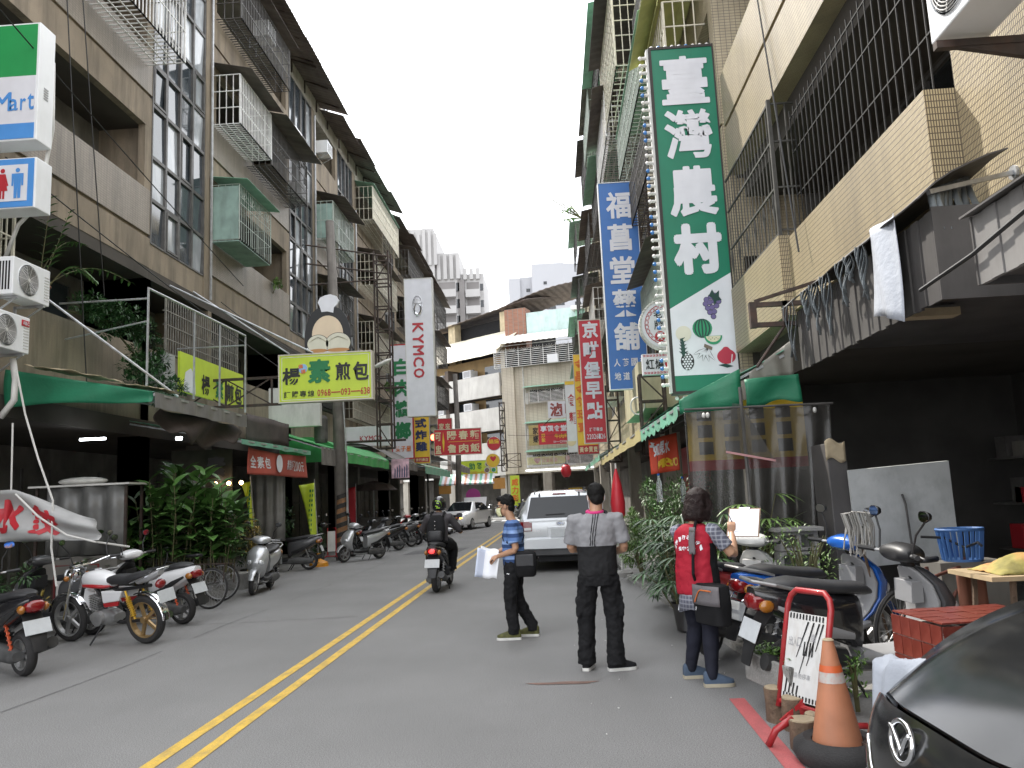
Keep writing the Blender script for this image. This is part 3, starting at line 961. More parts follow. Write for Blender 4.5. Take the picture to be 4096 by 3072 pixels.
MB().box(3.24, 5.95, 3.05, 12, 12.2, 3.68).box(3.5, -6, 3.05, 12, 5.95, 3.68).build('slab', SOFF, r1)
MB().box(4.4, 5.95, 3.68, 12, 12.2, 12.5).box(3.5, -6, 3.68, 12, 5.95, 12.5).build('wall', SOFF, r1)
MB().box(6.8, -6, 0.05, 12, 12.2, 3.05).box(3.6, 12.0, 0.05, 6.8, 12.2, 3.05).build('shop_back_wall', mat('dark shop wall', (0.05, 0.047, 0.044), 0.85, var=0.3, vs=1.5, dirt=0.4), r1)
for y in (1.2, 11.6):
 MB().box(2.95, y, 0.05, 3.4, y + 0.45, 3.05).build('pillar', DARKW, r1)
window(r1, 'x', 4.4, 6.6, 9.2, 4.75, 6.0, 4, ALU, GLASSK, -1)
m = MB()                                      # balcony bars
for i in range(24):
 y = 6.1 + i * 0.15
 m.bar((3.16, y, 4.57), (3.16, y, 6.2), 0.012)
for z in (5.1, 5.65, 6.1):
 m.bar((3.16, 5.98, z), (3.16, 9.55, z), 0.014)
m.build('balcony_bars', mat('black balcony bars', (0.010, 0.0095, 0.009), 0.7, var=0.3, vs=6), r1)
m = MB()
for i in range(17):
 y = 9.62 + i * 0.155
 m.bar((2.93, y, 4.62), (2.93, y, 6.35), 0.013)
 if i % 3 == 1:
  m.tube([(2.93, y - 0.06, 5.05), (2.93, y, 4.85), (2.93, y + 0.06, 5.05)], 0.008, 4)
  m.tube([(2.93, y - 0.06, 5.05), (2.93, y - 0.03, 5.2), (2.93, y, 5.05), (2.93, y + 0.03, 5.2), (2.93, y + 0.06, 5.05)], 0.008, 4)
for z in (4.66, 5.25, 5.85, 6.35):
 m.bar((2.93, 9.6, z), (2.93, 12.15, z), 0.026)
m.bar((2.93, 9.62, 4.62), (2.93, 9.62, 6.4), 0.045)
for z in (4.7, 5.25, 5.85, 6.35):
 m.bar((2.93, 9.62, z), (3.24, 9.62, z), 0.022)
for x in (3.03, 3.13):
 m.bar((x, 9.62, 4.62), (x, 9.62, 6.35), 0.016)
m.build('balcony_bars', mat('dark grey bars', (0.06, 0.057, 0.05), 0.6, var=0.3, vs=6), r1)
FLR = [(3.4, 4.3, 5.2, 6.5), (6.5, 7.4, 8.3, 9.6), (9.6, 10.5, 11.4, 12.7), (12.7, 13.6, 14.5, 15.8)]
def right_house(label, y0, y1, wall=TILER2, top=16.6, cages=(), n=2):
 t = thing('apartment_building', label, 'building', (XR, (y0 + y1) / 2, 0))
 MB().box(4.2, y0, 3.4, 14, y1, top).box(5.5, y0, 0.05, 14, y1, 3.4).build('wall', SHADEW, t)
 MB().box(XR + 0.2, y0, 3.1, 5.5, y1, 3.4).build('slab', SOFF, t)
 for zb, zg, zp, zl in FLR:
  MB().box(XR, y0, zb, XR + 0.18, y1, zg).box(XR + 0.03, y0, zg, XR + 0.18, y1, zg + 0.05).box(XR, y0, zg + 0.05, XR + 0.18, y1, zp).build('spandrel', wall, t)
  MB().box(XR + 0.18, y0, zb, 4.2, y1, zb + 0.3).build('balcony_floor', SOFF, t)
  for i in range(n + 1):
   y = y0 + (y1 - y0) * i / n
   MB().box(XR, max(y0, y - 0.3), zp, 4.2, min(y1, y + 0.3), zl).build('pier', wall, t)
  for i in range(n):
   a = y0 + (y1 - y0) * i / n + 0.5
   b = y0 + (y1 - y0) * (i + 1) / n - 0.5
   window(t, 'x', XR + 0.25, a, b, zp + 0.02, zl, 4, ALUW, [GLASSD, GLASSB], -1)
 MB().box(XR, y0, 15.8, 14, y1, top).build('roof_band', wall, t)
 for y in (y0, y1 - 0.4):
  MB().box(XR - 0.02, y, 0.05, XR + 0.4, y + 0.4, 3.4).build('pillar', PLAS2, t)
 for c in cages:
  cage(t, XR, *c[:5], **c[5])
 return t
k = dict
rB = right_house('buff tiled apartment house behind the big green vertical sign', 12.4, 21.8, cages=[
 (2.3, 12.95, 15.2, 8.6, 10.0, k(bars=BARC, roof=SHEETY, rdrop=0.5, rout=0.35, step=0.2, rows=3)),
 (2.25, 15.4, 21.2, 10.15, 11.3, k(bars=BARG, roof=SHEETM, rdrop=0.15, rout=0.05, step=0.2, rows=3, sag=0.0)),
 (2.35, 16.4, 20.8, 8.4, 9.5, k(bars=BARD, roof=None, rows=3, step=0.2)),
 (2.4, 15.5, 19.5, 5.4, 6.5, k(bars=BARG, roof=SHEETD, rows=3)),
 (2.5, 15.2, 18.2, 11.6, 13.0, k(bars=BARD, roof=SHEETY, rows=3, rdrop=0.9, rout=0.0)),
 (2.05, 18.5, 23.0, 12.0, 14.4, k(bars=BARC, roof=SHEETB, rows=6, step=0.3))])
MB().box(2.5, 15.3, 11.2, 2.53, 18.0, 12.6).build('side_sheet', SHEETY, rB)
for q in range(5):
 def fn(u, v, q=q):
  a = v * PI * 0.5
  return (2.95 - 0.75 * math.sin(a), 12.95 + q * 0.55 + 0.58 * u, 9.95 + 0.55 * math.cos(a))
 MB().grid(fn, 2, 6, 0.01).build('curved_sheet', SHEETY, rB)
rC = right_house('buff tiled house with the rusty overhanging roof sheet, past the green sign', 21.8, 31.8, cages=[
 (2.05, 22.2, 26.5, 11.9, 13.3, k(bars=BARW, roof=SHEETD, rows=3, step=0.18, backing=SHEETG)),
 (2.1, 22.0, 26.0, 8.6, 9.9, k(bars=BARW, roof=SHEETB, rows=3)),
 (2.1, 26.6, 31.2, 11.7, 13.1, k(bars=BARD, roof=SHEETM, rows=3)),
 (2.2, 23, 30.5, 5.4, 6.6, k(bars=BARD, roof=SHEETD, rows=3)),
 (2.1, 22.5, 27.5, 14.9, 16.2, k(bars=BARD, roof=SHEETM, rows=3, step=0.25)),
 (1.95, 27.6, 31.6, 15.0, 16.3, k(bars=BARG, roof=SHEETD, rows=3, rout=0.2))])
for q in range(4):
 def fn(u, v, q=q):
  a = v * PI * 0.5
  return (2.95 - 1.0 * math.sin(a), 20.0 + q * 0.9 + 0.86 * u, 14.6 + 0.7 * math.cos(a))
 MB().grid(fn, 2, 6, 0.01).build('curved_sheet', SHEETM, rB)
rD = right_house('tall brown clad house above the red breakfast sign', 31.8, 42, cages=[
 (2.0, 32.2, 36.0, z, z + 1.4, k(bars=rnd.choice([BARW, BARD]), roof=rnd.choice([SHEETD, SHEETB]), rows=3, step=0.2, rout=0.3)) for z in (5.4, 8.6, 11.8, 14.9)] + [
 (2.1, 36.8, 41.5, z, z + 1.4, k(bars=BARD, roof=SHEETD, rows=3, step=0.22)) for z in (8.5, 11.7)])
rE = right_house('house with jutting dark sheet hoods, where a weed grows from the roof edge', 42, 52, cages=[
 (1.9, 42.4, 47.0, z, z + 1.4, k(bars=BARD, roof=rnd.choice([SHEETD, SHEETB, SHEETM]), rows=3, step=0.25, rout=0.35)) for z in (5.4, 8.6, 11.8, 14.9)] + [
 (1.8, 47.4, 51.5, z, z + 1.4, k(bars=BARD, roof=SHEETM, rows=3, step=0.25, rout=0.3)) for z in (6.9, 10.3)])
rF = right_house('farthest house of the sunny row, by the gambling shop corner', 52, 60, cages=[
 (1.9, 52.4, 59.0, z, z + 1.4, k(bars=BARD, roof=rnd.choice([SHEETD, SHEETM]), rows=3, step=0.3, rout=0.35)) for z in (5.4, 8.6, 11.8)])
# ---------------------------------------------------------------- near shop canopy
cn = thing('shop_canopy', 'dark corrugated canopy fascia hung with torn tarpaulin over the open shop', 'canopy', (2.75, 6.5, 2.7))
FASC = mat('weathered fascia sheet', (0.085, 0.08, 0.076), 0.6, 0.1, var=0.3, vs=2, dirt=0.6, dcol=(0.04, 0.038, 0.035), dscale=(4, 4, 0.8))
n = 30
w_ = 2.9 / n
for i in range(n):
 y = 5.06 + w_ * i
 MB().box(2.5 + (0.012 if i % 2 else 0), y, 2.71 + 0.004 * (i % 3), 2.52 + (0.012 if i % 2 else 0), y + w_ - 0.006, 3.30).build('panel', FASC if i > 3 else SHEETB, cn)
MB().box(2.5, 5.04, 2.71, 3.4, 5.058, 3.32).build('end_panel', SHEETB, cn)
MB().box(2.54, 5.06, 2.9, 6.5, 7.95, 2.93).build('ceiling_sheet', SHEETB, cn)
def fn(u, v):
 return (2.99 - 0.60 * v, 4.98 + 3.1 * u, 3.66 - 0.20 * v * v + 0.02 * mnoise.noise(V((u * 9, v * 2, 0))) - 0.10 * v)
MB().grid(fn, 30, 5, 0.01).build('top_sheet', SHEETB, cn)
TORN = mat('torn grey tarpaulin', (0.16, 0.18, 0.19), 0.6, var=0.35, vs=5, dirt=0.4, dcol=(0.1, 0.1, 0.1), dscale=(9, 9, 2), bump=0.4, bs=30)
for yc, wd, ln in ((7.8, 0.28, 0.66), (7.3, 0.12, 0.42), (7.05, 0.16, 0.5), (6.75, 0.18, 0.55), (6.35, 0.2, 0.42), (6.2, 0.12, 0.3), (5.95, 0.12, 0.5)):
 m = MB()
 for j in range(5):
  y = yc + wd * (j - 2) / 5
  l = ln * rnd.uniform(0.5, 1.0)
  def fn(u, v, y=y, l=l, j=j):
   return (2.40 + 0.03 * math.sin(v * 5 + j) - 0.012 * math.cos(u * PI), y + wd / 5 * u * (1 - 0.75 * v * v) + 0.02 * math.sin(v * 4 + j), 3.36 - l * v)
  m.grid(fn, 3, 7, 0.003)
 m.build('torn_strip', TORN, cn, smooth=True)
ragw = mat('white cloth', (0.33, 0.35, 0.39), 0.8, var=0.06, vs=4, bump=0.3, bs=25)
def fn(u, v):
 return (2.40 + 0.03 * math.sin(u * 7 + v * 2) - 0.03 * v, 5.36 + 0.45 * u * (1 - 0.55 * v * (1 - u)) + 0.1 * v * (u < 0.5) * 0, 3.40 - (0.62 + 0.14 * (1 - u)) * v)
tag(MB().grid(fn, 10, 10, 0.004).build('white_rag', ragw, smooth=True), 'white cloth rag hanging over the dark canopy fascia', 'cloth')
m = MB().bar((2.5, 5.05, 3.42), (3.22, 5.35, 3.63), 0.03)
m.lathe([(0.05, 0), (0.05, 0.02)], (3.22, 5.35, 3.63), 'x', 10)
po = m.build('banner_pole', GALV)
tag(po, 'short rusty wall pole with shredded plastic tied round it', 'pole')
m = MB()
for j in range(9):
 y = rnd.uniform(-0.1, 0.1); x = 2.52 + 0.045 * j
 def fn(u, v, y=y, x=x):
  return (x + 0.05 * u, 5.1 + 0.03 * j + y * v + 0.015 * math.sin(5 * v + u * 6), 3.46 + 0.02 * j - rnd_l[j] * v)
 rnd_l = [rnd.uniform(0.15, 0.42) for _ in range(9)]
 m.grid(fn, 2, 6, 0.003)
tag(m.build('plastic_shreds', TORN, smooth=True), 'grey plastic shreds knotted on the rusty wall pole', 'plastic')
tag(MB().box(2.72, 5.6, 2.94, 2.8, 6.6, 2.98).build('unlit_tube', OFFW), 'unlit tube lamp under the dark canopy', 'lamp')
MB().box(2.6, 6.0, 2.80, 3.1, 6.14, 2.86).build('lamp_board', TARPO, cn)
# the next canopy nearer the camera
cv = thing('grey_canopy', 'pale grey corrugated fascia at the upper edge of the near shop', 'canopy', (2.7, 3.6, 2.6))
m = []
y = 1.6
while y < 4.24:
 MB().box(2.30 + 0.008 * (round(y * 10) % 2), y, 2.60, 2.325 + 0.008 * (round(y * 10) % 2), y + 0.115, 2.97).build('panel', SHEETG, cv)
 y += 0.12
MB().box(2.30, 4.235, 2.60, 3.22, 4.25, 2.975).build('end_panel', SHEETB, cv)
MB().box(2.33, 1.6, 2.64, 3.22, 4.23, 2.67).build('ceiling_sheet', SHEETB, cv)
def fn(u, v):
 return (3.23 - 0.98 * v, 1.6 + 2.66 * u, 3.20 - 0.22 * v)
MB().grid(fn, 4, 4, 0.01).build('top_sheet', SHEETG, cv)
tag(MB().tube([(2.26, 4.8, 2.72), (2.27, 4.2, 2.76), (2.28, 3.4, 2.87)], 0.012, 6).build('cable', CABLE), 'thick cable slung across the grey corrugated fascia', 'cable')
ac_box('air_conditioner', 'large white outdoor air conditioner on brackets high on the yellow tiled wall', (2.80, 4.62, 4.42), R(-90), 0.84, 0.62, 0.34, brk=False)
for y, lab in ((4.32, 'near'), (4.94, 'far')):
 m = MB().bar((2.6, y, 4.36), (3.24, y, 4.36), 0.05)
 m.add([(2.62, y - 0.02, 4.36), (3.24, y - 0.02, 4.36), (3.24, y - 0.02, 4.22), (2.62, y + 0.02, 4.36), (3.24, y + 0.02, 4.36), (3.24, y + 0.02, 4.22)],
   [(0, 1, 2), (5, 4, 3), (0, 2, 5, 3), (0, 3, 4, 1), (1, 4, 5, 2)])
 m.bar((3.215, y, 4.36), (3.215, y, 4.05), 0.05)
 tag(m.build('wall_bracket', STEEL), 'dark steel bracket under the %s end of the large air conditioner' % lab, 'bracket')
# ================================================================ END OF THE STREET
def frame_box(par, name, O, ux, uy, l0, l1, d0, d1, z0, z1, mt, bevel=0):
 """A box in a turned frame: l along ux, d along uy (outwards)."""
 ps = [O + ux * l + uy * d for l, d in ((l0, d0), (l1, d0), (l1, d1), (l0, d1))]
 m = MB().prism([(p.x, p.y, z0) for p in ps], (0, 0, z1 - z0))
 return m.build(name, mt, par, bevel=bevel)
O = V((-3.95, 67.0, 0))                          # the corner where the two faces meet
ur = V((math.cos(R(18)), -math.sin(R(18)), 0)); nr = V((-math.sin(R(18)), -math.cos(R(18)), 0))
ul = V((-0.765, 0.644, 0)).normalized(); nl = V((-ul.y, ul.x, 0)); nl = -nl if nl.y > 0 else nl
eb = thing('corner_block', 'cream tiled corner block with white barred balconies facing down the street', 'building', tuple(O))
frame_box(eb, 'wall', O, ur, nr, 0.0, 16, -10, 0, 3.45, 14.0, TILEE)
frame_box(eb, 'pilaster', O, ur, nr, 0.0, 1.1, 0, 0.25, 3.45, 14.0, TILEE)
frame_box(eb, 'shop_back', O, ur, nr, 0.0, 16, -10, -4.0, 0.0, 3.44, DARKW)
for l in (0.1, 3.2, 8.0):
 frame_box(eb, 'pillar', O, ur, nr, l, l + 0.75, -0.8, 0.02, 0.0, 3.44, PLAS2)
frame_box(eb, 'shop_board', O, ur, nr, 4.2, 7.6, -2.5, -2.4, 0.4, 2.2, SHADEW)
frame_box(eb, 'poster', O, ur, nr, 4.6, 5.8, -2.39, -2.36, 1.1, 2.1, S_YEL)
# four rows of barred balconies with green hoods
def pt(l, d, z):
 p = O + ur * l + nr * d
 return (p.x, p.y, z)
for z0, z1, l0 in ((12.35, 14.0, -0.35), (9.2, 10.4, 2.2), (6.15, 7.4, 2.2), (3.95, 5.05, 2.2)):
 l1 = 15.5
 m = MB()
 nrow = 8
 d = 0.55 if z0 < 12 else 0.9
 for i in range(nrow + 1):
  z = z0 + (z1 - z0 - 0.35) * i / nrow
  m.bar(pt(l0, d, z), pt(l1, d, z), 0.04)
  m.bar(pt(l0, 0, z), pt(l0, d, z), 0.03)
 l = l0
 while l < l1:
  m.bar(pt(l, d, z0), pt(l, d, z1), 0.05)
  for a in range(1, 6):
   an = PI * a / 6
   m.bar(pt(l + 0.55, d, z1 - 0.36), pt(l + 0.55 + 0.5 * math.cos(an), d, z1 - 0.36 + 0.33 * math.sin(an)), 0.025)
  l += 1.1
 cg = m.build('window_cage', BARW, eb)
 def fn(u, v, z1=z1, l0=l0, d=d):
  return pt(l0 - 0.2 + (l1 - l0 + 0.3) * u, (d + 0.35) * v, z1 + 0.30 - 0.22 * v + 0.02 * (round(u * 60) % 2))
 MB().grid(fn, 60, 2, 0.02).build('sheet_roof', SHEETM if z0 < 12 else SHEETP, cg)
 frame_box(cg, 'dark_window', O, ur, nr, l0 + 0.3 if l0 > 0 else 0.4, l1, 0.251, 0.30, z0 + 0.1, z1 - 0.1, GLASSK)
for l in (4.5,):
 frame_box(eb, 'air_conditioner_box', O, ur, nr, l, l + 0.9, 0.9, 1.3, 12.3, 13.0, WHITE)
m = MB().tube([pt(1.6, 0.1, 12.6), pt(1.9, 0.12, 12.5), pt(1.95, 0.12, 4.0)], 0.06, 6)
m.build('drain_pipe', PIPEW, eb)
# the white metal hip roof and rooftop sheds
def fn(u, v):
 return pt(-0.6 + 16 * u, 1.1 - 2.6 * v, 14.35 + 1.15 * v + 0.05 * (round(u * 70) % 2))
MB().grid(fn, 70, 2, 0.03).build('sheet_roof', SHEETP, eb)
frame_box(eb, 'rooftop_shed', O, ur, nr, 6.4, 11.5, -5, -1.2, 15.2, 17.0, SHEETM)
frame_box(eb, 'shed_roof', O, ur, nr, 6.1, 12, -5.2, -0.9, 17.0, 17.35, SHEETP)
for l in (6.7, 9.2):
 frame_box(eb, 'shed_window', O, ur, nr, l, l + 2.0, -1.19, -1.12, 15.5, 16.6, GLASSK)
frame_box(eb, 'teal_hoarding', O, ur, nr, 1.8, 6.3, -1.8, -1.7, 15.0, 17.4, mat('pale teal sheet', (0.45, 0.58, 0.55), 0.5, var=0.1, vs=2, dirt=0.3, dscale=(2, 2, 0.5)))
BRK = tile_mat('far red brick', (0.30, 0.115, 0.065), (0.24, 0.09, 0.05), (0.2, 0.16, 0.13), 0.3, 0.12, gap=0.02, rough=0.8)
frame_box(eb, 'brick_shaft', O, ur, nr, -0.2, 1.75, -3.0, -1.6, 14.0, 17.9, BRK)
lb = thing('white_balcony_block', 'block with long white balconies and a leaning sheet roof behind the traffic light', 'building', tuple(O + ul * 6))
OL = O
frame_box(lb, 'wall', OL, ul, nl, 0.05, 26, -9, -1.2, 3.4, 13.9, mat('tan plaster', (0.46, 0.32, 0.16), 0.85, var=0.12, vs=0.8, dirt=0.3, dscale=(1, 1, 0.4)))
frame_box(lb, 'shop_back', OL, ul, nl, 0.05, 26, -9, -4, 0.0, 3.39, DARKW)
WB = mat('white weathered balcony', (0.60, 0.585, 0.55), 0.8, var=0.1, vs=0.9, dirt=0.4, dcol=(0.26, 0.24, 0.21), dscale=(1.5, 1.5, 0.3))
for zb in (4.3, 7.25, 10.2):
 for a, b in ((0.3, 6.7), (7.1, 13.6), (14.0, 24)):
  frame_box(lb, 'balcony_parapet', OL, ul, nl, a, b, -0.12, 0.1, zb, zb + 1.95, WB)
  frame_box(lb, 'balcony_floor', OL, ul, nl, a, b, -1.2, -0.12, zb, zb + 0.2, SOFF)
 for l in (1.2, 4.6, 8.2, 11.4, 15, 18):
  frame_box(lb, 'window', OL, ul, nl, l, l + 2.0, -1.19, -1.12, zb + 1.0, zb + 2.9, GLASSD if l % 2 > 0.5 else GLASSB)
 for l in (6.9, 13.8):
  frame_box(lb, 'pier', OL, ul, nl, l - 0.25, l + 0.2, -1.2, 0.16, zb - 1.0, zb + 2.95, mat('brown pier', (0.11, 0.085, 0.07), 0.8, var=0.2))
 for l in (3.9, 7.6, 9.6):
  p = OL + ul * l + nl * (-0.3)
  tb = frame_box(lb, 'air_conditioner_box', OL, ul, nl, l, l + 1.0, -0.9, 0.0, zb + 2.0, zb + 2.65, WHITE)
  frame_box(lb, 'air_conditioner_grille', OL, ul, nl, l + 0.1, l + 0.9, 0.0, 0.02, zb + 2.08, zb + 2.58, GREY)
for l in (0.1, 6.5, 13):
 frame_box(lb, 'pillar', OL, ul, nl, l, l + 0.7, -0.9, -0.05, 0.0, 3.4, PLAS2)
frame_box(lb, 'slab', OL, ul, nl, 0.05, 26, -9, 0.05, 3.4, 4.2, WB)
def pl(l, d, z):
 p = OL + ul * l + nl * d
 return (p.x, p.y, z)
def fn(u, v):
 return pl(-0.2 + 26 * u, 0.7 - 3.2 * v, 13.7 + 2.6 * v + 0.05 * mnoise.noise(V((u * 20, v * 3, 0))))
MB().grid(fn, 40, 3, 0.05).build('sheet_roof', mat('cream metal roof', (0.60, 0.56, 0.45), 0.6, var=0.1, vs=0.5, dirt=0.4, dcol=(0.25, 0.2, 0.14), dscale=(0.6, 0.6, 0.6)), lb)
# rooftop shelter: posts under a low rusty roof
for l in (1.6, 8.5, 14):
 frame_box(lb, 'roof_post', OL, ul, nl, l, l + 0.9 if l < 13 else l + 0.2, -3.4, -2.6, 13.9, 18.2, mat('stained cream wall', (0.48, 0.40, 0.26), 0.85, var=0.15, dirt=0.4))
frame_box(lb, 'roof_room', OL, ul, nl, 0.5, 12, -8, -3.5, 13.9, 17.8, MATTE)
def fn(u, v):
 return pl(-1.2 + 18 * u, -2.2 - 6 * v, 18.6 - 1.2 * u + 0.9 * math.sin(v * PI * 0.5) + 0.05 * (round(u * 40) % 2))
MB().grid(fn, 40, 3, 0.05).build('shelter_roof', SHEETD, lb)
def fn(u, v):
 return pt(-1 + 9 * u, -2.4 - 5 * v, 18.3 + 1.5 * math.sin(u * PI * 0.62) - 0.2 * v + 0.05 * (round(u * 30) % 2))
MB().grid(fn, 30, 3, 0.05).build('shelter_roof', SHEETD, eb)
# ---------------------------------------------------------------- far towers
tw = thing('apartment_tower', 'far pale concrete tower with stepped top and stacked balconies', 'building', (-22, 150, 0))
TC = mat('pale tower concrete', (0.36, 0.352, 0.345), 0.8, var=0.08, vs=0.15, dirt=0.3, dcol=(0.2, 0.19, 0.18), dscale=(0.3, 0.3, 0.06))
TCD = mat('tower recess', (0.16, 0.15, 0.145), 0.8, var=0.1, vs=0.2)
MB().box(-40, 150, 0, -21.2, 168, 54.5).build('tower_slab', TC, tw)
MB().box(-21.2, 151, 0, -16.5, 166, 49.6).build('tower_slab', TC, tw)
MB().box(-16.5, 152, 0, -11.9, 166, 45.4).build('tower_slab', TC, tw)
m = MB()
for i in range(9):
 m.box(-30 + i * 1.1, 149.6, 47, -29.4 + i * 1.1, 150, 54.5 - (i % 3) * 0.6)
m.build('fin', TC, tw)
m = MB()
for i in range(7):
 m.box(-20.8 + i * 1.25, 150.4 if i < 4 else 151.4, 44.2, -20.1 + i * 1.25, 152.01, 49.2 if i < 4 else 46.4)
m.build('fin', TC, tw)
for f in range(6):
 z = 24 + f * 3.3
 for xa, xb, y in ((-20.6, -17.4, 151), (-15.2, -12.8, 152)):
  MB().box(xa, y - 0.02, z + 1.5, xb, y - 0.06, z + 3.2).build('window', TCD, tw)
  MB().box(xa - 0.2, y - 1.2, z, xb + 0.2, y - 0.03, z + 1.5).build('balcony', TC, tw)
 MB().box(-12.6, 151.99, z + 1.4, -12.0, 151.94, z + 2.8).build('window', GLASSK, tw)
 MB().box(-17.2, 150.99, z + 1.2, -16.6, 150.9, z + 3).build('window', GLASSK, tw)
MB().box(-16.9, 150.9, 20, -15.6, 152.2, 44).build('recess', TCD, tw)
MB().box(-21.5, 148, 0, -10, 152, 32).build('tower_podium', TC, tw)
PALE = mat('pale blue grey cladding', (0.36, 0.365, 0.385), 0.7, var=0.04, vs=0.1, dirt=0.12, dcol=(0.31, 0.31, 0.33), dscale=(0.2, 0.2, 0.05))
wt = thing('office_tower', 'far plain pale grey tower with a few small windows', 'building', (0, 140, 0))
MB().box(-2.2, 140, 0, 3.6, 150, 43.1).build('tower_slab', PALE, wt)
m = MB().prism([(3.6, 140, 0), (12, 143.2, 0), (12, 156, 0), (3.6, 150, 0)], (0, 0, 43.0))
m.build('tower_slab', PALE, wt)
MB().box(-6.5, 141, 0, -4.4, 150, 40.9).box(-4.4, 141.6, 0, -2.2, 150, 41.2).build('tower_slab', PALE, wt)
for x, z, ww in ((-0.1, 39.2, 0.6), (0.0, 37.0, 0.6), (-0.7, 35.6, 0.7), (0.3, 34.6, 1.6), (2.0, 35.2, 1.5), (2.3, 33.0, 1.5)):
 MB().box(x, 139.93, z, x + ww, 139.99, z + 0.55).build('window', GLASSK, wt)
for z in (36, 38.4):
 MB().box(-3.3, 141.52, z, -2.6, 141.59, z + 0.6).build('window', GLASSK, wt)
MB().box(-5.9, 140.93, 33.2, -5.3, 140.99, 33.8).build('window', GLASSK, wt)
for x, z in ((5.4, 35.1), (8.2, 35.1), (5.8, 32.8)):
 yb = 140 + (x - 3.6) * 3.2 / 8.4
 MB().prism([(x, yb - 0.06, z), (x + 1.1, yb + 0.36, z), (x + 1.1, yb + 0.36, z + 0.8), (x, yb - 0.06, z + 0.8)], (0.02, 0.05, 0)).build('window', GLASSK, wt)
# ================================================================ SIGNS
def board(name, label, x0, x1, z0, z1, y, face, frame=GREY, depth=0.2, rim=0.035, cat='sign', inset=None):
 t = thing(name, label, cat, ((x0 + x1) / 2, y, z0))
 m = MB()
 m.box(x0, y, z0, x1, y + depth, z0 + rim).box(x0, y, z1 - rim, x1, y + depth, z1)
 m.box(x0, y, z0 + rim, x0 + rim, y + depth, z1 - rim).box(x1 - rim, y, z0 + rim, x1, y + depth, z1 - rim)
 m.build('frame', frame, t)
 MB().box(x0 + rim, y + 0.012, z0 + rim, x1 - rim, y + depth - 0.012, z1 - rim).build('face', face, t)
 return t
Z = V((0, 0, 1))
X = V((1, 0, 0))
def lattice(t, x0, x1, y0, y1, z0, z1, step=0.9, w=0.05, name='bracket_lattice', mt=STEEL):
 m = MB()
 for x in (x0, x1):
  for y in ((y0, y1) if y1 > y0 else (y0,)):
   m.bar((x, y, z0), (x, y, z1), w)
 z = z0
 i = 0
 while z <= z1 + 0.01:
  m.bar((x0, y0, z), (x1, y0, z), w * 0.8)
  if y1 > y0:
   m.bar((x0, y1, z), (x1, y1, z), w * 0.8)
   m.bar((x0, y0, z), (x0, y1, z), w * 0.8)
   m.bar((x1, y0, z), (x1, y1, z), w * 0.8)
  if z + step <= z1 + 0.01:
   a, b = (x0, x1) if i % 2 else (x1, x0)
   m.bar((a, y0, z), (b, y0, z + step), w * 0.6)
  z += step
  i += 1
 return m.build(name, mt, t)
# --- the big green sign
g_ = board('vertical_sign', 'tall green and white vertical sign with fruit pictures, bulbs down its edge', 1.93, 3.02, 3.07, 8.91, 12.5, S_GRN, mat('dark brown frame', (0.03, 0.024, 0.022), 0.6), 0.22, 0.045)
Y = 12.5
yf = Y + 0.007
lw = MB().poly([(1.975, yf, 3.36), (2.975, yf, 3.36), (2.975, yf, 4.98), (1.975, yf, 4.44)])
lw.build('white_field', S_LET, g_)
m = MB()
for c, z, b_ in (('臺', 7.87, 0.030), ('灣', 6.93, 0.028), ('農', 5.95, 0.034), ('村', 4.98, 0.058)):
 put(m, c, (2.10, Y + 0.002, z), X * 0.78, Z * 0.85, b_)
m.build('lettering', S_LET, g_)
f_ = lambda nm, mb, mt: mb.build(nm, mt, g_)
yq = Y + 0.002
def disc(mb, x, z, rx, rz=None, y=yq, n=18, a0=0, a1=2 * PI):
 rz = rz or rx
 return mb.poly([(x + rx * math.cos(a0 + (a1 - a0) * j / n), y, z + rz * math.sin(a0 + (a1 - a0) * j / n)) for j in range(n + (a1 - a0 < 6))])
gr = MB(); gd = MB()
for x, z in ((2.56, 4.56), (2.63, 4.60), (2.70, 4.62), (2.54, 4.49), (2.61, 4.51), (2.68, 4.53), (2.75, 4.52), (2.57, 4.42), (2.64, 4.43), (2.71, 4.45), (2.60, 4.35), (2.67, 4.36), (2.65, 4.28)):
 disc(gd, x, z, 0.045, y=yq + 0.002)
 disc(gr, x, z, 0.038, y=yq)
f_('grape_outline', gd, S_BLK)
f_('grapes', gr, flat('grape purple', (0.14, 0.11, 0.26)))
m = MB().poly([(2.60, yq - .002, 4.62), (2.66, yq - .002, 4.72), (2.70, yq - .002, 4.64), (2.77, yq - .002, 4.70), (2.76, yq - .002, 4.60), (2.80, yq - .002, 4.54), (2.72, yq - .002, 4.53), (2.68, yq - .002, 4.46), (2.66, yq - .002, 4.57)])
f_('grape_leaf', m, flat('dark leaf print', (0.01, 0.05, 0.04)))
m = MB(); disc(m, 2.46, 4.10, 0.155)
f_('watermelon', m, flat('melon green', (0.02, 0.26, 0.12)))
m = MB()
for k_ in (-0.75, -0.38, 0.0, 0.38, 0.75):
 ps = [(2.46 + 0.153 * k_ * math.cos(a), 4.10 + 0.153 * math.sin(a)) for a in [-1.4 + 2.8 * i / 8 for i in range(9)]]
 for (xa, za), (xb, zb) in zip(ps, ps[1:]):
  m.quad((xa - .012, yq - .002, za), (xa + .012, yq - .002, za), (xb + .012, yq - .002, zb), (xb - .012, yq - .002, zb))
f_('melon_stripe', m, flat('dark leaf print', (0.01, 0.05, 0.04)))
m = MB(); disc(m, 2.62, 3.97, 0.14, 0.14, yq - .003, 14, PI, 2 * PI)
f_('melon_rind', m, flat('melon green', (0.02, 0.26, 0.12)))
m = MB(); disc(m, 2.62, 3.965, 0.115, 0.095, yq - .005, 14, PI, 2 * PI)
f_('melon_slice', m, flat('cream print', (0.62, 0.58, 0.42)))
m = MB()
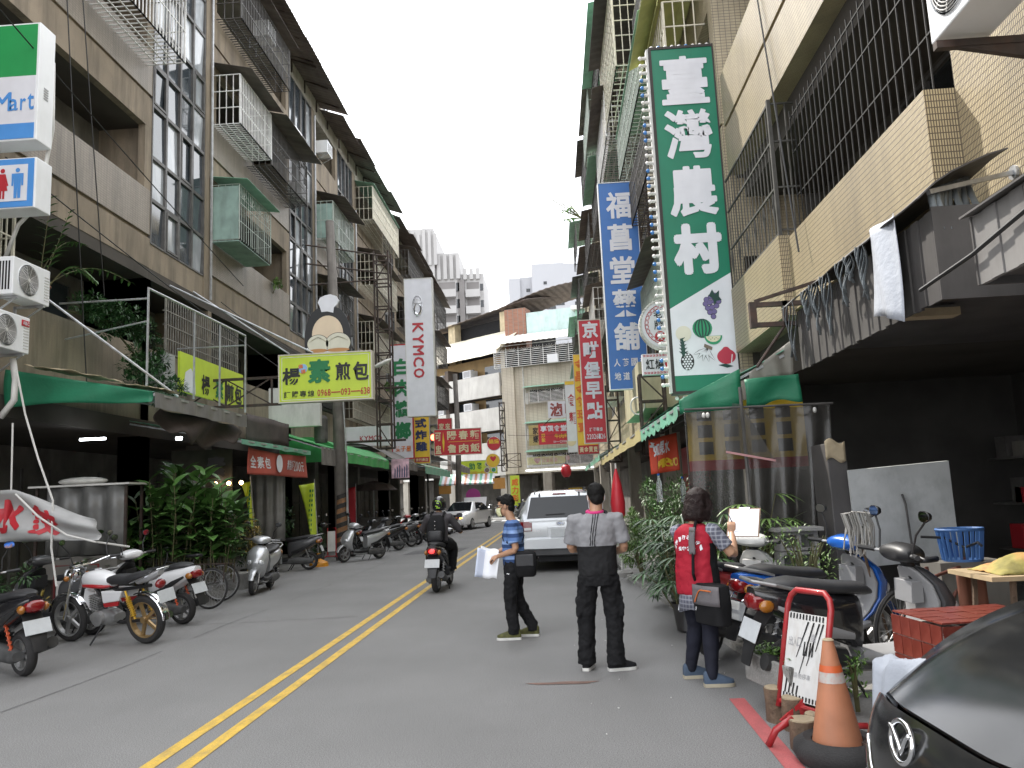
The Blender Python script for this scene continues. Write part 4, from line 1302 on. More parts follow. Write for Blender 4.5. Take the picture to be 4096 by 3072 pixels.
for i in range(6):
 disc(m, 2.55 + 0.028 * i, 3.935 - 0.02 * (i % 2), 0.006, 0.009, yq - .007, 6)
f_('melon_seed', m, S_BLK)
m = MB(); disc(m, 2.16, 4.03, 0.125, 0.125, yq)
f_('faded_fruit', m, flat('faded cream print', (0.64, 0.60, 0.50)))
m = MB()
rt = Matrix.Rotation(R(12), 3, 'Y')
for j in range(5):
 z = 3.68 + j * 0.055
 for q in (-1, 1):
  p = [(2.14 - 0.01 * j, z), (2.14 + q * (0.075 - 0.008 * j), z + 0.07), (2.14 - 0.01 * j, z + 0.05)]
  m.poly([(a, yq - .003, b) for a, b in p])
disc(m, 2.135, 3.79, 0.03, 0.15, yq - .002)
f_('pineapple_leaf', m, flat('dark leaf print', (0.01, 0.05, 0.04)))
m = MB(); disc(m, 2.19, 3.58, 0.105, 0.14, yq)
f_('pineapple_outline', m, S_BLK)
m = MB()
for r_ in range(-3, 4):
 for c in range(-2, 3):
  x = 2.19 + (c + 0.5 * (r_ % 2)) * 0.045; z = 3.58 + r_ * 0.038
  if ((x - 2.19) / 0.085) ** 2 + ((z - 3.58) / 0.125) ** 2 < 1:
   disc(m, x, z, 0.018, 0.018, yq - .002, 6)
f_('pineapple_scale', m, S_LET)
m = MB(); m2 = MB()
for i in range(5):
 a = R(205 + i * 22)
 p0 = V((2.52, 0, 3.78)); p1 = p0 + V((math.cos(a) * 0.25, 0, math.sin(a) * 0.22))
 md = (p0 + p1) / 2 + V((-0.02, 0, -0.01))
 for mm_, wd, yy in ((m, 0.030, yq), (m2, 0.022, yq - .002)):
  for (a_, wa), (b_, wb) in zip(((p0, .3), (md, 1), (p1, .2)), ((md, 1), (p1, .2))):
   dd = (b_ - a_).normalized(); nn = V((-dd.z, 0, dd.x))
   mm_.quad(*[(q.x, yy, q.z) for q in (a_ - nn * wd * wa, a_ + nn * wd * wa, b_ + nn * wd * wb, b_ - nn * wd * wb)])
f_('banana_outline', m, S_BLK)
f_('banana', m2, S_LET)
m = MB().poly([(2.46, yq - .004, 3.80), (2.58, yq - .004, 3.74), (2.595, yq - .004, 3.79), (2.475, yq - .004, 3.85)])
f_('banana_stalk', m, flat('stalk brown', (0.16, 0.12, 0.09)))
m = MB().poly([(2.80 + 0.145 * math.cos(a) * (1 if a < PI * .4 or a > PI * .6 else .8), yq, 3.63 + (0.12 if math.sin(a) < 0.9 else 0.155) * math.sin(a)) for a in [2 * PI * j / 24 for j in range(24)]])
f_('peach', m, flat('peach red', (0.44, 0.03, 0.06)))
m = MB().quad((2.86, yq - .002, 3.51), (2.875, yq - .002, 3.51), (2.90, yq - .002, 3.66), (2.885, yq - .002, 3.66))
f_('peach_crease', m, S_LET)
m = MB().poly([(2.66, yq - .002, 3.50), (2.78, yq - .002, 3.515), (2.90, yq - .002, 3.47), (2.80, yq - .002, 3.45)])
f_('peach_leaf', m, flat('dark leaf print', (0.01, 0.05, 0.04)))
bulbw = MB().sphere((0, 0, 0), 0.034, 8, 6).mesh('bulb', flat('white bulb', (0.72, 0.7, 0.68), 0.2), smooth=True)
bulbb = MB().sphere((0, 0, 0), 0.034, 8, 6).mesh('bulb', flat('blue bulb', (0.06, 0.2, 0.5), 0.2), smooth=True)
sk = MB().lathe([(0.02, 0), (0.028, 0.02), (0.028, 0.07)], (0, 0, 0), 'x', 8).mesh('socket', OFFW)
for i in range(43):
 z = 8.78 - i * 0.132
 part('bulb', bulbb if (i // 3) % 2 else bulbw, g_, (1.80, Y + 0.10, z))
 part('socket', sk, g_, (1.825, Y + 0.10, z))
MB().box(1.895, Y + 0.04, 3.1, 1.929, Y + 0.17, 8.9).build('bulb_rail', OFFW, g_)
for i in range(9):
 part('bulb', bulbb if i % 4 == 1 else bulbw, g_, (2.0 + i * 0.115, Y + 0.1, 8.95))
 part('bulb', bulbw, g_, (2.0 + i * 0.115, Y + 0.1, 3.02))
lattice(g_, 3.08, 3.26, 12.52, 12.7, 3.3, 9.9, 0.95, 0.055)
m = MB()
for z in (3.6, 4.7, 5.7, 6.6, 7.6, 8.4):
 m.bar((3.0, 12.6, z), (3.1, 12.6, z), 0.05)
m.build('bracket', STEEL, g_)
# arm bracket on the fascia corner nearer by
m = MB()
for z in (3.52, 3.30):
 m.bar((2.22, 8.5, z), (2.99, 8.5, z), 0.05)
m.bar((2.22, 8.5, 3.27), (2.22, 8.5, 3.55), 0.07)
m.bar((2.25, 8.5, 3.56), (2.99, 8.5, 3.76), 0.035)
m.bar((2.56, 8.5, 3.28), (2.56, 8.5, 3.55), 0.05)
m.tube([(2.22, 8.52, 2.85), (2.56, 8.5, 3.3)], 0.018, 6)
t = m.build('steel_bracket', STEEL)
tag(t, 'rusty steel sign arm sticking out below the yellow tiled balcony', 'bracket')
# --- blue medicine shop sign
b_ = board('vertical_sign', 'tall blue vertical sign with white characters of a medicine shop', 1.52, 2.52, 4.14, 9.61, 20, S_BLU, WHITE, 0.2, 0.02)
m = MB()
for i, c in enumerate('福菖堂藥舖'):
 put(m, c, (1.71, 20.002, 8.62 - i * 0.87), X * 0.64, Z * 0.72, 0.030)
line(m, '人蔘國藥', (1.66, 20.002, 4.73), X * 0.82, Z * 0.20, 0.35, 0.02)
line(m, '地道葯材', (1.66, 20.002, 4.38), X * 0.82, Z * 0.20, 0.35, 0.02)
m.build('lettering', S_LET, b_)
lattice(b_, 2.54, 2.78, 20.02, 20.2, 3.0, 10.2, 1.0, 0.05)
# --- red breakfast sign
r_ = board('vertical_sign', 'red vertical breakfast shop sign with a phone number at its foot', 1.09, 1.87, 3.25, 7.52, 27, S_RED, flat('cream frame', (0.55, 0.5, 0.42)), 0.24, 0.03)
m = MB()
for i, c in enumerate('京畊堡早點'):
 put(m, c, (1.22, 27.002, 6.87 - i * 0.70), X * 0.54, Z * 0.58, 0.036)
line(m, '訂餐專線', (1.28, 27.002, 3.66), X * 0.44, Z * 0.13, 0.12, 0.012)
line(m, '22026126', (1.18, 27.002, 3.40), X * 0.62, Z * 0.17, 0.18, 0.012)
m.build('lettering', S_LET, r_)
lattice(r_, 1.9, 2.3, 27.0, 27.2, 2.6, 5.2, 0.7, 0.05)
# --- yellow sign behind it
y_ = board('vertical_sign', 'yellow vertical gold dealer sign half hidden behind the red breakfast sign', 0.97, 1.80, 3.08, 7.04, 31, S_YEL, GREY, 0.2, 0.02)
m = MB()
for i, c in enumerate('金昌金飾珠寶'):
 put(m, c, (1.02, 31.002, 6.45 - i * 0.5), X * 0.5, Z * 0.40, 0.03)
m.build('lettering', S_ORG, y_)
MB().box(1.0, 30.992, 3.1, 1.78, 31.01, 3.44).build('red_foot', S_DRD, y_)
m = MB(); line(m, '黃金買賣', (1.04, 30.988, 3.16), X * 0.70, Z * 0.22, 0.08, 0.03)
m.build('lettering', S_CRM, y_)
# --- white noodle sign
w_ = board('vertical_sign', 'narrow white noodle shop sign with a bowl picture, beside the yellow sign', 0.68, 1.55, 3.44, 6.70, 36, S_LET, GREY, 0.2, 0.02)
m = MB()
for i, (c, dx, z) in enumerate((('食', 0.10, 5.55), ('麵', 0.14, 4.72), ('館', 0.46, 4.3), ('堂', 0.46, 5.2))):
 put(m, c, (0.68 + dx, 36.002, z), X * 0.36, Z * 0.55, 0.02)
m.build('lettering', S_DRD, w_)
MB().box(0.70, 36.0, 6.52, 1.53, 36.006, 6.68).build('top_band', S_YEL, w_)
m = MB()
m.poly([(0.86 + 0.22 * math.cos(a), 36.002, 3.95 + 0.22 * math.sin(a)) for a in [PI + PI * j / 12 for j in range(13)]])
m.build('bowl', S_CRM, w_)
# --- round noodle sign with oblong tail
c_ = thing('round_sign', 'round white beef noodle sign with key border, over its oblong name board', 'sign', (2.25, 15, 3.76))
m = MB().lathe([(0.50, 0), (0.50, 0.16)], (2.27, 15.02, 4.72), 'y', 48)
m.build('rim', OFFW, c_)
MB().lathe([(0.455, 0), (0.455, 0.01)], (2.27, 15.008, 4.72), 'y', 48).build('face', S_LET, c_)
m = MB()
for i in range(26):
 a = 2 * PI * i / 26
 p = lambda r, a: (2.27 + r * math.cos(a), 15.004, 4.72 + r * math.sin(a))
 for rr, a0, a1 in ((0.40, 0, 0.20), (0.34, 0.04, 0.16)):
  m.quad(p(rr, a + a0), p(rr, a + a1), p(rr - 0.015, a + a1), p(rr - 0.015, a + a0))
 for a0 in (0.0, 0.185):
  m.quad(p(0.40, a + a0), p(0.40, a + a0 + 0.03), p(0.33, a + a0 + 0.03), p(0.33, a + a0))
m.build('key_border', S_DRD, c_)
bb = MB().lathe([(0.02, 0), (0.02, 0.03)], (0, 0, 0), 'y', 6).mesh('stud', OFFW)
for i in range(44):
 a = 2 * PI * i / 44
 part('stud', bb, c_, (2.27 + 0.485 * math.cos(a), 14.985, 4.72 + 0.485 * math.sin(a)))
m = MB()
put(m, '老', (2.05, 15.003, 4.84), X * 0.17, Z * 0.18, 0.015); put(m, '牌', (2.05, 15.003, 4.62), X * 0.17, Z * 0.18, 0.015)
m.build('lettering', S_BLK, c_)
m = MB().lathe([(0.10, 0), (0.10, 0.004)], (2.15, 15.002, 4.49), 'y', 20)
m.build('red_seal', S_DRD, c_)
m = MB(); put(m, '張', (2.09, 14.998, 4.42), X * 0.12, Z * 0.14, 0.02)
m.build('lettering', S_LET, c_)
MB().box(1.78, 15.0, 3.76, 2.78, 15.14, 4.16).build('name_board', S_LET, c_)
m = MB(); line(m, '紅燒', (1.84, 14.996, 3.86), X * 0.34, Z * 0.20, 0.1, 0.02)
m.build('lettering', S_BLK, c_)
m = MB().lathe([(0.11, 0), (0.11, 0.004)], (2.31, 14.995, 3.96), 'y', 20)
m.build('red_seal', S_DRD, c_)
m = MB(); put(m, '牛', (2.25, 14.99, 3.89), X * 0.12, Z * 0.14, 0.02)
m.build('lettering', S_LET, c_)
m = MB()
for z in (3.775, 4.105):
 for i in range(16):
  x = 1.80 + i * 0.06
  m.box(x, 14.996, z, x + 0.045, 14.999, z + 0.012).box(x, 14.996, z + 0.025, x + 0.045, 14.999, z + 0.037).box(x + 0.033, 14.996, z + 0.012, x + 0.045, 14.999, z + 0.025)
m.build('key_border', S_DRD, c_)
lattice(c_, 2.8, 3.0, 15.02, 15.15, 3.2, 5.3, 0.7, 0.045)
# --- convenience store sign on the left with the toilet sign below
m_ = thing('store_sign', 'green white and blue lightbox of a convenience store on the wall', 'sign', (-7.9, 11, 7.1))
MB().box(-8.9, 10.8, 7.15, -7.40, 11.17, 9.03).build('case', WHITE, m_, bevel=0.012)
MB().box(-8.88, 10.792, 8.17, -7.44, 10.801, 9.0).build('green_band', flat('store green', (0.02, 0.27, 0.075)), m_)
MB().box(-8.88, 10.792, 7.42, -7.44, 10.801, 8.17).build('white_band', S_LET, m_)
MB().box(-8.88, 10.792, 7.18, -7.44, 10.801, 7.42).build('blue_band', flat('store blue', (0.07, 0.26, 0.62)), m_)
m = MB(); line(m, 'FamilyM', (-9.42, 10.788, 7.62), X * 1.62, Z * 0.30, 0.1, 0.03, fit=True)
for c, x, ww, h in (('a', -7.83, 0.135, 0.19), ('r', -7.66, 0.085, 0.19), ('t', -7.55, 0.10, 0.26)):
 put(m, c, (x, 10.788, 7.62), X * ww, Z * h, 0.03)
m.build('lettering', flat('store blue', (0.07, 0.26, 0.62)), m_)
m = MB()
for i in range(5):
 m.box(-7.399, 10.93, 7.86 + i * 0.04, -7.392, 11.03, 7.88 + i * 0.04)
m.build('vent', GREY, m_)
t_ = thing('toilet_sign', 'blue bordered lightbox with red woman and blue man toilet symbols', 'sign', (-7.7, 11, 6.1))
MB().box(-8.9, 10.8, 6.10, -7.38, 11.17, 6.88).build('case', WHITE, t_, bevel=0.012)
MB().box(-8.88, 10.792, 6.12, -7.41, 10.801, 6.86).build('face', flat('store blue', (0.07, 0.26, 0.62)), t_)
MB().box(-8.8, 10.786, 6.21, -7.50, 10.793, 6.77).build('white_field', S_LET, t_)
def person_mark(x, woman, mt):
 m = MB()
 m.poly([(x + 0.035 * math.cos(a), 10.78, 6.68 + 0.035 * math.sin(a)) for a in [2 * PI * j / 14 for j in range(14)]])
 if woman:
  m.poly([(x - 0.045, 10.78, 6.63), (x + 0.045, 10.78, 6.63), (x + 0.095, 10.78, 6.45), (x + 0.07, 10.78, 6.44), (x + 0.05, 10.78, 6.52), (x + 0.085, 10.78, 6.37), (x - 0.085, 10.78, 6.37), (x - 0.05, 10.78, 6.52), (x - 0.07, 10.78, 6.44), (x - 0.095, 10.78, 6.45)])
  m.quad((x - 0.04, 10.78, 6.37), (x - 0.008, 10.78, 6.37), (x - 0.008, 10.78, 6.25), (x - 0.04, 10.78, 6.25))
  m.quad((x + 0.008, 10.78, 6.37), (x + 0.04, 10.78, 6.37), (x + 0.04, 10.78, 6.25), (x + 0.008, 10.78, 6.25))
 else:
  m.poly([(x - 0.09, 10.78, 6.63), (x + 0.09, 10.78, 6.63), (x + 0.09, 10.78, 6.44), (x + 0.062, 10.78, 6.44), (x + 0.055, 10.78, 6.58), (x + 0.05, 10.78, 6.25), (x + 0.006, 10.78, 6.25), (x, 10.78, 6.42), (x - 0.006, 10.78, 6.25), (x - 0.05, 10.78, 6.25), (x - 0.055, 10.78, 6.58), (x - 0.062, 10.78, 6.44), (x - 0.09, 10.78, 6.44)])
 m.build('symbol', mt, t_)
person_mark(-7.875, True, S_DRD)
person_mark(-7.645, False, flat('store blue', (0.07, 0.26, 0.62)))
# --- lime bun shop sign on the pole arm, with its picture board
k_ = board('shop_sign', 'lime green bun shop lightbox with black characters and a red phone number', -6.28, -4.07, 3.97, 5.11, 18, S_LIM, flat('cream frame', (0.55, 0.5, 0.42)), 0.26, 0.03)
m = MB()
for x0, z0, x1, z1 in ((-6.2, 4.03, -4.15, 4.04), (-6.2, 5.03, -4.15, 5.04), (-6.2, 4.03, -6.19, 5.04), (-4.16, 4.03, -4.15, 5.04)):
 m.box(x0, 18.004, z0, x1, 18.008, z1)
m.build('border_line', S_LET, k_)
m = MB(); m2 = MB(); m3 = MB()
put(m, '楊', (-6.18, 18.0, 4.39), X * 0.42, Z * 0.40, 0.03)
put(m, '煎', (-4.93, 18.0, 4.44), X * 0.35, Z * 0.42, 0.03)
put(m, '包', (-4.52, 18.0, 4.42), X * 0.37, Z * 0.44, 0.03)
line(m, '訂購專線', (-6.15, 18.0, 4.09), X * 0.72, Z * 0.15, 0.2, 0.015)
put(m2, '素', (-5.58, 18.0, 4.40), X * 0.53, Z * 0.56, 0.04)
line(m3, '0968-093-638', (-5.36, 18.0, 4.09), X * 1.23, Z * 0.16, 0.12, 0.03, fit=True)
m.build('lettering', S_BLK, k_); m2.build('lettering', S_DGR, k_); m3.build('lettering', S_DRD, k_)
MB().lathe([(0.11, 0), (0.11, 0.004)], (-5.70, 18.003, 4.76), 'y', 20).build('blue_dot', flat('pale blue print', (0.25, 0.45, 0.7)), k_)
m = MB(); put(m, '媽', (-5.80, 17.998, 4.75), X * 0.11, Z * 0.11, 0.02); put(m, '媽', (-5.74, 17.997, 4.63), X * 0.11, Z * 0.11, 0.02)
m.build('lettering', S_ORG, k_)
p_ = thing('picture_board', 'plain cut-out board with a white chef hat and two steamed buns on the lime sign', 'sign', (-5.1, 18.1, 5.11))
prof = []
for j in range(41):
 u = j / 40
 a = PI * (1 - u)
 prof.append((-5.13 + 0.55 * math.copysign(abs(math.cos(a)) ** 0.8, math.cos(a)) * (1 - 0.06 * math.sin(a)), 5.42 + 0.82 * math.sin(a) ** 0.8))
pts = [(-5.66, 5.13), (-5.68, 5.3)] + prof + [(-4.58, 5.3), (-4.60, 5.16)]
MB().prism([(x, 18.10, z) for x, z in pts], (0, 0.05, 0)).build('board', S_BLK, p_)
hat = [(-5.27, 6.10), (-5.31, 6.24), (-5.36, 6.33), (-5.30, 6.45), (-5.18, 6.50), (-5.05, 6.52), (-4.92, 6.47), (-4.85, 6.36), (-4.90, 6.26), (-4.97, 6.20), (-4.99, 6.07), (-5.13, 6.11)]
MB().prism([(x, 18.09, z) for x, z in hat], (0, 0.06, 0)).build('chef_hat', S_LET, p_)
m = MB().poly([(-5.13 + 0.37 * math.cos(a), 18.094, 5.56 + 0.45 * math.sin(a)) for a in [2 * PI * j / 30 for j in range(30)]])
m.build('cream_oval', flat('warm cream print', (0.66, 0.53, 0.38)), p_)
m = MB().poly([(-5.13 + 0.51 * math.cos(a), 18.09, 5.22 + 0.12 * math.sin(a)) for a in [2 * PI * j / 30 for j in range(30)]])
m.build('tray', S_LET, p_)
for cx, rx, rz in ((-5.36, 0.25, 0.21), (-4.88, 0.29, 0.24)):
 m = MB().poly([(cx + (rx + .012) * math.cos(a), 18.087, 5.34 + (rz + .012) * math.sin(a)) for a in [2 * PI * j / 28 for j in range(28)]])
 m.build('bun_outline', S_BLK, p_)
 m = MB().poly([(cx + rx * math.cos(a), 18.084, 5.34 + rz * math.sin(a) - (0.03 if math.sin(a) < -0.5 else 0)) for a in [2 * PI * j / 28 for j in range(28)]])
 m.build('bun', flat('bun print', (0.60, 0.58, 0.47)), p_)
 m = MB().poly([(cx + rx * 0.93 * math.cos(a), 18.080, 5.175 + 0.045 * math.sin(a)) for a in [2 * PI * j / 24 for j in range(24)]])
 m.build('bun_base', flat('bun crust print', (0.42, 0.21, 0.07)), p_)
 m = MB()
 for j in range(7):
  a = PI * (0.12 + 0.76 * j / 6)
  q0 = V((cx, 18.079, 5.50)); q1 = V((cx + rx * 0.85 * math.cos(a), 18.079, 5.34 + rz * 0.55 * math.sin(a)))
  nn = V((-(q1 - q0).z, 0, (q1 - q0).x)).normalized() * 0.005
  m.quad(q0 - nn, q0 + nn, q1 + nn, q1 - nn)
 m.build('bun_pleat', flat('bun pleat print', (0.36, 0.33, 0.22)), p_)
MB().bar((-5.6, 18.18, 5.1), (-5.6, 18.18, 6.0), 0.04).bar((-4.65, 18.18, 5.1), (-4.65, 18.18, 6.0), 0.04).bar((-5.6, 18.18, 5.95), (-4.65, 18.18, 5.95), 0.03).build('back_frame', STEEL, p_)
# the sign's arm and stays
m = MB()
for z in (3.98, 4.62):
 m.bar((-8.6, 18.2, z), (-6.28, 18.2, z), 0.06)
for a, b in ((-8.6, -7.6), (-7.6, -6.5)):
 m.bar((a, 18.2, 3.98), (b, 18.2, 4.62), 0.03)
 m.bar((a, 18.2, 4.62), (b, 18.2, 3.98), 0.03)
 m.bar((b, 18.2, 3.98), (b, 18.2, 4.62), 0.04)
m.build('arm', STEEL, k_)
m = MB()
m.tube([(-8.5, 17.2, 6.7), (-5.45, 18.0, 5.12)], 0.02, 6)
m.tube([(-8.0, 17.3, 6.55), (-6.03, 18.05, 5.13)], 0.018, 6)
m.build('stay', GALV, k_)
# lime banner of the same shop behind the frame at the second floor
l_ = thing('wall_banner', 'lime green banner of the bun shop behind a bare pipe frame', 'banner', (-7.9, 18.2, 4.2))
MB().box(-7.95, 16.5, 4.15, -7.90, 20.0, 5.02).build('sheet', S_LIM, l_)
m = MB(); m2 = MB()
for c, y, mb in (('楊', 17.55, m), ('素', 18.3, m2), ('煎', 18.95, m), ('包', 19.45, m)):
 put(mb, c, (-7.895, y, 4.22), V((0, 0.45, 0)), Z * 0.46, 0.035)
m.build('lettering', S_BLK, l_); m2.build('lettering', S_DGR, l_)
MB().prism([(-7.896, 16.65, 4.17), (-7.896, 17.25, 4.17), (-7.896, 17.2, 4.6), (-7.896, 17.0, 4.72), (-7.896, 16.75, 4.6)], (0.003, 0, 0)).build('white_print', S_LET, l_)
MB().box(-8.3, 15.9, 4.0, -7.96, 16.4, 4.9).build('box_end', GREY, l_)
f = MB()
for y in (13.2, 15.0, 16.2, 17.6):
 f.tube([(-6.9, y, 3.75), (-6.9, y, 5.5)], 0.022, 6)
f.tube([(-6.9, 13.2, 5.48), (-6.9, 17.6, 5.52)], 0.022, 6)
for y in (13.2, 17.6):
 f.tube([(-6.9, y, 5.3), (-8.5, y, 5.3)], 0.018, 6)
f.tube([(-6.9, 13.2, 4.9), (-8.5, 13.4, 4.7)], 0.016, 6)
f.tube([(-8.1, 11.7, 5.25), (-6.2, 12.9, 3.5)], 0.02, 6)
t = f.build('pipe_frame', GALV)
tag(t, 'bare galvanised pipe frame standing on the green awning', 'frame')
# --- white and red motorcycle shop lightbox with lattice
q_ = board('vertical_sign', 'tall white lightbox with a silver oval badge and red letters', -5.47, -4.36, 4.78, 10.20, 30, S_LET, OFFW, 0.34, 0.03)
m = MB()
yy = 29.998
for i, c in enumerate('KYMCO'):
 cz = 8.42 - i * 0.445
 v0 = V((-4.98 + 0.26, yy, cz))
 put(m, c, v0 - X * 0.46, V((0, 0, -0.38)), X * 0.43, 0.05)
m.build('lettering', S_DRD, q_)
m = MB().tube([(-4.95 + 0.19 * math.cos(a), 29.985, 9.10 + 0.40 * math.sin(a)) for a in [2 * PI * j / 40 for j in range(40)]], 0.022, 6, True)
m.build('badge_ring', CHROME, q_)
m = MB().tube([(-4.95 + 0.13 * math.cos(a), 29.985, 8.96 + 0.22 * math.sin(a)) for a in [PI * 0.62 + PI * 1.76 * j / 20 for j in range(21)]], [0.012 + 0.035 * abs(math.sin(PI * j / 20)) for j in range(21)], 6)
m.prism([(-5.09, 29.97, 9.19), (-4.81, 29.97, 9.19), (-4.81, 29.97, 9.25), (-4.86, 29.97, 9.29), (-5.04, 29.97, 9.29), (-5.09, 29.97, 9.25)], (0, 0.03, 0))
m.prism([(-5.04, 29.97, 9.29), (-4.86, 29.97, 9.29), (-4.84, 29.97, 9.38), (-5.06, 29.97, 9.38)], (0, 0.03, 0))
m.build('badge', CHROME, q_)
lattice(q_, -6.5, -5.95, 29.4, 29.9, 3.6, 11.2, 0.9, 0.06)
for a, b in (((-8.6, 27.6, 11.0), (-6.0, 29.5, 11.0)), ((-8.6, 27.6, 10.3), (-6.0, 29.5, 10.3)), ((-8.6, 28.0, 9.6), (-6.0, 29.5, 10.1)), ((-8.6, 29.6, 5.9), (-5.5, 29.8, 5.9)), ((-8.6, 29.6, 3.9), (-5.5, 29.8, 3.9))):
 MB().tube([a, b], 0.03 if a[2] > 6 else 0.05, 6).build('arm', STEEL, q_)
wbx = thing('small_lightbox', 'small white lightbox with red letters beside the steel lattice', 'sign', (-7.6, 31.8, 3.9))
MB().box(-8.5, 31.6, 3.85, -6.5, 31.85, 4.65).build('case', WHITE, wbx, bevel=0.01)
m = MB(); line(m, 'KYMCO', (-7.7, 31.595, 4.05), X * 0.9, Z * 0.22, 0.1, 0.03, fit=True)
m.build('lettering', S_DRD, wbx)
wb = thing('shop_sign', 'blank white sign box under the lime bun sign', 'sign', (-7.4, 22, 3.8))
MB().box(-8.1, 22.4, 3.85, -6.6, 22.6, 5.0).build('case', OFFW, wb, bevel=0.01)
# --- betel nut sign, fried chicken sign
s_ = board('vertical_sign', 'white vertical betel nut sign with thick green characters and red border', -7.30, -6.28, 3.50, 8.82, 36, S_LET, S_DRD, 0.16, 0.05)
m = MB()
for i, c in enumerate('白肉檳榔'):
 put(m, c, (-7.16, 35.998, 7.35 - i * 0.98), X * 0.76, Z * 0.80, 0.05)
m.build('lettering', S_DGR, s_)
m = MB(); line(m, '雙子星', (-7.14, 35.998, 3.85), X * 0.72, Z * 0.24, 0.1, 0.02)
m.build('lettering', S_ORG, s_)
h_ = board('vertical_sign', 'yellow and grey fried chicken sign with navy characters by the traffic light', -6.67, -5.86, 3.34, 5.62, 38, S_YEL, GREY, 0.18, 0.02)
m = MB()
for i, c in enumerate('式炸雞'):
 put(m, c, (-6.56, 37.998, 5.06 - i * 0.56), X * 0.56, Z * 0.46, 0.05)
m.build('lettering', S_NAVY, h_)
MB().box(-6.62, 37.994, 3.42, -5.92, 38.002, 3.66).build('red_plate', S_DRD, h_)
m = MB(); line(m, '旅行商店', (-6.57, 37.99, 3.46), X * 0.6, Z * 0.15, 0.1, 0.02)
m.build('lettering', S_CRM, h_)
# --- noodle and rice sign, little red sign, buffet board, lottery signs
n_ = board('shop_sign', 'red noodle and braised rice sign with cream characters at the junction', -6.27, -3.73, 3.90, 5.30, 42, S_RED, flat('cream frame', (0.55, 0.5, 0.42)), 0.2, 0.03)
m = MB()
line(m, '陽春麵', (-5.55, 41.998, 4.72), X * 1.72, Z * 0.46, 0.2, 0.03)
line(m, '魯肉飯', (-5.55, 41.998, 4.02), X * 1.72, Z * 0.46, 0.2, 0.03)
put(m, '可', (-6.2, 41.998, 4.68), X * 0.32, Z * 0.46, 0.03); put(m, '盅', (-6.2, 41.998, 4.0), X * 0.32, Z * 0.46, 0.03)
m.build('lettering', S_CRM, n_)
m = MB().poly([(-5.76, 42.0, 4.05), (-5.70, 42.0, 4.6), (-5.76, 42.0, 5.15), (-5.82, 42.0, 4.6)])
m.quad((-5.5, 42.0, 4.60), (-3.85, 42.0, 4.60), (-3.85, 42.0, 4.62), (-5.5, 42.0, 4.62))
m.build('gold_lozenge', S_YEL, n_)
a_ = board('shop_sign', 'small red sign with cream characters behind the noodle sign', -6.93, -6.02, 5.0, 6.5, 48, S_RED, flat('cream frame', (0.55, 0.5, 0.42)), 0.2, 0.03)
m = MB(); line(m, '家來', (-6.83, 47.998, 5.75), X * 0.7, Z * 0.45, 0.2, 0.02); put(m, '飯', (-6.6, 47.998, 5.1), X * 0.4, Z * 0.5, 0.02)
m.build('lettering', S_CRM, a_)
z_ = board('shop_sign', 'yellow buffet restaurant board with dishes, over the striped awning', -7.0, -4.2, 3.35, 4.42, 60, S_LIM, OFFW, 0.2, 0.03)
m = MB(); line(m, '助餐', (-6.35, 59.998, 3.72), X * 1.0, Z * 0.52, 0.2, 0.03)
m.build('lettering', S_DGR, z_)
m = MB(); line(m, '02-2201-3224', (-6.75, 59.998, 3.42), X * 1.7, Z * 0.17, 0.12, 0.02, fit=True)
m.build('lettering', S_ORG, z_)
for x, z, q, mt in ((-4.95, 4.1, 0.2, 'stalk brown'), (-4.55, 4.15, 0.17, 'peach red'), (-5.0, 3.65, 0.22, 'stalk brown'), (-4.5, 3.65, 0.2, 'melon green'), (-4.75, 3.92, 0.16, 'sign yellow')):
 MB().lathe([(q, 0), (q, 0.004)], (x, 59.996, z), 'y', 18).build('dish', OFFW, z_)
 MB().lathe([(q * 0.75, 0), (q * 0.75, 0.004)], (x, 59.99, z), 'y', 18).build('food', MATS[mt], z_)
for i, (x, z, q, lab, fc) in enumerate(((-3.45, 4.75, 0.42, 'round red and white restaurant sign beside the noodle sign', S_RED), (-3.55, 3.75, 0.42, 'yellow round lottery sign with a red heart', S_YEL))):
 t = thing('round_sign', lab, 'sign', (x, 47, z - q))
 MB().lathe([(q, 0), (q, 0.14)], (x, 47, z), 'y', 28).build('rim', OFFW, t)
 MB().lathe([(q * 0.94, 0), (q * 0.94, 0.012)], (x, 46.99, z), 'y', 28).build('face', fc, t)
 m = MB()
 if i:
  m.poly([(x + 0.02 + 0.18 * math.sin(a) ** 3, 46.985, z + 0.12 + 0.012 * (13 * math.cos(a) - 5 * math.cos(2 * a) - 2 * math.cos(3 * a))) for a in [2 * PI * j / 24 for j in range(24)]])
  m.build('heart', S_RED, t)
 else:
  line(m, '鍋燒', (x - 0.3, 46.985, z - 0.02), X * 0.6, Z * 0.28, 0.1, 0.03)
  m.build('lettering', S_YEL, t)
 MB().tube([(x + q, 47.07, z), (-2.9, 47.07, z)], 0.03, 6).build('arm', STEEL, t)
lt = thing('sign_lattice', 'rusty lattice sign tower without a sign at the corner block', 'frame', (-2.9, 47.2, 3))
lattice(lt, -3.05, -2.75, 47.0, 47.3, 3.1, 7.2, 0.45, 0.05)
lattice(lt, -2.7, -1.9, 47.1, 47.1, 3.3, 4.1, 0.4, 0.045)
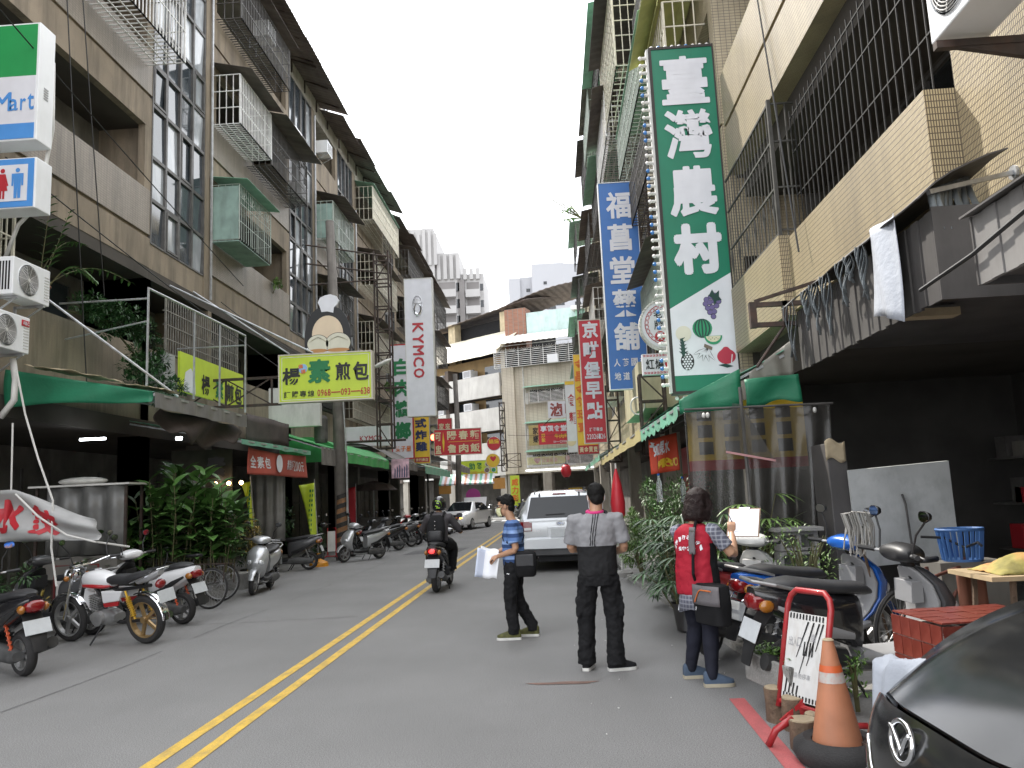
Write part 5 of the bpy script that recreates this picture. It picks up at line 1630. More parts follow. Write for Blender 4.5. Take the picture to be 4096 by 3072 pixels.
# lottery shop lightbox and banner on the corner block
o_ = thing('lottery_sign', 'long yellow and white lottery shop lightbox on the corner block', 'sign', (0, 65.2, 3.9))
MB().prism([(-2.2, 66.15, 3.92), (1.75, 64.87, 3.92), (1.75, 64.87, 4.92), (-2.2, 66.15, 4.92)], (0.07, 0.2, 0)).build('case', S_LET, o_)
uo = (V((1.75, 64.87, 0)) - V((-2.2, 66.15, 0))).normalized()
oo = V((-2.2, 66.14, 0)) + V((-0.012, -0.035, 0))
def po(a, z, d=0.0):
 p = oo + uo * a + V((-0.3, -0.95, 0)) * d
 return (p.x, p.y, z)
MB().quad(po(0.1, 4.1), po(3.3, 4.1), po(3.7, 4.75), po(0.1, 4.75)).build('yellow_band', flat('lottery yellow', (0.66, 0.62, 0.03)), o_)
m = MB(); line(m, '公益彩券', po(1.35, 4.25, 0.02), uo * 1.35, Z * 0.34, 0.1, 0.02)
m.build('lettering', S_ORG, o_)
m = MB()
c0 = V(po(0.95, 4.45, 0.02))
m.poly([c0 + uo * (0.28 * math.sin(a) ** 3) + Z * (0.018 * (13 * math.cos(a) - 5 * math.cos(2 * a) - 2 * math.cos(3 * a))) for a in [2 * PI * j / 24 for j in range(24)]])
m.build('heart', S_RED, o_)
m = MB()
c0 = V(po(3.55, 4.5, 0.03))
m.poly([c0 + uo * (0.2 * math.cos(a)) + Z * (0.2 * math.sin(a)) for a in [2 * PI * j / 16 for j in range(16)]])
m.build('red_ball', S_RED, o_)
MB().prism([po(-0.1, 3.60), po(6.0, 3.60), po(6.0, 3.72), po(-0.1, 3.72)], (0.02, 0.06, 0)).build('lit_strip', mat('lit strip', (0.8, 0.85, 0.9), 0.3, emit=1.2), o_)
v_ = thing('vertical_banner', 'lime vertical lottery banner on the corner pillar', 'banner', (-3.2, 65.9, 0.5))
MB().box(-3.6, 65.6, 0.6, -2.85, 65.66, 3.3).build('sheet', S_LIM, v_)
m = MB(); column(m, '威力彩', (-3.5, 65.594, 3.05), X * 0.55, Z * 1.9, 0.1, 0.04)
m.build('lettering', S_ORG, v_)
e_ = thing('shop_sign', 'red snack restaurant sign with white and yellow characters on the corner block', 'sign', (-0.6, 60, 5.3))
MB().box(-1.0, 60, 5.36, 1.6, 60.15, 6.95).build('case', S_RED, e_)
m = MB(); line(m, '享饌食堂', (-0.85, 59.995, 6.32), X * 2.0, Z * 0.46, 0.06, 0.04); line(m, '04-22033820', (0.1, 59.995, 5.45), X * 1.2, Z * 0.17, 0.1, 0.02, fit=True)
m.build('lettering', S_LET, e_)
m = MB(); line(m, '牛肉麵', (0.2, 59.995, 5.78), X * 1.05, Z * 0.34, 0.08, 0.02); column(m, '炒飯', (-0.8, 59.995, 6.2), X * 0.3, Z * 0.66, 0.05, 0.02)
m.build('lettering', S_YEL, e_)
i_ = thing('shop_sign', 'dim yellow home cooking sign beside the red restaurant sign', 'sign', (-1.6, 60.6, 5.3))
MB().box(-1.75, 60.6, 5.36, -1.0, 60.75, 6.9).build('case', mat('aged yellow face', (0.42, 0.36, 0.14), 0.5, var=0.25, vs=2), i_)
m = MB(); column(m, '家鄉', (-1.45, 60.595, 6.75), X * 0.42, Z * 1.2, 0.1, 0.03)
m.build('lettering', S_BLK, i_)
j_ = thing('shop_sign', 'white braised food sign with rusty red character in front of the barred balcony', 'sign', (0.1, 58, 7))
MB().box(-0.2, 58, 7.15, 2.0, 58.15, 8.35).build('case', S_LET, j_)
m = MB(); put(m, '滷', (-0.05, 57.995, 7.25), X * 0.9, Z * 1.0, 0.04); put(m, '味', (1.05, 57.995, 7.25), X * 0.85, Z * 1.0, 0.04)
m.build('lettering', mat('rust red letter', (0.28, 0.07, 0.06), 0.7, var=0.3, vs=4), j_)
MB().bar((0.0, 58.1, 7.15), (-0.6, 58.1, 6.6), 0.06).build('arm', STEEL, j_)
# ================================================================ TWO-WHEELERS
def wheel(par, c, r, w=0.09, rim=SILVD, spokes=5, name='wheel', tyre=0.3, wire=False):
 """A wheel in the local y-z plane."""
 t = r * tyre
 wl = MB().lathe([(r - t, -w * 0.42), (r - t * 0.4, -w * 0.5), (r - 0.008, -w * 0.28), (r, 0), (r - 0.008, w * 0.28), (r - t * 0.4, w * 0.5), (r - t, w * 0.42)], c, 'x', 28, caps=False).build(name, RUB, par, smooth=50)
 m = MB().lathe([(r - t, -w * 0.42), (r - t - 0.015, -w * 0.36), (r - t - 0.015, w * 0.36), (r - t, w * 0.42)], c, 'x', 28, caps=False)
 m.lathe([(0.04, -w * 0.55), (0.04, w * 0.55)], c, 'x', 12)
 cc = V(c)
 if wire:
  for i in range(28):
   a = 2 * PI * i / 28
   b = a + 0.5 * (-1) ** i
   m.bar(cc + V((0.02 * (-1) ** i, 0.03 * math.cos(b), 0.03 * math.sin(b))), cc + V((0, (r - t) * math.cos(a), (r - t) * math.sin(a))), 0.004)
 else:
  for i in range(spokes):
   a = 2 * PI * i / spokes
   m.bar(cc, cc + V((0, (r - t) * math.cos(a), (r - t) * math.sin(a))), 0.03, 0.04)
 m.build('rim', rim, wl)
 return wl
def mirrors(par, x, y, z, h=0.24, out=0.1, size=0.075, glass=MIRR, fwd=0.05):
 for s in (-1, 1):
  a = V((s * x, y, z))
  b = a + V((s * out, fwd, h))
  m = MB().tube([a, a + V((s * 0.02, fwd * 0.5, h * 0.55)), b], 0.008, 6)
  m.loft([ring(b + V((0, -0.012, 0.035)), size * 1.6, size * 1.15, 14, 2.6), ring(b + V((0, 0.022, 0.035)), size * 1.2, size * 0.8, 14, 2.6)])
  mi = m.build('mirror', BLACK, par, smooth=40)
  MB().loft([ring(b + V((0, -0.016, 0.035)), size * 1.42, size * 0.98, 14, 2.6), ring(b + V((0, -0.0125, 0.035)), size * 1.42, size * 0.98, 14, 2.6)]).build('mirror_glass', glass, mi)
def scooter(label, loc, rz, body=SILV, inner=BLACK, cowl=None, group=None, mir=True, rear=None, floor=BLACK, plate=True, rail=True, seat=SEAT, lean=0.0, shock=None):
 t = thing('motor_scooter', label, 'scooter', loc, rz, group, local=True)
 t.rotation_euler = (0, lean, rz)
 cowl = cowl or body
 rear = rear or body
 wheel(t, (0, 0.62, 0.225), 0.225, 0.09)
 wheel(t, (0, -0.62, 0.225), 0.225, 0.10)
 # front mudguard
 m = MB()
 m.loft([[V((0.065 * math.sin(PI * (j / 8 - 0.5)) * (1 if 1 < k_ < 7 else 0.8), 0.62 + (0.255 + 0.02 * math.cos(PI * (j / 8 - 0.5))) * math.cos(a), 0.225 + (0.255 + 0.02 * math.cos(PI * (j / 8 - 0.5))) * math.sin(a))) for j in range(9)]
   for k_, a in enumerate([R(15 + 140 * i / 8) for i in range(9)])], caps=False)
 m.build('front_mudguard', body, t, smooth=50)
 m = MB()
 for s in (-1, 1):
  m.tube([(s * 0.075, 0.62, 0.225), (s * 0.075, 0.55, 0.46)], 0.02, 8)
 m.build('fork', SILVD, t)
 # leg shield: an outer shell and the inner panel
 sec = [(0.30, 0.36, 0.20, 0.10), (0.40, 0.44, 0.30, 0.16), (0.52, 0.50, 0.38, 0.20), (0.66, 0.50, 0.42, 0.19), (0.78, 0.46, 0.38, 0.15), (0.87, 0.40, 0.24, 0.10), (0.90, 0.38, 0.14, 0.06)]
 m = MB()
 m.loft([[V((wd * math.sin(q), y + dp * (math.cos(q)) ** 1.0 * 1.0, z)) for q in [PI * (j / 14 - 0.5) for j in range(15)]] + [V((wd * 0.9 * (1 - 2 * j / 6), y - 0.012, z)) for j in range(7)]
   for z, y, wd, dp in [(z, y, w2 / 2, dp) for z, y, w2, dp in sec]])
 m.build('front_apron', body, t, smooth=45)
 m = MB().loft([ring((0, y - 0.035, z), w2 * 0.94, 0.055, 16, 3, 'xy') for z, y, w2, dp in sec])
 m.obox((0, 0.36, 0.72), (0.2, 0.1, 0.16))
 m.build('inner_shield', inner, t, smooth=45, bevel=0.006)
 for s in (-1, 1):
  m = MB().sphere((s * 0.105, 0.645, 0.60), (0.065, 0.04, 0.05), 12, 8, Matrix.Rotation(R(-s * 28), 3, 'Z') @ Matrix.Rotation(R(s * 25), 3, 'Y'))
  m.build('indicator', LAMP, t, smooth=True)
 # handlebar with cowl
 m = MB().loft([ring((0, 0.30 + o, 1.0 - 0.16 * abs(o) + 0.01), wd, h, 18, 2.3) for o, wd, h in ((-0.08, 0.22, 0.06), (-0.05, 0.34, 0.12), (0.03, 0.37, 0.15), (0.10, 0.30, 0.14), (0.15, 0.18, 0.10), (0.17, 0.10, 0.05))])
 m.build('handlebar_cowl', cowl, t, smooth=45)
 m = MB().sphere((0, 0.425, 0.985), (0.10, 0.05, 0.055), 16, 8)
 m.build('headlight', LAMP, t, smooth=True)
 m = MB().tube([(-0.34, 0.20, 1.01), (-0.2, 0.27, 1.0), (0, 0.29, 0.99), (0.2, 0.27, 1.0), (0.34, 0.20, 1.01)], 0.013, 8)
 m.build('handlebar', SILVD, t)
 for s in (-1, 1):
  MB().tube([(s * 0.23, 0.255, 1.005), (s * 0.35, 0.195, 1.012)], 0.019, 8).build('grip', BLACK, t)
  MB().tube([(s * 0.22, 0.30, 1.0), (s * 0.33, 0.26, 1.0)], 0.007, 5).build('brake_lever', SILVD, t)
 MB().tube([(0, 0.33, 0.98), (0, 0.42, 0.82)], 0.045, 10).build('steering_column', BLACK, t)
 if mir:
  mirrors(t, 0.19, 0.27, 1.02)
 # floorboard and under-body
 m = MB().loft([ring((0, y, z), wd, h, 16, 4) for y, z, wd, h in ((0.42, 0.30, 0.30, 0.06), (0.25, 0.27, 0.33, 0.09), (0.0, 0.27, 0.33, 0.09), (-0.14, 0.30, 0.30, 0.12))])
 m.build('footboard', floor, t, smooth=40)
 MB().loft([ring((0, y, z), wd, h, 12, 3) for y, z, wd, h in ((0.36, 0.24, 0.2, 0.06), (0.1, 0.20, 0.22, 0.07), (-0.15, 0.22, 0.2, 0.1))]).build('belly_pan', body, t, smooth=40)
 # rear body, seat, rail
 m = MB().loft([ring((0, y, z), wd, h, 18, 2.7) for y, z, wd, h in ((-0.10, 0.52, 0.20, 0.40), (-0.18, 0.55, 0.29, 0.40), (-0.38, 0.60, 0.36, 0.34), (-0.62, 0.67, 0.35, 0.28), (-0.80, 0.73, 0.25, 0.19), (-0.92, 0.78, 0.13, 0.09))])
 m.build('rear_body', rear, t, smooth=45)
 for s in (-1, 1):
  MB().loft([ring((s * x, y, z), 0.03, h, 8, 2.2) for x, y, z, h in ((0.135, -0.2, 0.45, 0.05), (0.172, -0.4, 0.5, 0.09), (0.172, -0.6, 0.6, 0.08), (0.13, -0.78, 0.69, 0.03))]).build('side_panel', inner, t, smooth=45)
 m = MB().loft([ring((0, y, z), wd, h, 18, 2.6) for y, z, wd, h in ((0.0, 0.745, 0.16, 0.05), (-0.06, 0.765, 0.24, 0.09), (-0.28, 0.785, 0.29, 0.09), (-0.42, 0.80, 0.28, 0.10), (-0.60, 0.83, 0.28, 0.10), (-0.76, 0.835, 0.20, 0.07), (-0.82, 0.83, 0.10, 0.03))])
 m.build('seat', seat, t, smooth=50)
 if rail:
  m = MB().tube([(-0.13, -0.62, 0.80), (-0.15, -0.80, 0.85), (-0.09, -0.95, 0.88), (0.09, -0.95, 0.88), (0.15, -0.80, 0.85), (0.13, -0.62, 0.80)], 0.013, 8)
  m.build('grab_rail', SILVD, t)
 m = MB().loft([ring((0, y, z), wd, h, 14, 2.6) for y, z, wd, h in ((-0.86, 0.72, 0.19, 0.14), (-0.925, 0.72, 0.18, 0.12), (-0.95, 0.715, 0.12, 0.07))])
 m.build('tail_light', TAILR, t, smooth=45)
 for s in (-1, 1):
  MB().sphere((s * 0.115, -0.86, 0.70), (0.035, 0.06, 0.045), 10, 6).build('indicator', AMBER, t, smooth=True)
 m = MB().loft([ring((0, y, z), wd, 0.02, 10, 3, 'xy') for y, z, wd in ((-0.80, 0.66, 0.20), (-0.90, 0.52, 0.20), (-0.96, 0.40, 0.16), (-0.99, 0.28, 0.13))])
 m.build('rear_mudguard', BLACK, t, smooth=40)
 if plate:
  MB().obox((0, -0.945, 0.52), (0.26, 0.008, 0.15), Matrix.Rotation(R(-22), 3, 'X')).build('number_plate', PLATE, t, bevel=0.004)
 # engine, exhaust, shocks, stand
 m = MB().loft([ring((-0.10, y, z), 0.12, h, 12, 2.6) for y, z, h in ((-0.12, 0.24, 0.14), (-0.3, 0.25, 0.19), (-0.62, 0.235, 0.17), (-0.74, 0.23, 0.09))])
 m.build('engine_case', mat('engine grey', (0.10, 0.10, 0.10), 0.55, 0.4, var=0.3, vs=10), t, smooth=45)
 m = MB().tube([(0.12, -0.2, 0.20), (0.13, -0.45, 0.20), (0.145, -0.55, 0.23), (0.15, -0.92, 0.33)], [0.02, 0.025, 0.055, 0.06], 12)
 m.build('exhaust', mat('exhaust black', (0.05, 0.05, 0.05), 0.5, 0.5, var=0.3, vs=9), t, smooth=50)
 for s in (-1, 1):
  a, b = V((s * 0.13, -0.66, 0.28)), V((s * 0.13, -0.54, 0.56))
  MB().tube([a + (b - a) * (j / 24) + V((0.022 * math.cos(j * 1.6), 0.022 * math.sin(j * 1.6), 0)) for j in range(25)], 0.007, 5).tube([a, b], 0.012, 6).build('shock_absorber', shock or SILVD, t)
 m = MB().tube([(-0.14, -0.12, 0.0), (-0.13, -0.22, 0.16), (0.13, -0.22, 0.16), (0.14, -0.12, 0.0)], 0.012, 6)
 m.build('centre_stand', BLACK, t)
 return t
BLKP = mat('gloss black paint', (0.012, 0.012, 0.014), 0.22, var=0.1, coat=0.7, spec=0.5)
WHTP = mat('white paint', (0.66, 0.66, 0.67), 0.28, var=0.04, coat=0.5)
BLUP = mat('blue paint', (0.012, 0.10, 0.42), 0.25, 0.1, var=0.08, coat=0.7)
GRYP = mat('dark grey paint', (0.085, 0.085, 0.09), 0.35, 0.2, var=0.1, coat=0.3)
REDPT = mat('red paint', (0.36, 0.015, 0.02), 0.28, var=0.08, coat=0.6)
LGRY = mat('light grey plastic', (0.26, 0.26, 0.265), 0.5, var=0.1)
ORSH = mat('orange spring', (0.45, 0.07, 0.02), 0.4, var=0.1)
GLSH = mat('gold spring', (0.55, 0.33, 0.03), 0.4, 0.3, var=0.1)
sc1 = scooter('silver scooter parked nose to the street in front of the grey plastic curtain', (-5.75, 15.5, 0), R(186), SILV, BLACK, lean=R(-5))
sc2 = scooter('silver scooter parked beside the striped concrete pole, nose out', (-5.55, 22.75, 0), R(142), SILV, BLACK, lean=R(-5))
sc3 = scooter('black scooter with orange spring at the kerb, its tail nearest the camera', (-6.05, 8.55, 0), R(58), BLKP, BLACK, mir=True, shock=ORSH, rail=False, lean=R(-4))
sc4 = scooter('white and black sports scooter parked behind the red and white motorcycle', (-6.0, 11.7, 0), R(72), WHTP, BLACK, cowl=WHTP, rear=WHTP, shock=ORSH, rail=False, lean=R(-4))
bl = scooter('blue scooter with chrome rails parked tail to the street by the woman', (2.30, 7.45, 0.05), R(-65), BLUP, LGRY, cowl=BLUP, floor=LGRY, lean=R(4))
m = MB()
m.tube([(-0.17, -0.45, 0.70), (-0.2, -0.7, 0.76), (-0.16, -0.98, 0.62), (0.16, -0.98, 0.62), (0.2, -0.7, 0.76), (0.17, -0.45, 0.70)], 0.013, 8)
m.tube([(-0.19, -0.6, 0.5), (-0.2, -0.78, 0.64), (-0.18, -0.9, 0.5)], 0.011, 8)
m.build('chrome_guard', CHROME, bl)
gs = scooter('dark grey scooter with a wide footboard behind the red tube notice stand', (2.27, 6.3, 0.05), R(-77), GRYP, LGRY, cowl=BLACK, rear=BLKP, floor=LGRY, lean=R(4))
wv = scooter('old white scooter with long handlebar neck half hidden behind the woman', (1.74, 8.25, 0.05), R(-38), OFFW, OFFW, cowl=OFFW, rear=REDPT, mir=False, lean=R(4))
# parked scooters further along
SW = {SILV: BLKP}
far = [(-5.75, 26.3, 128, BLKP, 'black scooter with chrome lamp beyond the second silver scooter'),
  (-5.7, 28.2, 122, GRYP, 'dark grey scooter in the row beneath the grey awning'),
  (-5.65, 29.8, 62, BLKP, 'black scooter in the shade in front of the food cart'),
  (-5.6, 31.6, 66, REDPT, 'red scooter in the row along the far kerb'),
  (-5.6, 33.6, 70, SILV, 'silver scooter just left of the moving rider'),
  (-5.55, 35.8, 74, GRYP, 'grey scooter tucked behind the moving rider'),
  (-5.5, 38.4, 70, BLKP, 'black scooter near the traffic light post'), (-6.9, 20.2, 95, GRYP, 'dark scooter in the shade behind the lime flag'), (-6.9, 24.6, 84, BLKP, 'black scooter in the arcade behind the concrete pole'), (-6.95, 11.0, 75, GRYP, 'dark scooter half hidden behind the red and white motorcycle')]
for x, y, a, c, lab in far:
 again(sc2, lab, (x, y, 0), R(a), 'scooters parked along the left kerb', {SILV: c})
sc2['group'] = 'scooters parked along the left kerb'
for i, (x, y, a, c, lab) in enumerate(((-3.9, 64.0, 60, BLUP, 'blue scooter parked against the dark shop of the corner block'), (-2.6, 63.6, 40, BLKP, 'black scooter by the lime lottery banner'), (-4.9, 64.6, 75, SILV, 'silver scooter farthest up the street, in front of the dark shutters'), (-6.3, 65.4, 80, WHTP, 'white scooter by the yellow barrier at the far shop'), (-1.2, 63.2, 30, GRYP, 'grey scooter at the corner block pillar beside the bicycle'))):
 again(sc2, lab, (x, y, 0), R(a), 'scooters by the corner block', {SILV: c})
# ---------------------------------------------------------------- the red and white motorcycle
mc = thing('motorcycle', 'old red and white motorcycle on its side stand at the left kerb', 'motorcycle', (-5.72, 10.15, 0), R(72), local=True)
mc.rotation_euler = (0, R(-7), R(72))
wheel(mc, (0, 0.66, 0.30), 0.30, 0.08, SILVD, 5, tyre=0.24)
wheel(mc, (0, -0.62, 0.30), 0.30, 0.095, mat('gold alloy', (0.30, 0.20, 0.09), 0.4, 0.6, var=0.2), 5, tyre=0.26)
ht = MB()
for s in (-1, 1):
 ht.tube([(s * 0.085, 0.66, 0.30), (s * 0.085, 0.42, 0.95)], 0.02, 8)
ht.build('fork', CHROME, mc)
MB().tube([(0, 0.4, 0.92), (0, 0.1, 0.62), (0, -0.05, 0.28), (0, -0.25, 0.26), (0, -0.62, 0.30)], 0.025, 8).tube([(0, 0.38, 0.86), (0, -0.2, 0.66), (0, -0.75, 0.72)], 0.022, 8).build('frame', BLACK, mc)
m = MB().loft([ring((0, y, z), wd, h, 18, 2.5) for y, z, wd, h in ((0.33, 0.80, 0.10, 0.10), (0.27, 0.80, 0.22, 0.20), (0.08, 0.81, 0.26, 0.23), (-0.08, 0.79, 0.22, 0.19), (-0.16, 0.77, 0.14, 0.12))])
m.build('fuel_tank', WHTP, mc, smooth=50)
MB().loft([ring((0, y, z), wd, h, 18, 2.5) for y, z, wd, h in ((0.325, 0.755, 0.13, 0.06), (0.26, 0.735, 0.236, 0.075), (0.08, 0.735, 0.276, 0.085), (-0.08, 0.725, 0.236, 0.07), (-0.15, 0.73, 0.15, 0.05))]).build('tank_band', REDPT, mc, smooth=50)
MB().lathe([(0.04, 0), (0.045, 0.012), (0.03, 0.02)], (0, 0.1, 0.925), 'z', 14).build('filler_cap', CHROME, mc)
MB().loft([ring((0, y, z), wd, h, 18, 2.8) for y, z, wd, h in ((-0.10, 0.80, 0.16, 0.08), (-0.2, 0.80, 0.25, 0.12), (-0.42, 0.80, 0.26, 0.12), (-0.6, 0.84, 0.25, 0.12), (-0.78, 0.86, 0.18, 0.08))]).build('seat', SEAT, mc, smooth=50)
MB().loft([ring((0, y, z), wd, h, 14, 2.6) for y, z, wd, h in ((-0.6, 0.80, 0.2, 0.12), (-0.8, 0.84, 0.18, 0.11), (-0.92, 0.88, 0.1, 0.06))]).build('tail_cowl', GREY, mc, smooth=45)
MB().tube([(-0.14, -0.55, 0.78), (-0.14, -0.8, 0.86), (-0.1, -0.95, 0.93), (0.1, -0.95, 0.93), (0.14, -0.8, 0.86), (0.14, -0.55, 0.78)], 0.012, 8).build('grab_rail', CHROME, mc)
for s in (-1, 1):
 MB().prism([(s * 0.12, -0.08, 0.68), (s * 0.12, -0.42, 0.68), (s * 0.12, -0.36, 0.56), (s * 0.12, -0.10, 0.53)], (s * 0.03, 0, 0)).build('side_panel', WHTP, mc, bevel=0.01)
 MB().prism([(s * 0.121, -0.10, 0.53), (s * 0.121, -0.355, 0.555), (s * 0.121, -0.34, 0.50), (s * 0.121, -0.12, 0.48)], (s * 0.028, 0, 0)).build('side_band', REDPT, mc, bevel=0.006)
 a, b = V((s * 0.14, -0.60, 0.34)), V((s * 0.13, -0.46, 0.68))
 MB().tube([a + (b - a) * (0.1 + 0.7 * j / 48) + V((0.028 * math.cos(j * 1.3), 0.028 * math.sin(j * 1.3), 0)) for j in range(49)], 0.008, 5).tube([a, b], 0.014, 6).build('shock_absorber', GLSH, mc)
m = MB()
for j in range(6):
 m.obox((0, 0.13, 0.44 + j * 0.028), (0.17, 0.16, 0.012), Matrix.Rotation(R(18), 3, 'X'))
m.obox((0, 0.13, 0.50), (0.11, 0.11, 0.2), Matrix.Rotation(R(18), 3, 'X'))
m.build('cylinder', SILVD, mc)
m = MB()
for s in (-1, 1):
 m.lathe([(0.0, 0), (0.10, 0.0), (0.09, s * 0.05), (0.02, s * 0.06)], (s * 0.09, 0.04, 0.33), 'x', 18)
m.loft([ring((0, y, 0.33), 0.19, h, 14, 3) for y, h in ((0.2, 0.1), (0.1, 0.2), (-0.12, 0.2), (-0.2, 0.1))])
m.build('engine', SILVD, mc, smooth=40)
MB().tube([(0.1, 0.2, 0.45), (0.13, 0.22, 0.28), (0.14, 0.0, 0.22), (0.15, -0.3, 0.24), (0.16, -0.4, 0.25), (0.17, -0.85, 0.32)], [0.02, 0.02, 0.02, 0.02, 0.04, 0.045], 10).build('exhaust', CHROME, mc, smooth=50)
MB().loft([[V((0.06 * math.sin(PI * (j / 8 - 0.5)), -0.62 + (0.33 + 0.02 * math.cos(PI * (j / 8 - 0.5))) * math.cos(a), 0.30 + (0.33 + 0.02 * math.cos(PI * (j / 8 - 0.5))) * math.sin(a))) for j in range(9)] for a in [R(70 + 110 * i / 8) for i in range(9)]], caps=False).build('rear_mudguard', CHROME, mc, smooth=50)
MB().loft([[V((0.05 * math.sin(PI * (j / 8 - 0.5)), 0.66 + (0.32 + 0.02 * math.cos(PI * (j / 8 - 0.5))) * math.cos(a), 0.30 + (0.32 + 0.02 * math.cos(PI * (j / 8 - 0.5))) * math.sin(a))) for j in range(9)] for a in [R(15 + 130 * i / 8) for i in range(9)]], caps=False).build('front_mudguard', CHROME, mc, smooth=50)
MB().sphere((0, 0.52, 0.86), (0.095, 0.10, 0.095), 16, 10).build('headlight_shell', CHROME, mc, smooth=True)
MB().sphere((0, 0.59, 0.86), (0.085, 0.045, 0.085), 16, 8).build('headlight', LAMP, mc, smooth=True)
MB().tube([(-0.36, 0.14, 1.03), (-0.28, 0.22, 1.04), (-0.12, 0.36, 0.98), (0.12, 0.36, 0.98), (0.28, 0.22, 1.04), (0.36, 0.14, 1.03)], 0.012, 8).build('handlebar', CHROME, mc)
for s in (-1, 1):
 MB().tube([(s * 0.29, 0.21, 1.04), (s * 0.38, 0.12, 1.03)], 0.018, 8).build('grip', BLACK, mc)
 MB().lathe([(0.045, -0.04), (0.05, 0.0), (0.045, 0.02)], (s * 0.06, 0.42, 0.99), 'y', 14).build('dial', CHROME, mc)
 MB().sphere((s * 0.16, 0.47, 0.84), 0.035, 10, 6).build('indicator', AMBER, mc, smooth=True)
 MB().tube([(s * 0.26, 0.26, 1.0), (s * 0.37, 0.2, 1.0)], 0.006, 5).build('brake_lever', CHROME, mc)
mirrors(mc, 0.26, 0.22, 1.04, 0.26, 0.10, 0.06)
MB().sphere((0, -0.90, 0.74), (0.075, 0.05, 0.06), 12, 8).build('tail_light', TAILR, mc, smooth=True)
MB().obox((0, -0.985, 0.60), (0.26, 0.008, 0.15), Matrix.Rotation(R(-15), 3, 'X')).build('number_plate', PLATE, mc, bevel=0.004)
MB().tube([(-0.1, -0.02, 0.25), (-0.24, 0.06, 0.035)], 0.011, 6).build('side_stand', BLACK, mc)
MB().prism([(0, 0.36, 0.68), (0, 0.22, 0.62), (0, 0.2, 0.42), (0, 0.30, 0.40), (0, 0.40, 0.55)], (0.1, 0, 0)).build('engine_fairing', WHTP, mc, bevel=0.012)
def bicycle(label, loc, rz, fr=BLACK, basket=False, rack=False, lean=6):
 t = thing('bicycle', label, 'bicycle', loc, rz, None, local=True)
 t.rotation_euler = (0, R(lean), rz)
 for y in (0.52, -0.52):
  wheel(t, (0, y, 0.33), 0.33, 0.035, SILVD, tyre=0.1, wire=True)
 m = MB().tube([(0, -0.05, 0.28), (0, 0.36, 0.72)], 0.017, 8).tube([(0, -0.05, 0.28), (0, -0.18, 0.80)], 0.016, 8).tube([(0, -0.15, 0.70), (0, 0.34, 0.78)], 0.015, 8)
 m.tube([(0, 0.33, 0.86), (0, 0.38, 0.66), (0.05, 0.44, 0.55), (0.05, 0.52, 0.33)], 0.013, 8).tube([(0, 0.38, 0.66), (-0.05, 0.44, 0.55), (-0.05, 0.52, 0.33)], 0.013, 8)
 for s in (-1, 1):
  m.tube([(0, -0.05, 0.28), (s * 0.05, -0.52, 0.33), (0, -0.17, 0.74)], 0.010, 6)
 m.build('frame', fr, t)
 MB().tube([(-0.28, 0.14, 1.0), (-0.16, 0.28, 1.0), (0, 0.34, 0.93), (0.16, 0.28, 1.0), (0.28, 0.14, 1.0)], 0.012, 8).tube([(0, 0.33, 0.85), (0, 0.34, 0.94)], 0.014, 8).build('handlebar', BLACK, t)
 MB().loft([ring((0, y, z), wd, 0.05, 12, 2.3) for y, z, wd in ((-0.04, 0.86, 0.04), (-0.12, 0.86, 0.08), (-0.26, 0.87, 0.18), (-0.30, 0.87, 0.14))]).build('saddle', SEAT, t, smooth=True)
 MB().lathe([(0.09, 0.045), (0.09, 0.05)], (0, -0.05, 0.28), 'x', 18).tube([(0.06, -0.05, 0.28), (0.07, 0.02, 0.13)], 0.009, 6).box(0.06, -0.03, 0.115, 0.16, 0.06, 0.135).build('crank', SILVD, t)
 if rack:
  m = MB()
  for x in (-0.15, -0.05, 0.05, 0.15):
   m.bar((x, -0.2, 0.72), (x, -0.85, 0.72), 0.012)
  for y in (-0.2, -0.5, -0.85):
   m.bar((-0.15, y, 0.72), (0.15, y, 0.72), 0.012)
   for x in (-0.15, 0.15):
    m.bar((x, y, 0.72), (x, y, 0.42), 0.012)
  m.build('rack', STEEL, t)
 if basket:
  m = MB()
  for z in (0.62, 0.72, 0.84):
   m.tube([(-0.17, 0.42, z), (0.17, 0.42, z), (0.17, 0.68, z), (-0.17, 0.68, z)], 0.005, 4, True)
  for i in range(8):
   x = -0.17 + 0.34 * i / 7
   for y in (0.42, 0.68):
    m.bar((x, y, 0.62), (x, y, 0.84), 0.006)
  m.build('basket', GALV, t)
 return t
bicycle('bicycle with a dark rack parked by the leafy plants', (-6.25, 13.2, 0), R(80), BLACK, rack=True)
bicycle('black bicycle half hidden behind the racked bicycle', (-6.5, 14.1, 0), R(95), BLACK)
bicycle('rusty bicycle with black bars leaning in the shop behind the grey scooter', (3.25, 7.3, 0.05), R(-60), mat('rust red frame', (0.14, 0.05, 0.035), 0.6, var=0.3, vs=9))
bicycle('pale bicycle parked far off at the corner block', (-3.3, 62.9, 0), R(75), SILVD)
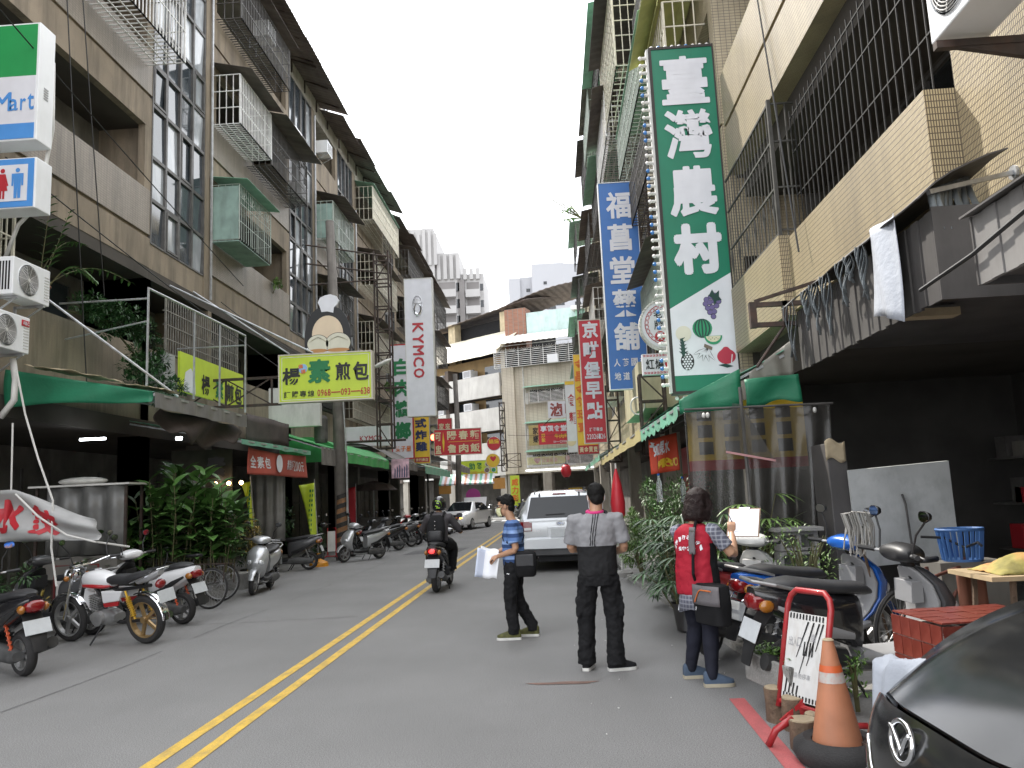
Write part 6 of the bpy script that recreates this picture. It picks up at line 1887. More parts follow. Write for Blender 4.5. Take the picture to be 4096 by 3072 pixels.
# ================================================================ CARS
CARW = mat('pearl white car paint', (0.70, 0.70, 0.71), 0.22, var=0.03, coat=0.8, dirt=0.1, dcol=(0.45, 0.44, 0.42))
CARS_ = mat('silver car paint', (0.60, 0.62, 0.64), 0.24, 0.35, var=0.03, coat=0.8, dirt=0.1, dcol=(0.4, 0.4, 0.4))
CARK = mat('black car paint', (0.012, 0.0125, 0.013), 0.17, 0.0, var=0.15, vs=2, dirt=0.5, dcol=(0.045, 0.044, 0.041), dscale=(5, 1.2, 2))
CARGL = mat('car glass', (0.012, 0.014, 0.016), 0.04, var=0.1, spec=0.45)
TRIM = mat('grey car trim', (0.06, 0.06, 0.062), 0.6, var=0.15)
def car_wheel(t, x, y, r=0.33, w=0.21):
 m = MB().lathe([(r * 0.66, -w / 2), (r * 0.93, -w / 2), (r, -w * 0.32), (r, w * 0.32), (r * 0.93, w / 2), (r * 0.66, w / 2)], (x, y, r), 'x', 28, caps=True)
 wl = m.build('wheel', RUB, t, smooth=40)
 s = 1 if x > 0 else -1
 m = MB().lathe([(r * 0.65, 0), (r * 0.62, s * 0.012), (r * 0.2, s * 0.03)], (x + s * w / 2, y, r), 'x', 24, caps=True)
 for i in range(5):
  a = 2 * PI * i / 5
  m.bar((x + s * (w / 2 + 0.025), y, r), (x + s * (w / 2 + 0.02), y + r * 0.6 * math.cos(a), r + r * 0.6 * math.sin(a)), 0.03, 0.07)
 m.build('rim', SILVD, wl)
def car_body(t, name, st, material, n_pts=None):
 """st: stations (y, sill half-width, sill z, belt half-width, belt z, roof half-width, roof z); a closed shell along y."""
 rings = []
 for y, w0, z0, w1, z1, w2, z2 in st:
  zm = z0 + (z1 - z0) * 0.55
  half = [(w0 * 0.5, z0), (w0 * 0.92, z0 + 0.01), (w0, z0 + 0.07), (max(w0, w1) * 1.01, zm), (w1, z1 - 0.03), (w1 * 0.97, z1), (w1 * 0.6 + w2 * 0.4, z1 + (z2 - z1) * 0.45), (w2, z2 - 0.05), (w2 * 0.9, z2 - 0.012), (w2 * 0.5, z2)]
  rings.append([V((x, y, z)) for x, z in half] + [V((-x, y, z)) for x, z in reversed(half)])
 return MB().loft(rings).build(name, material, t, smooth=35)
# --- silver wagon seen from behind
sv = thing('parked_car', 'silver grey sport utility car stopped on the right lane, seen from behind', 'car', (0.14, 19.15, 0), R(-1.5), local=True)
car_body(sv, 'body', [(-2.16, 0.78, 0.46, 0.80, 1.02, 0.74, 1.06), (-2.12, 0.86, 0.38, 0.86, 1.06, 0.70, 1.40), (-2.05, 0.89, 0.36, 0.885, 1.08, 0.66, 1.62), (-1.9, 0.90, 0.36, 0.89, 1.08, 0.645, 1.67), (-1.0, 0.90, 0.36, 0.89, 1.06, 0.64, 1.70), (0.2, 0.90, 0.36, 0.88, 1.04, 0.62, 1.66), (0.75, 0.90, 0.36, 0.88, 1.03, 0.60, 1.30), (1.15, 0.89, 0.36, 0.86, 0.98, 0.78, 1.02), (2.0, 0.87, 0.36, 0.80, 0.88, 0.72, 0.92), (2.2, 0.78, 0.42, 0.72, 0.75, 0.6, 0.8)], CARS_)
# tailgate window follows the slope of the back
m = MB().add([(-0.70, -2.12, 1.12), (0.70, -2.12, 1.12), (0.60, -2.058, 1.55), (-0.60, -2.058, 1.55), (-0.70, -2.176, 1.12), (0.70, -2.176, 1.12), (0.60, -2.098, 1.56), (-0.60, -2.098, 1.56)],
    [(4, 5, 6, 7), (0, 1, 5, 4), (1, 2, 6, 5), (2, 3, 7, 6), (3, 0, 4, 7)])
m.build('rear_window', CARGL, sv)
MB().obox((0, -2.06, 1.615), (0.28, 0.02, 0.035)).build('brake_lamp', TAILR, sv)
MB().obox((0, -2.17, 1.06), (1.3, 0.02, 0.03)).build('tailgate_trim', CARS_, sv)
MB().bar((-0.30, -2.185, 1.19), (0.10, -2.185, 1.20), 0.018).build('wiper', BLACK, sv)
for s in (-1, 1):
 MB().prism([(s * x, y, 0.86) for x, y in ((0.60, -2.12), (0.60, -2.185), (0.78, -2.195), (0.90, -2.12), (0.915, -1.98), (0.86, -1.98))], (0, 0.012, 0.20)).build('tail_light', TAILR, sv, bevel=0.01)
 MB().obox((s * 0.69, -2.192, 0.905), (0.15, 0.008, 0.055)).build('reversing_lamp', LAMP, sv)
 MB().bar((s * 0.55, -2.0, 1.72), (s * 0.55, 0.1, 1.72), 0.03).build('roof_rail', TRIM, sv)
 MB().obox((s * 0.42, -2.055, 1.60), (0.035, 0.03, 0.09)).build('window_hinge', BLACK, sv)
 m = MB().loft([ring((s * 1.0, 0.55, 1.10), 0.20, 0.16, 12, 2.6), ring((s * 1.0, 0.66, 1.10), 0.14, 0.11, 12, 2.6)])
 m.build('door_mirror', TRIM, sv)
 MB().obox((s * 0.86, -1.0, 1.32), (0.05, 1.6, 0.36), Matrix.Rotation(R(-s * 26), 3, 'Y')).build('side_window', CARGL, sv)
 car_wheel(sv, s * 0.80, -1.30, 0.355, 0.22)
 car_wheel(sv, s * 0.80, 1.32, 0.355, 0.22)
 MB().obox((s * 0.62, -2.18, 0.42), (0.12, 0.02, 0.05)).build('reflector', TAILR, sv)
MB().loft([ring((0, y, z), wd, h, 18, 5) for y, z, wd, h in ((-2.0, 0.60, 1.80, 0.26), (-2.16, 0.60, 1.78, 0.26), (-2.23, 0.59, 1.70, 0.20))]).build('rear_bumper', CARS_, sv, smooth=40)
MB().loft([ring((0, y, 0.42), wd, h, 14, 4) for y, wd, h in ((-1.95, 1.72, 0.2), (-2.14, 1.70, 0.18), (-2.18, 1.6, 0.12))]).build('bumper_valance', TRIM, sv, smooth=40)
MB().obox((0, -2.205, 0.58), (0.16, 0.03, 0.05)).build('tow_reflector', TAILR, sv)
MB().obox((0.02, -2.15, 0.82), (0.60, 0.03, 0.24)).build('plate_recess', CARS_, sv, bevel=0.01)
MB().obox((0.02, -2.172, 0.81), (0.46, 0.01, 0.17)).build('number_plate', PLATE, sv)
MB().loft([ring((0, y, 1.0), wd, h, 20, 2.0) for y, wd, h in ((-2.165, 0.19, 0.08), (-2.185, 0.17, 0.065))]).build('badge', CHROME, sv)
m = MB(); line(m, 'Ford', (-0.055, -2.19, 0.985), X * 0.11, Z * 0.035, 0.1, 0.03, fit=True)
m.build('lettering', S_BLU, sv)
m = MB(); line(m, 'ESCAPE', (-0.62, -2.158, 0.845), X * 0.20, Z * 0.03, 0.15, 0.03, fit=True)
m.build('lettering', CHROME, sv)
MB().box(-0.5, -2.1, 0.22, 0.5, 2, 0.36).build('underbody', MATTE, sv)
MB().tube([(0.5, -2.2, 0.3), (0.5, -1.8, 0.3)], 0.035, 10).build('exhaust', SILVD, sv)
# --- white saloon coming round the corner with its boot open
ws = thing('white_car', 'white saloon car at the junction with lit indicators and its boot lid raised', 'car', (-4.85, 43.2, 0), R(166), local=True)
car_body(ws, 'body', [(-2.25, 0.70, 0.42, 0.72, 0.80, 0.62, 0.86), (-2.1, 0.82, 0.30, 0.82, 0.92, 0.72, 0.98), (-1.5, 0.87, 0.24, 0.86, 0.96, 0.74, 1.05), (-1.0, 0.88, 0.24, 0.87, 0.95, 0.60, 1.36), (-0.3, 0.88, 0.24, 0.87, 0.94, 0.58, 1.45), (0.3, 0.88, 0.24, 0.87, 0.93, 0.58, 1.42), (1.05, 0.88, 0.24, 0.86, 0.90, 0.74, 0.96), (1.7, 0.87, 0.24, 0.82, 0.80, 0.70, 0.86), (2.15, 0.80, 0.24, 0.76, 0.68, 0.62, 0.74), (2.32, 0.62, 0.28, 0.6, 0.55, 0.5, 0.6)], CARW)
MB().add([(-0.66, 1.03, 0.965), (0.66, 1.03, 0.965), (0.52, 0.36, 1.40), (-0.52, 0.36, 1.40), (-0.66, 1.05, 0.985), (0.66, 1.05, 0.985), (0.52, 0.38, 1.42), (-0.52, 0.38, 1.42)], [(4, 5, 6, 7), (0, 1, 5, 4), (1, 2, 6, 5), (2, 3, 7, 6), (3, 0, 4, 7)]).build('windscreen', CARGL, ws)
for s in (-1, 1):
 MB().add([(s * 0.875, 0.75, 0.95), (s * 0.875, -1.4, 0.98), (s * 0.64, -0.95, 1.36), (s * 0.62, 0.2, 1.40), (s * 0.86, 0.75, 0.95), (s * 0.86, -1.4, 0.98)], [(0, 1, 2, 3), (0, 4, 5, 1)]).build('side_window', CARGL, ws)
 car_wheel(ws, s * 0.79, 1.40, 0.31, 0.2); car_wheel(ws, s * 0.79, -1.32, 0.31, 0.2)
 MB().add([(s * 0.38, 2.28, 0.60), (s * 0.78, 2.06, 0.66), (s * 0.80, 1.78, 0.78), (s * 0.70, 2.02, 0.78), (s * 0.42, 2.24, 0.68)], [(0, 1, 2, 3, 4)]).build('headlight', LAMP, ws)
 MB().sphere((s * 0.56, 2.23, 0.62), (0.09, 0.05, 0.035), 10, 6).build('indicator_lamp', mat('lit amber lamp', (1.0, 0.36, 0.02), 0.3, emit=5.0), ws)
 MB().loft([ring((s * 0.96, 0.72, 1.0), 0.18, 0.12, 12, 2.6), ring((s * 0.96, 0.82, 1.0), 0.14, 0.09, 12, 2.6)]).build('door_mirror', CARW, ws)
 MB().obox((s * 0.62, 2.22, 0.36), (0.16, 0.06, 0.10)).build('fog_lamp', BLACK, ws)
MB().obox((0, 2.315, 0.58), (0.7, 0.03, 0.08)).build('grille', BLACK, ws)
MB().obox((0, 2.325, 0.60), (0.74, 0.02, 0.02)).build('grille_bar', CHROME, ws)
MB().obox((0, 2.32, 0.36), (0.9, 0.03, 0.12)).build('lower_grille', BLACK, ws)
MB().obox((0, 2.345, 0.40), (0.40, 0.01, 0.16)).build('number_plate', PLATE, ws)
MB().grid(lambda u, v: (-0.66 + 1.32 * u, -1.45 - 0.25 * v + 0.06 * math.sin(u * PI), 1.02 + 0.62 * v), 8, 4, 0.04).build('boot_lid', CARW, ws, smooth=40)
# --- near black car, nose out towards the street (its front faces -x); only its front is built
bk = thing('black_car', 'black hatchback nosed out of the shop front with a pale rag on its wing', 'car', (1.35, 2.84, 0), 0)
Yc = 2.84
HW = 0.87
def hood(u, v):
 """u across (0 far .. 1 near), v from nose to windscreen."""
 a = (u - 0.5) * 2
 y = Yc - a * (HW - 0.10 * (1 - v) ** 2)
 x = 1.21 + 1.25 * v + 0.11 * abs(a) ** 2.4 * (1 - v) ** 1.5 + 0.04 * a * a
 z = 0.70 + 0.25 * (1 - (1 - v) ** 3.2) + 0.20 * v + 0.09 * (1 - abs(a) ** 2.2) * (1 - v) ** 2 + 0.022 * math.exp(-((abs(a) - 0.62) / 0.14) ** 2)
 return (x, y, z)
MB().grid(hood, 36, 24, 0.02).build('bonnet', CARK, bk, smooth=40)
def nose(u, v):
 """Front skin from the bonnet edge down to the bumper foot."""
 a = (u - 0.5) * 2
 xb, yb, zb = hood(u, 0)
 k_ = math.sin(v * PI * 0.5)
 x = xb - 0.10 * math.sin(v * PI) ** 0.8 * (1 - 0.6 * abs(a) ** 3) + 0.02 * v - 0.012
 return (x, yb + (-a) * 0.05 * v, (zb - 0.012) * (1 - v) + 0.20 * v)
MB().grid(nose, 36, 14, 0.02).build('front_bumper', CARK, bk, smooth=40)
for s, un in ((-1, 0), (1, 1)):
 def wing(u, v, un=un, s=s):
  x, y, z = hood(un, u)
  o = 0.03 * math.sin(v * PI * 0.6)
  return (x, y - s * o, z - 0.012 - (z - 0.22) * v)
 MB().grid(wing, 16, 10, 0.015).build('wing', CARK, bk, smooth=40)
# grille with chrome lower surround, badge, lamps
m = MB()
ps = []
for j in range(21):
 a = -1 + 2 * j / 20
 p = V(nose(0.5 + a * 0.29, 0.25 + 0.32 * (1 - abs(a) ** 2.2)))
 ps.append(p + V((-0.014, 0, 0)))
m.tube(ps, [0.016 + 0.016 * (1 - abs(-1 + 2 * j / 20)) for j in range(21)], 8)
m.build('chrome_wing', CHROME, bk, smooth=True)
m = MB()
def gr_(u, v):
 a = (u - 0.5) * 2
 vb = 0.25 + 0.32 * (1 - abs(a) ** 2.2)
 p = V(nose(0.5 + a * 0.28, 0.07 + (vb - 0.07) * v))
 return p + V((-0.006, 0, 0))
MB().grid(gr_, 24, 8, 0.0).build('grille', MATTE, bk)
for i in range(1, 4):
 MB().tube([V(gr_(q / 12, i / 4.0)) + V((-0.008, 0, 0)) for q in range(1, 12)], 0.006, 5).build('grille_bar', TRIM, bk)
c0 = V(nose(0.46, 0.10)) + V((-0.035, 0, 0.0))
m = MB().tube([c0 + V((0.01 * math.sin(a), 0.082 * math.cos(a), 0.066 * math.sin(a))) for a in [2 * PI * j / 36 for j in range(36)]], 0.010, 8, True)
m.tube([c0 + V((-0.003, 0.078 * k_ * (1), 0.058 - 0.075 * (1 - abs(k_)) ** 1.5 * 1.0 - 0.02)) for k_ in [-1 + 2 * j / 16 for j in range(17)]], 0.009, 6)
m.build('badge', CHROME, bk, smooth=True)
pl_ = V(nose(0.73, 0.20)) + V((-0.02, 0, 0))
MB().obox(pl_, (0.01, 0.15, 0.035), Matrix.Rotation(R(14), 3, 'Z')).build('name_strip', GREY, bk)
for un in (0.10, 0.90):
 s = -1 if un < 0.5 else 1
 def lampf(u, v, un=un, s=s):
  p = V(nose(un + s * (0.085 * (u - 0.4)) - s * 0.04 * v, 0.05 + 0.32 * v))
  return p + V((-0.012, s * -0.006, 0))
 MB().grid(lampf, 8, 8, 0.0).build('headlight', LAMP, bk, smooth=True)
 p = V(nose(0.5 + s * 0.36, 0.8)) + V((-0.01, 0, 0))
 MB().lathe([(0.05, 0), (0.05, 0.02)], p, 'x', 16).build('fog_lamp', LAMP, bk)
MB().obox(V(nose(0.5, 0.68)) + V((-0.012, 0, 0)), (0.012, 0.9, 0.12)).build('lower_grille', MATTE, bk, bevel=0.005)
# windscreen with a reflecting shade, pillar, roof edge
MB().grid(lambda u, v: (2.36 + 0.72 * v + 0.05 * (2 * u - 1) ** 2, Yc + HW * 0.95 * (1 - 0.14 * v) * (1 - 2 * u), 1.15 + 0.42 * v), 10, 6, 0.006).build('windscreen', CARGL, bk, smooth=True)
SHADE = mat('silver sunshade', (0.62, 0.66, 0.72), 0.22, 0.8, var=0.2, vs=6, bump=0.3, bs=12)
MB().grid(lambda u, v: (2.335 + 0.70 * v + 0.05 * (2 * u - 1) ** 2, Yc + HW * 0.86 * (1 - 0.14 * v) * (1 - 2 * u), 1.19 + 0.36 * v + 0.01 * math.sin(u * 40)), 30, 5, 0.004).build('sunshade', SHADE, bk, smooth=True)
MB().tube([(2.30, Yc + HW * 0.93, 1.09), (2.7, Yc + HW * 0.90, 1.36), (3.08, Yc + HW * 0.82, 1.585)], 0.03, 8).build('roof_pillar', SILV, bk, smooth=True)
MB().box(3.05, Yc - 0.75, 1.0, 3.9, Yc + 0.75, 1.56).box(1.5, Yc - 0.78, 0.25, 3.9, Yc + 0.78, 0.62).build('cabin', CARK, bk, bevel=0.05)
for y in (Yc - 0.76, Yc + 0.76):
 MB().lathe([(0.2, -0.1), (0.31, -0.1), (0.325, 0.0), (0.31, 0.1), (0.2, 0.1)], (1.98, y, 0.325), 'y', 24, caps=True).build('wheel', RUB, bk, smooth=40)
# the rag on the wing
def rag(u, v):
 a, b = u - 0.5, v
 # laid over the far corner of the bonnet, its front edge hanging down the nose
 q = 0.30 * v
 x = 1.44 + 0.06 * u - 0.20 * v + 0.012 * math.sin(u * 9)
 y = 3.70 - 0.30 * u * (1 - 0.5 * v) - 0.06 * v
 z = 0.80 + 0.03 * u - 0.06 * v + 0.04 * math.sin(v * PI) - 0.46 * max(0, v - 0.5) * (1.25 - u) + 0.022 * math.sin(u * 8 + v * 5) + 0.02 * mnoise.noise(V((u * 5, v * 5, 4)))
 return (x + 0.10 * max(0, v - 0.5), y, z)
tag(MB().grid(rag, 20, 20, 0.005).build('rag', ragw, smooth=True), 'pale blue white rag draped on the wing of the black car', 'cloth')
# ================================================================ PEOPLE
TEX = {}
def soft(mb, name, material, par, voxel=0.011, it=6, wrinkle=0.0, wscale=0.09):
 """Weld overlapping shapes into one continuous surface."""
 o = mb.build(name, material, par, smooth=True)
 r = o.modifiers.new("weld", 'REMESH')
 r.mode = 'VOXEL'
 r.voxel_size = voxel
 r.use_smooth_shade = True
 s = o.modifiers.new("ease", 'SMOOTH')
 s.factor = 0.5
 s.iterations = it
 if wrinkle:
  k = wscale
  if k not in TEX:
   TEX[k] = bpy.data.textures.new('folds', 'CLOUDS')
   TEX[k].noise_scale = wscale
   TEX[k].noise_depth = 2
  d = o.modifiers.new("folds", 'DISPLACE')
  d.texture = TEX[k]
  d.strength = wrinkle
  d.mid_level = 0.5
 return o
def onto(o, target, off=0.004):
 s = o.modifiers.new("lie on", 'SHRINKWRAP')
 s.target = target
 s.wrap_method = 'NEAREST_SURFACEPOINT'
 s.wrap_mode = 'ABOVE_SURFACE'
 s.offset = off
 return o
def hand(m, w, d, n, thumb, curl=0.6, size=1.0, spread=0.05):
 """A hand at wrist w pointing along d, palm facing n; thumb = +1/-1 picks the side."""
 w, d, n = V(w), V(d).normalized(), V(n)
 n = (n - d * n.dot(d)).normalized()
 s = d.cross(n) * thumb
 S = size
 rg = lambda c, a, b: [c + s * (a * math.cos(2 * PI * j / 12)) + n * (b * math.sin(2 * PI * j / 12)) for j in range(12)]
 m.loft([rg(w - d * 0.02, 0.026 * S, 0.02 * S), rg(w + d * 0.02 * S, 0.032 * S, 0.018 * S), rg(w + d * 0.06 * S, 0.041 * S, 0.016 * S), rg(w + d * 0.09 * S, 0.040 * S, 0.013 * S)])
 for i, (off, ln) in enumerate(((0.030, 0.92), (0.010, 1.0), (-0.010, 0.94), (-0.029, 0.74))):
  p = w + d * 0.075 * S + s * off * S
  a = 0.12
  pts = [p]
  dd = (d + s * (off * spread * 20)).normalized()
  for q, l in enumerate((0.030, 0.026, 0.020, 0.014)):
   a += curl * (0.25, 0.6, 0.8, 0.5)[q]
   p = p + (dd * math.cos(a) + n * math.sin(a)) * l * ln * S * 1.1
   pts.append(p)
  m.tube(pts, [0.0092 * S, 0.009 * S, 0.0085 * S, 0.0078 * S, 0.006 * S], 8)
 p = w + d * 0.02 * S + s * 0.028 * S
 td = (d * 0.65 + s * 0.65 + n * 0.35).normalized()
 td2 = (d * 0.85 + s * 0.15 + n * 0.5).normalized()
 m.tube([p, p + td * 0.035 * S, p + td * 0.035 * S + td2 * 0.028 * S, p + td * 0.035 * S + td2 * 0.05 * S], [0.013 * S, 0.011 * S, 0.0095 * S, 0.007 * S], 8)
def shoe(par, ank, yaw, upper, sole, L=0.27):
 """A low shoe under the ankle, toe pointing along yaw (0 = +y)."""
 rt = Matrix.Rotation(yaw, 3, 'Z')
 a = V((ank[0], ank[1], 0))
 T = lambda p: a + rt @ V(p)
 k = L / 0.27
 prof = ((-0.075, 0.052, 0.085), (-0.06, 0.068, 0.105), (-0.01, 0.074, 0.10), (0.05, 0.082, 0.085), (0.11, 0.092, 0.062), (0.155, 0.082, 0.046), (0.185, 0.045, 0.034))
 m = MB().loft([[T((w_ / 2 * math.copysign(abs(math.cos(q)) ** 0.8, math.cos(q)), y * k, 0.022 + h * max(0, math.sin(q)) ** 0.75 * 1.0)) for q in [PI * j / 12 for j in range(13)]] for y, w_, h in prof])
 m.build('shoe', upper, par, smooth=60)
 m = MB().loft([[T((w_ * 0.54 * math.copysign(abs(math.cos(q)) ** 0.7, math.cos(q)), y * k * 1.03, 0.002 + 0.028 * (math.sin(q) > 0))) for q in [2 * PI * (j + 0.5) / 16 for j in range(16)]] for y, w_, h in prof])
 m.build('shoe_sole', sole, par, smooth=60)
def rings_torso(m, secs, yaw=0.0, n=22):
 """secs: (x, y, z, half width, half depth, pitch)."""
 out = []
 for x, y, z, a, b, p in secs:
  rt = Matrix.Rotation(yaw, 3, 'Z') @ Matrix.Rotation(p, 3, 'X')
  out.append([V((x, y, z)) + rt @ V((a * math.copysign(abs(math.cos(q)) ** 0.85, math.cos(q)), b * math.copysign(abs(math.sin(q)) ** 0.9, math.sin(q)), 0)) for q in [2 * PI * j / n for j in range(n)]])
 m.loft(out)
def head(m, hc, rt, s=1.0):
 T = lambda p: V(hc) + rt @ (V(p) * s)
 m.sphere(T((0, -0.008, 0.02)), tuple(q * s for q in (0.074, 0.092, 0.098)), 20, 14, rt)
 m.sphere(T((0, 0.022, -0.048)), tuple(q * s for q in (0.056, 0.062, 0.066)), 16, 12, rt)
 m.tube([T((0, 0.076, 0.022)), T((0, 0.094, -0.006)), T((0, 0.106, -0.026)), T((0, 0.085, -0.034))], [0.009 * s, 0.011 * s, 0.015 * s, 0.010 * s], 8)
 m.sphere(T((0, 0.072, -0.062)), tuple(q * s for q in (0.026, 0.014, 0.012)), 10, 8, rt)
 m.sphere(T((0, 0.068, -0.098)), tuple(q * s for q in (0.024, 0.018, 0.016)), 10, 8, rt)
 for e in (-1, 1):
  m.sphere(T((e * 0.034, 0.072, 0.028)), tuple(q * s for q in (0.026, 0.014, 0.010)), 10, 6, rt)
  m.sphere(T((e * 0.076, -0.006, -0.008)), tuple(q * s for q in (0.011, 0.020, 0.031)), 10, 8, rt @ Matrix.Rotation(e * 0.25, 3, 'Z'))
def eyes(par, hc, rt):
 for e in (-1, 1):
  c = V(hc) + rt @ V((e * 0.033, 0.074, 0.012))
  o = MB().sphere(c, (0.014, 0.010, 0.0085), 10, 8, rt).build('eye', OFFW, par, smooth=True)
  MB().sphere(c + rt @ V((0, 0.007, 0)), (0.0065, 0.0045, 0.0065), 8, 6, rt).build('iris', BLACK, o, smooth=True)
def limb_mb(m, a, b, c, r, n=12, cut=1.0):
 """Upper and lower limb from a over b to c with radii r (start, mid, joint, mid, end)."""
 a, b, c = V(a), V(b), V(c)
 e = b + (c - b) * cut
 m.tube([a, (a + b) / 2, b - (b - a) * 0.06, b + (c - b) * 0.06 * cut, (b + e) / 2, e], [r[0], r[1], r[2], r[2] * 0.98, r[3], r[4]], n)
SKIN = mat('skin', (0.42, 0.235, 0.145), 0.5, var=0.08, vs=12, bump=0.08, bs=200)
HAIRB = mat('black hair', (0.006, 0.0055, 0.005), 0.6, var=0.3, vs=20, bump=0.5, bs=130, spec=0.2)
HAIRR = mat('dark brown hair', (0.014, 0.007, 0.0065), 0.58, var=0.35, vs=14, bump=0.5, bs=110, spec=0.22)
CLK = mat('black cloth', (0.009, 0.009, 0.010), 0.85, var=0.25, vs=6, bump=0.2, bs=160, spec=0.25)
CLN = mat('navy legging cloth', (0.010, 0.011, 0.020), 0.8, var=0.2, vs=6, bump=0.2, bs=160, spec=0.3)
CLR = mat('red vest cloth', (0.34, 0.012, 0.028), 0.75, var=0.10, vs=5, bump=0.2, bs=160, spec=0.3)
CLG = mat('charcoal jacket cloth', (0.055, 0.05, 0.055), 0.8, var=0.2, vs=5, bump=0.2, bs=140)
PAPER = mat('white paper', (0.78, 0.79, 0.82), 0.6, var=0.03)
PAPERB = mat('pale blue paper', (0.60, 0.66, 0.80), 0.6, var=0.05)
def bands(name, stops, axis='Z', rough=0.8, bump=0.2):
 """Cloth dyed in bands along an axis of the garment: stops = (start, colour)."""
 m = bpy.data.materials.new(name)
 m.use_nodes = True
 t = m.node_tree
 L = t.links.new
 b = t.nodes['Principled BSDF']
 b.inputs['Roughness'].default_value = rough
 b.inputs['Specular IOR Level'].default_value = 0.3
 tc = t.nodes.new("ShaderNodeTexCoord")
 sp = t.nodes.new("ShaderNodeSeparateXYZ")
 L(tc.outputs['Object'], sp.inputs[0])
 lo, hi = stops[0][0], stops[-1][0] + 0.05
 mr = t.nodes.new("ShaderNodeMapRange")
 mr.inputs['From Min'].default_value = lo
 mr.inputs['From Max'].default_value = hi
 L(sp.outputs[axis], mr.inputs['Value'])
 rp = t.nodes.new("ShaderNodeValToRGB")
 rp.color_ramp.interpolation = 'CONSTANT'
 els = rp.color_ramp.elements
 while len(els) < len(stops):
  els.new(0.5)
 for e, (z, c) in zip(els, stops):
  e.position = (z - lo) / (hi - lo)
  e.color = (*c, 1)
 L(mr.outputs['Result'], rp.inputs['Fac'])
 L(rp.outputs['Color'], b.inputs['Base Color'])
 n = t.nodes.new("ShaderNodeTexNoise")
 n.inputs['Scale'].default_value = 170
 L(tc.outputs['Object'], n.inputs['Vector'])
 bp = t.nodes.new("ShaderNodeBump")
 bp.inputs['Strength'].default_value = bump
 bp.inputs['Distance'].default_value = 0.01
 L(n.outputs['Fac'], bp.inputs['Height'])
 L(bp.outputs['Normal'], b.inputs['Normal'])
 return m
def plaid(name, base, l1, l2):
 m = mat(name, base, 0.8, var=0.1)
 t = m.node_tree
 L = t.links.new
 b = t.nodes['Principled BSDF']
 old = b.inputs['Base Color'].links[0].from_socket
 tc = t.nodes.new("ShaderNodeTexCoord")
 for ax, col in ((0, l1), (2, l2)):
  wv_ = t.nodes.new("ShaderNodeTexWave")
  wv_.bands_direction = 'X' if ax == 0 else 'Z'
  wv_.inputs['Scale'].default_value = 9
  L(tc.outputs['Object'], wv_.inputs['Vector'])
  mr = t.nodes.new("ShaderNodeMapRange")
  mr.inputs['From Min'].default_value = 0.72
  mr.inputs['From Max'].default_value = 0.8
  mr.inputs['To Max'].default_value = 0.6
  L(wv_.outputs['Fac'], mr.inputs['Value'])
  mx = t.nodes.new("ShaderNodeMixRGB")
  mx.inputs['Color2'].default_value = (*col, 1)
  L(mr.outputs['Result'], mx.inputs['Fac'])
  L(old, mx.inputs['Color1'])
  old = mx.outputs['Color']
 L(old, b.inputs['Base Color'])
 return m
I3 = Matrix.Identity(3)
# ---------------------------------------------------------------- man in the grey and black polo shirt
pa = thing('person', 'man in grey and black polo shirt with three stripes, back to the camera', 'person', (0.36, 7.55, 0), 0, local=True)
hc = (0.02, 0.03, 1.565)
hr = Matrix.Rotation(R(6), 3, 'Z') @ Matrix.Rotation(R(-10), 3, 'X')
m = MB()
head(m, hc, hr)
m.tube([(0.0, -0.02, 1.34), (0.01, 0.0, 1.42), (0.02, 0.015, 1.52)], [0.068, 0.060, 0.058], 14)
rings_torso(m, [(0, 0, 0.86, .13, .09, 0), (0, 0, 1.1, .14, .09, 0), (0, -.01, 1.3, .16, .09, 0), (0, -.01, 1.38, .1, .07, 0)])
AR = ((0.195, -0.01, 1.355), (0.255, 0.0, 1.085), (0.16, 0.21, 1.03))
AL = ((-0.195, -0.01, 1.355), (-0.24, 0.06, 1.09), (-0.06, 0.24, 1.08))
for q in (AR, AL):
 limb_mb(m, q[0], q[1], q[2], (0.048, 0.044, 0.040, 0.036, 0.026))
hand(m, AR[2], (-0.6, 0.6, 0.1), (0, 0.3, 1), -1, 0.9)
hand(m, AL[2], (0.5, 0.6, 0.05), (0, 0.2, 1), 1, 0.9)
LR = ((0.095, 0, 0.86), (0.125, 0.02, 0.47), (0.115, -0.02, 0.09))
LL = ((-0.095, 0, 0.86), (-0.13, 0.05, 0.47), (-0.145, 0.06, 0.09))
for q in (LR, LL):
 limb_mb(m, q[0], q[1], q[2], (0.075, 0.065, 0.05, 0.05, 0.035))
soft(m, 'body', SKIN, pa, 0.0055, 4)
m = MB()
rings_torso(m, [(0, 0, 0.845, .178, .128, 0), (0, 0, 0.92, .182, .132, 0), (0, 0, 1.05, .178, .125, 0), (0, -.01, 1.2, .188, .122, 0), (0, -.015, 1.31, .198, .112, 0), (0, -.012, 1.375, .168, .092, 0), (0.0, -.008, 1.415, .078, .072, 0)])
for q in (AR, AL):
 a, b = V(q[0]), V(q[1])
 m.tube([a + (V((0, -.01, 1.34)) - a) * 0.35, a, a + (b - a) * 0.45, a + (b - a) * 0.80], [0.075, 0.078, 0.074, 0.078], 14)
polo = bands('grey over black polo cloth', [(0.80, (0.012, 0.012, 0.013)), (1.115, (0.235, 0.235, 0.245)), (1.40, (0.235, 0.235, 0.245))])
sh = soft(m, 'polo_shirt', polo, pa, 0.010, 5, 0.022, 0.07)
m = MB()
m.tube([(0.07 * math.cos(a), -0.004 + 0.066 * math.sin(a), 1.425 + 0.010 * math.sin(a)) for a in [2 * PI * j / 24 for j in range(24)]], 0.017, 8, True)
m.build('collar', mat('pink collar', (0.55, 0.03, 0.17), 0.75, var=0.06), pa, smooth=True)
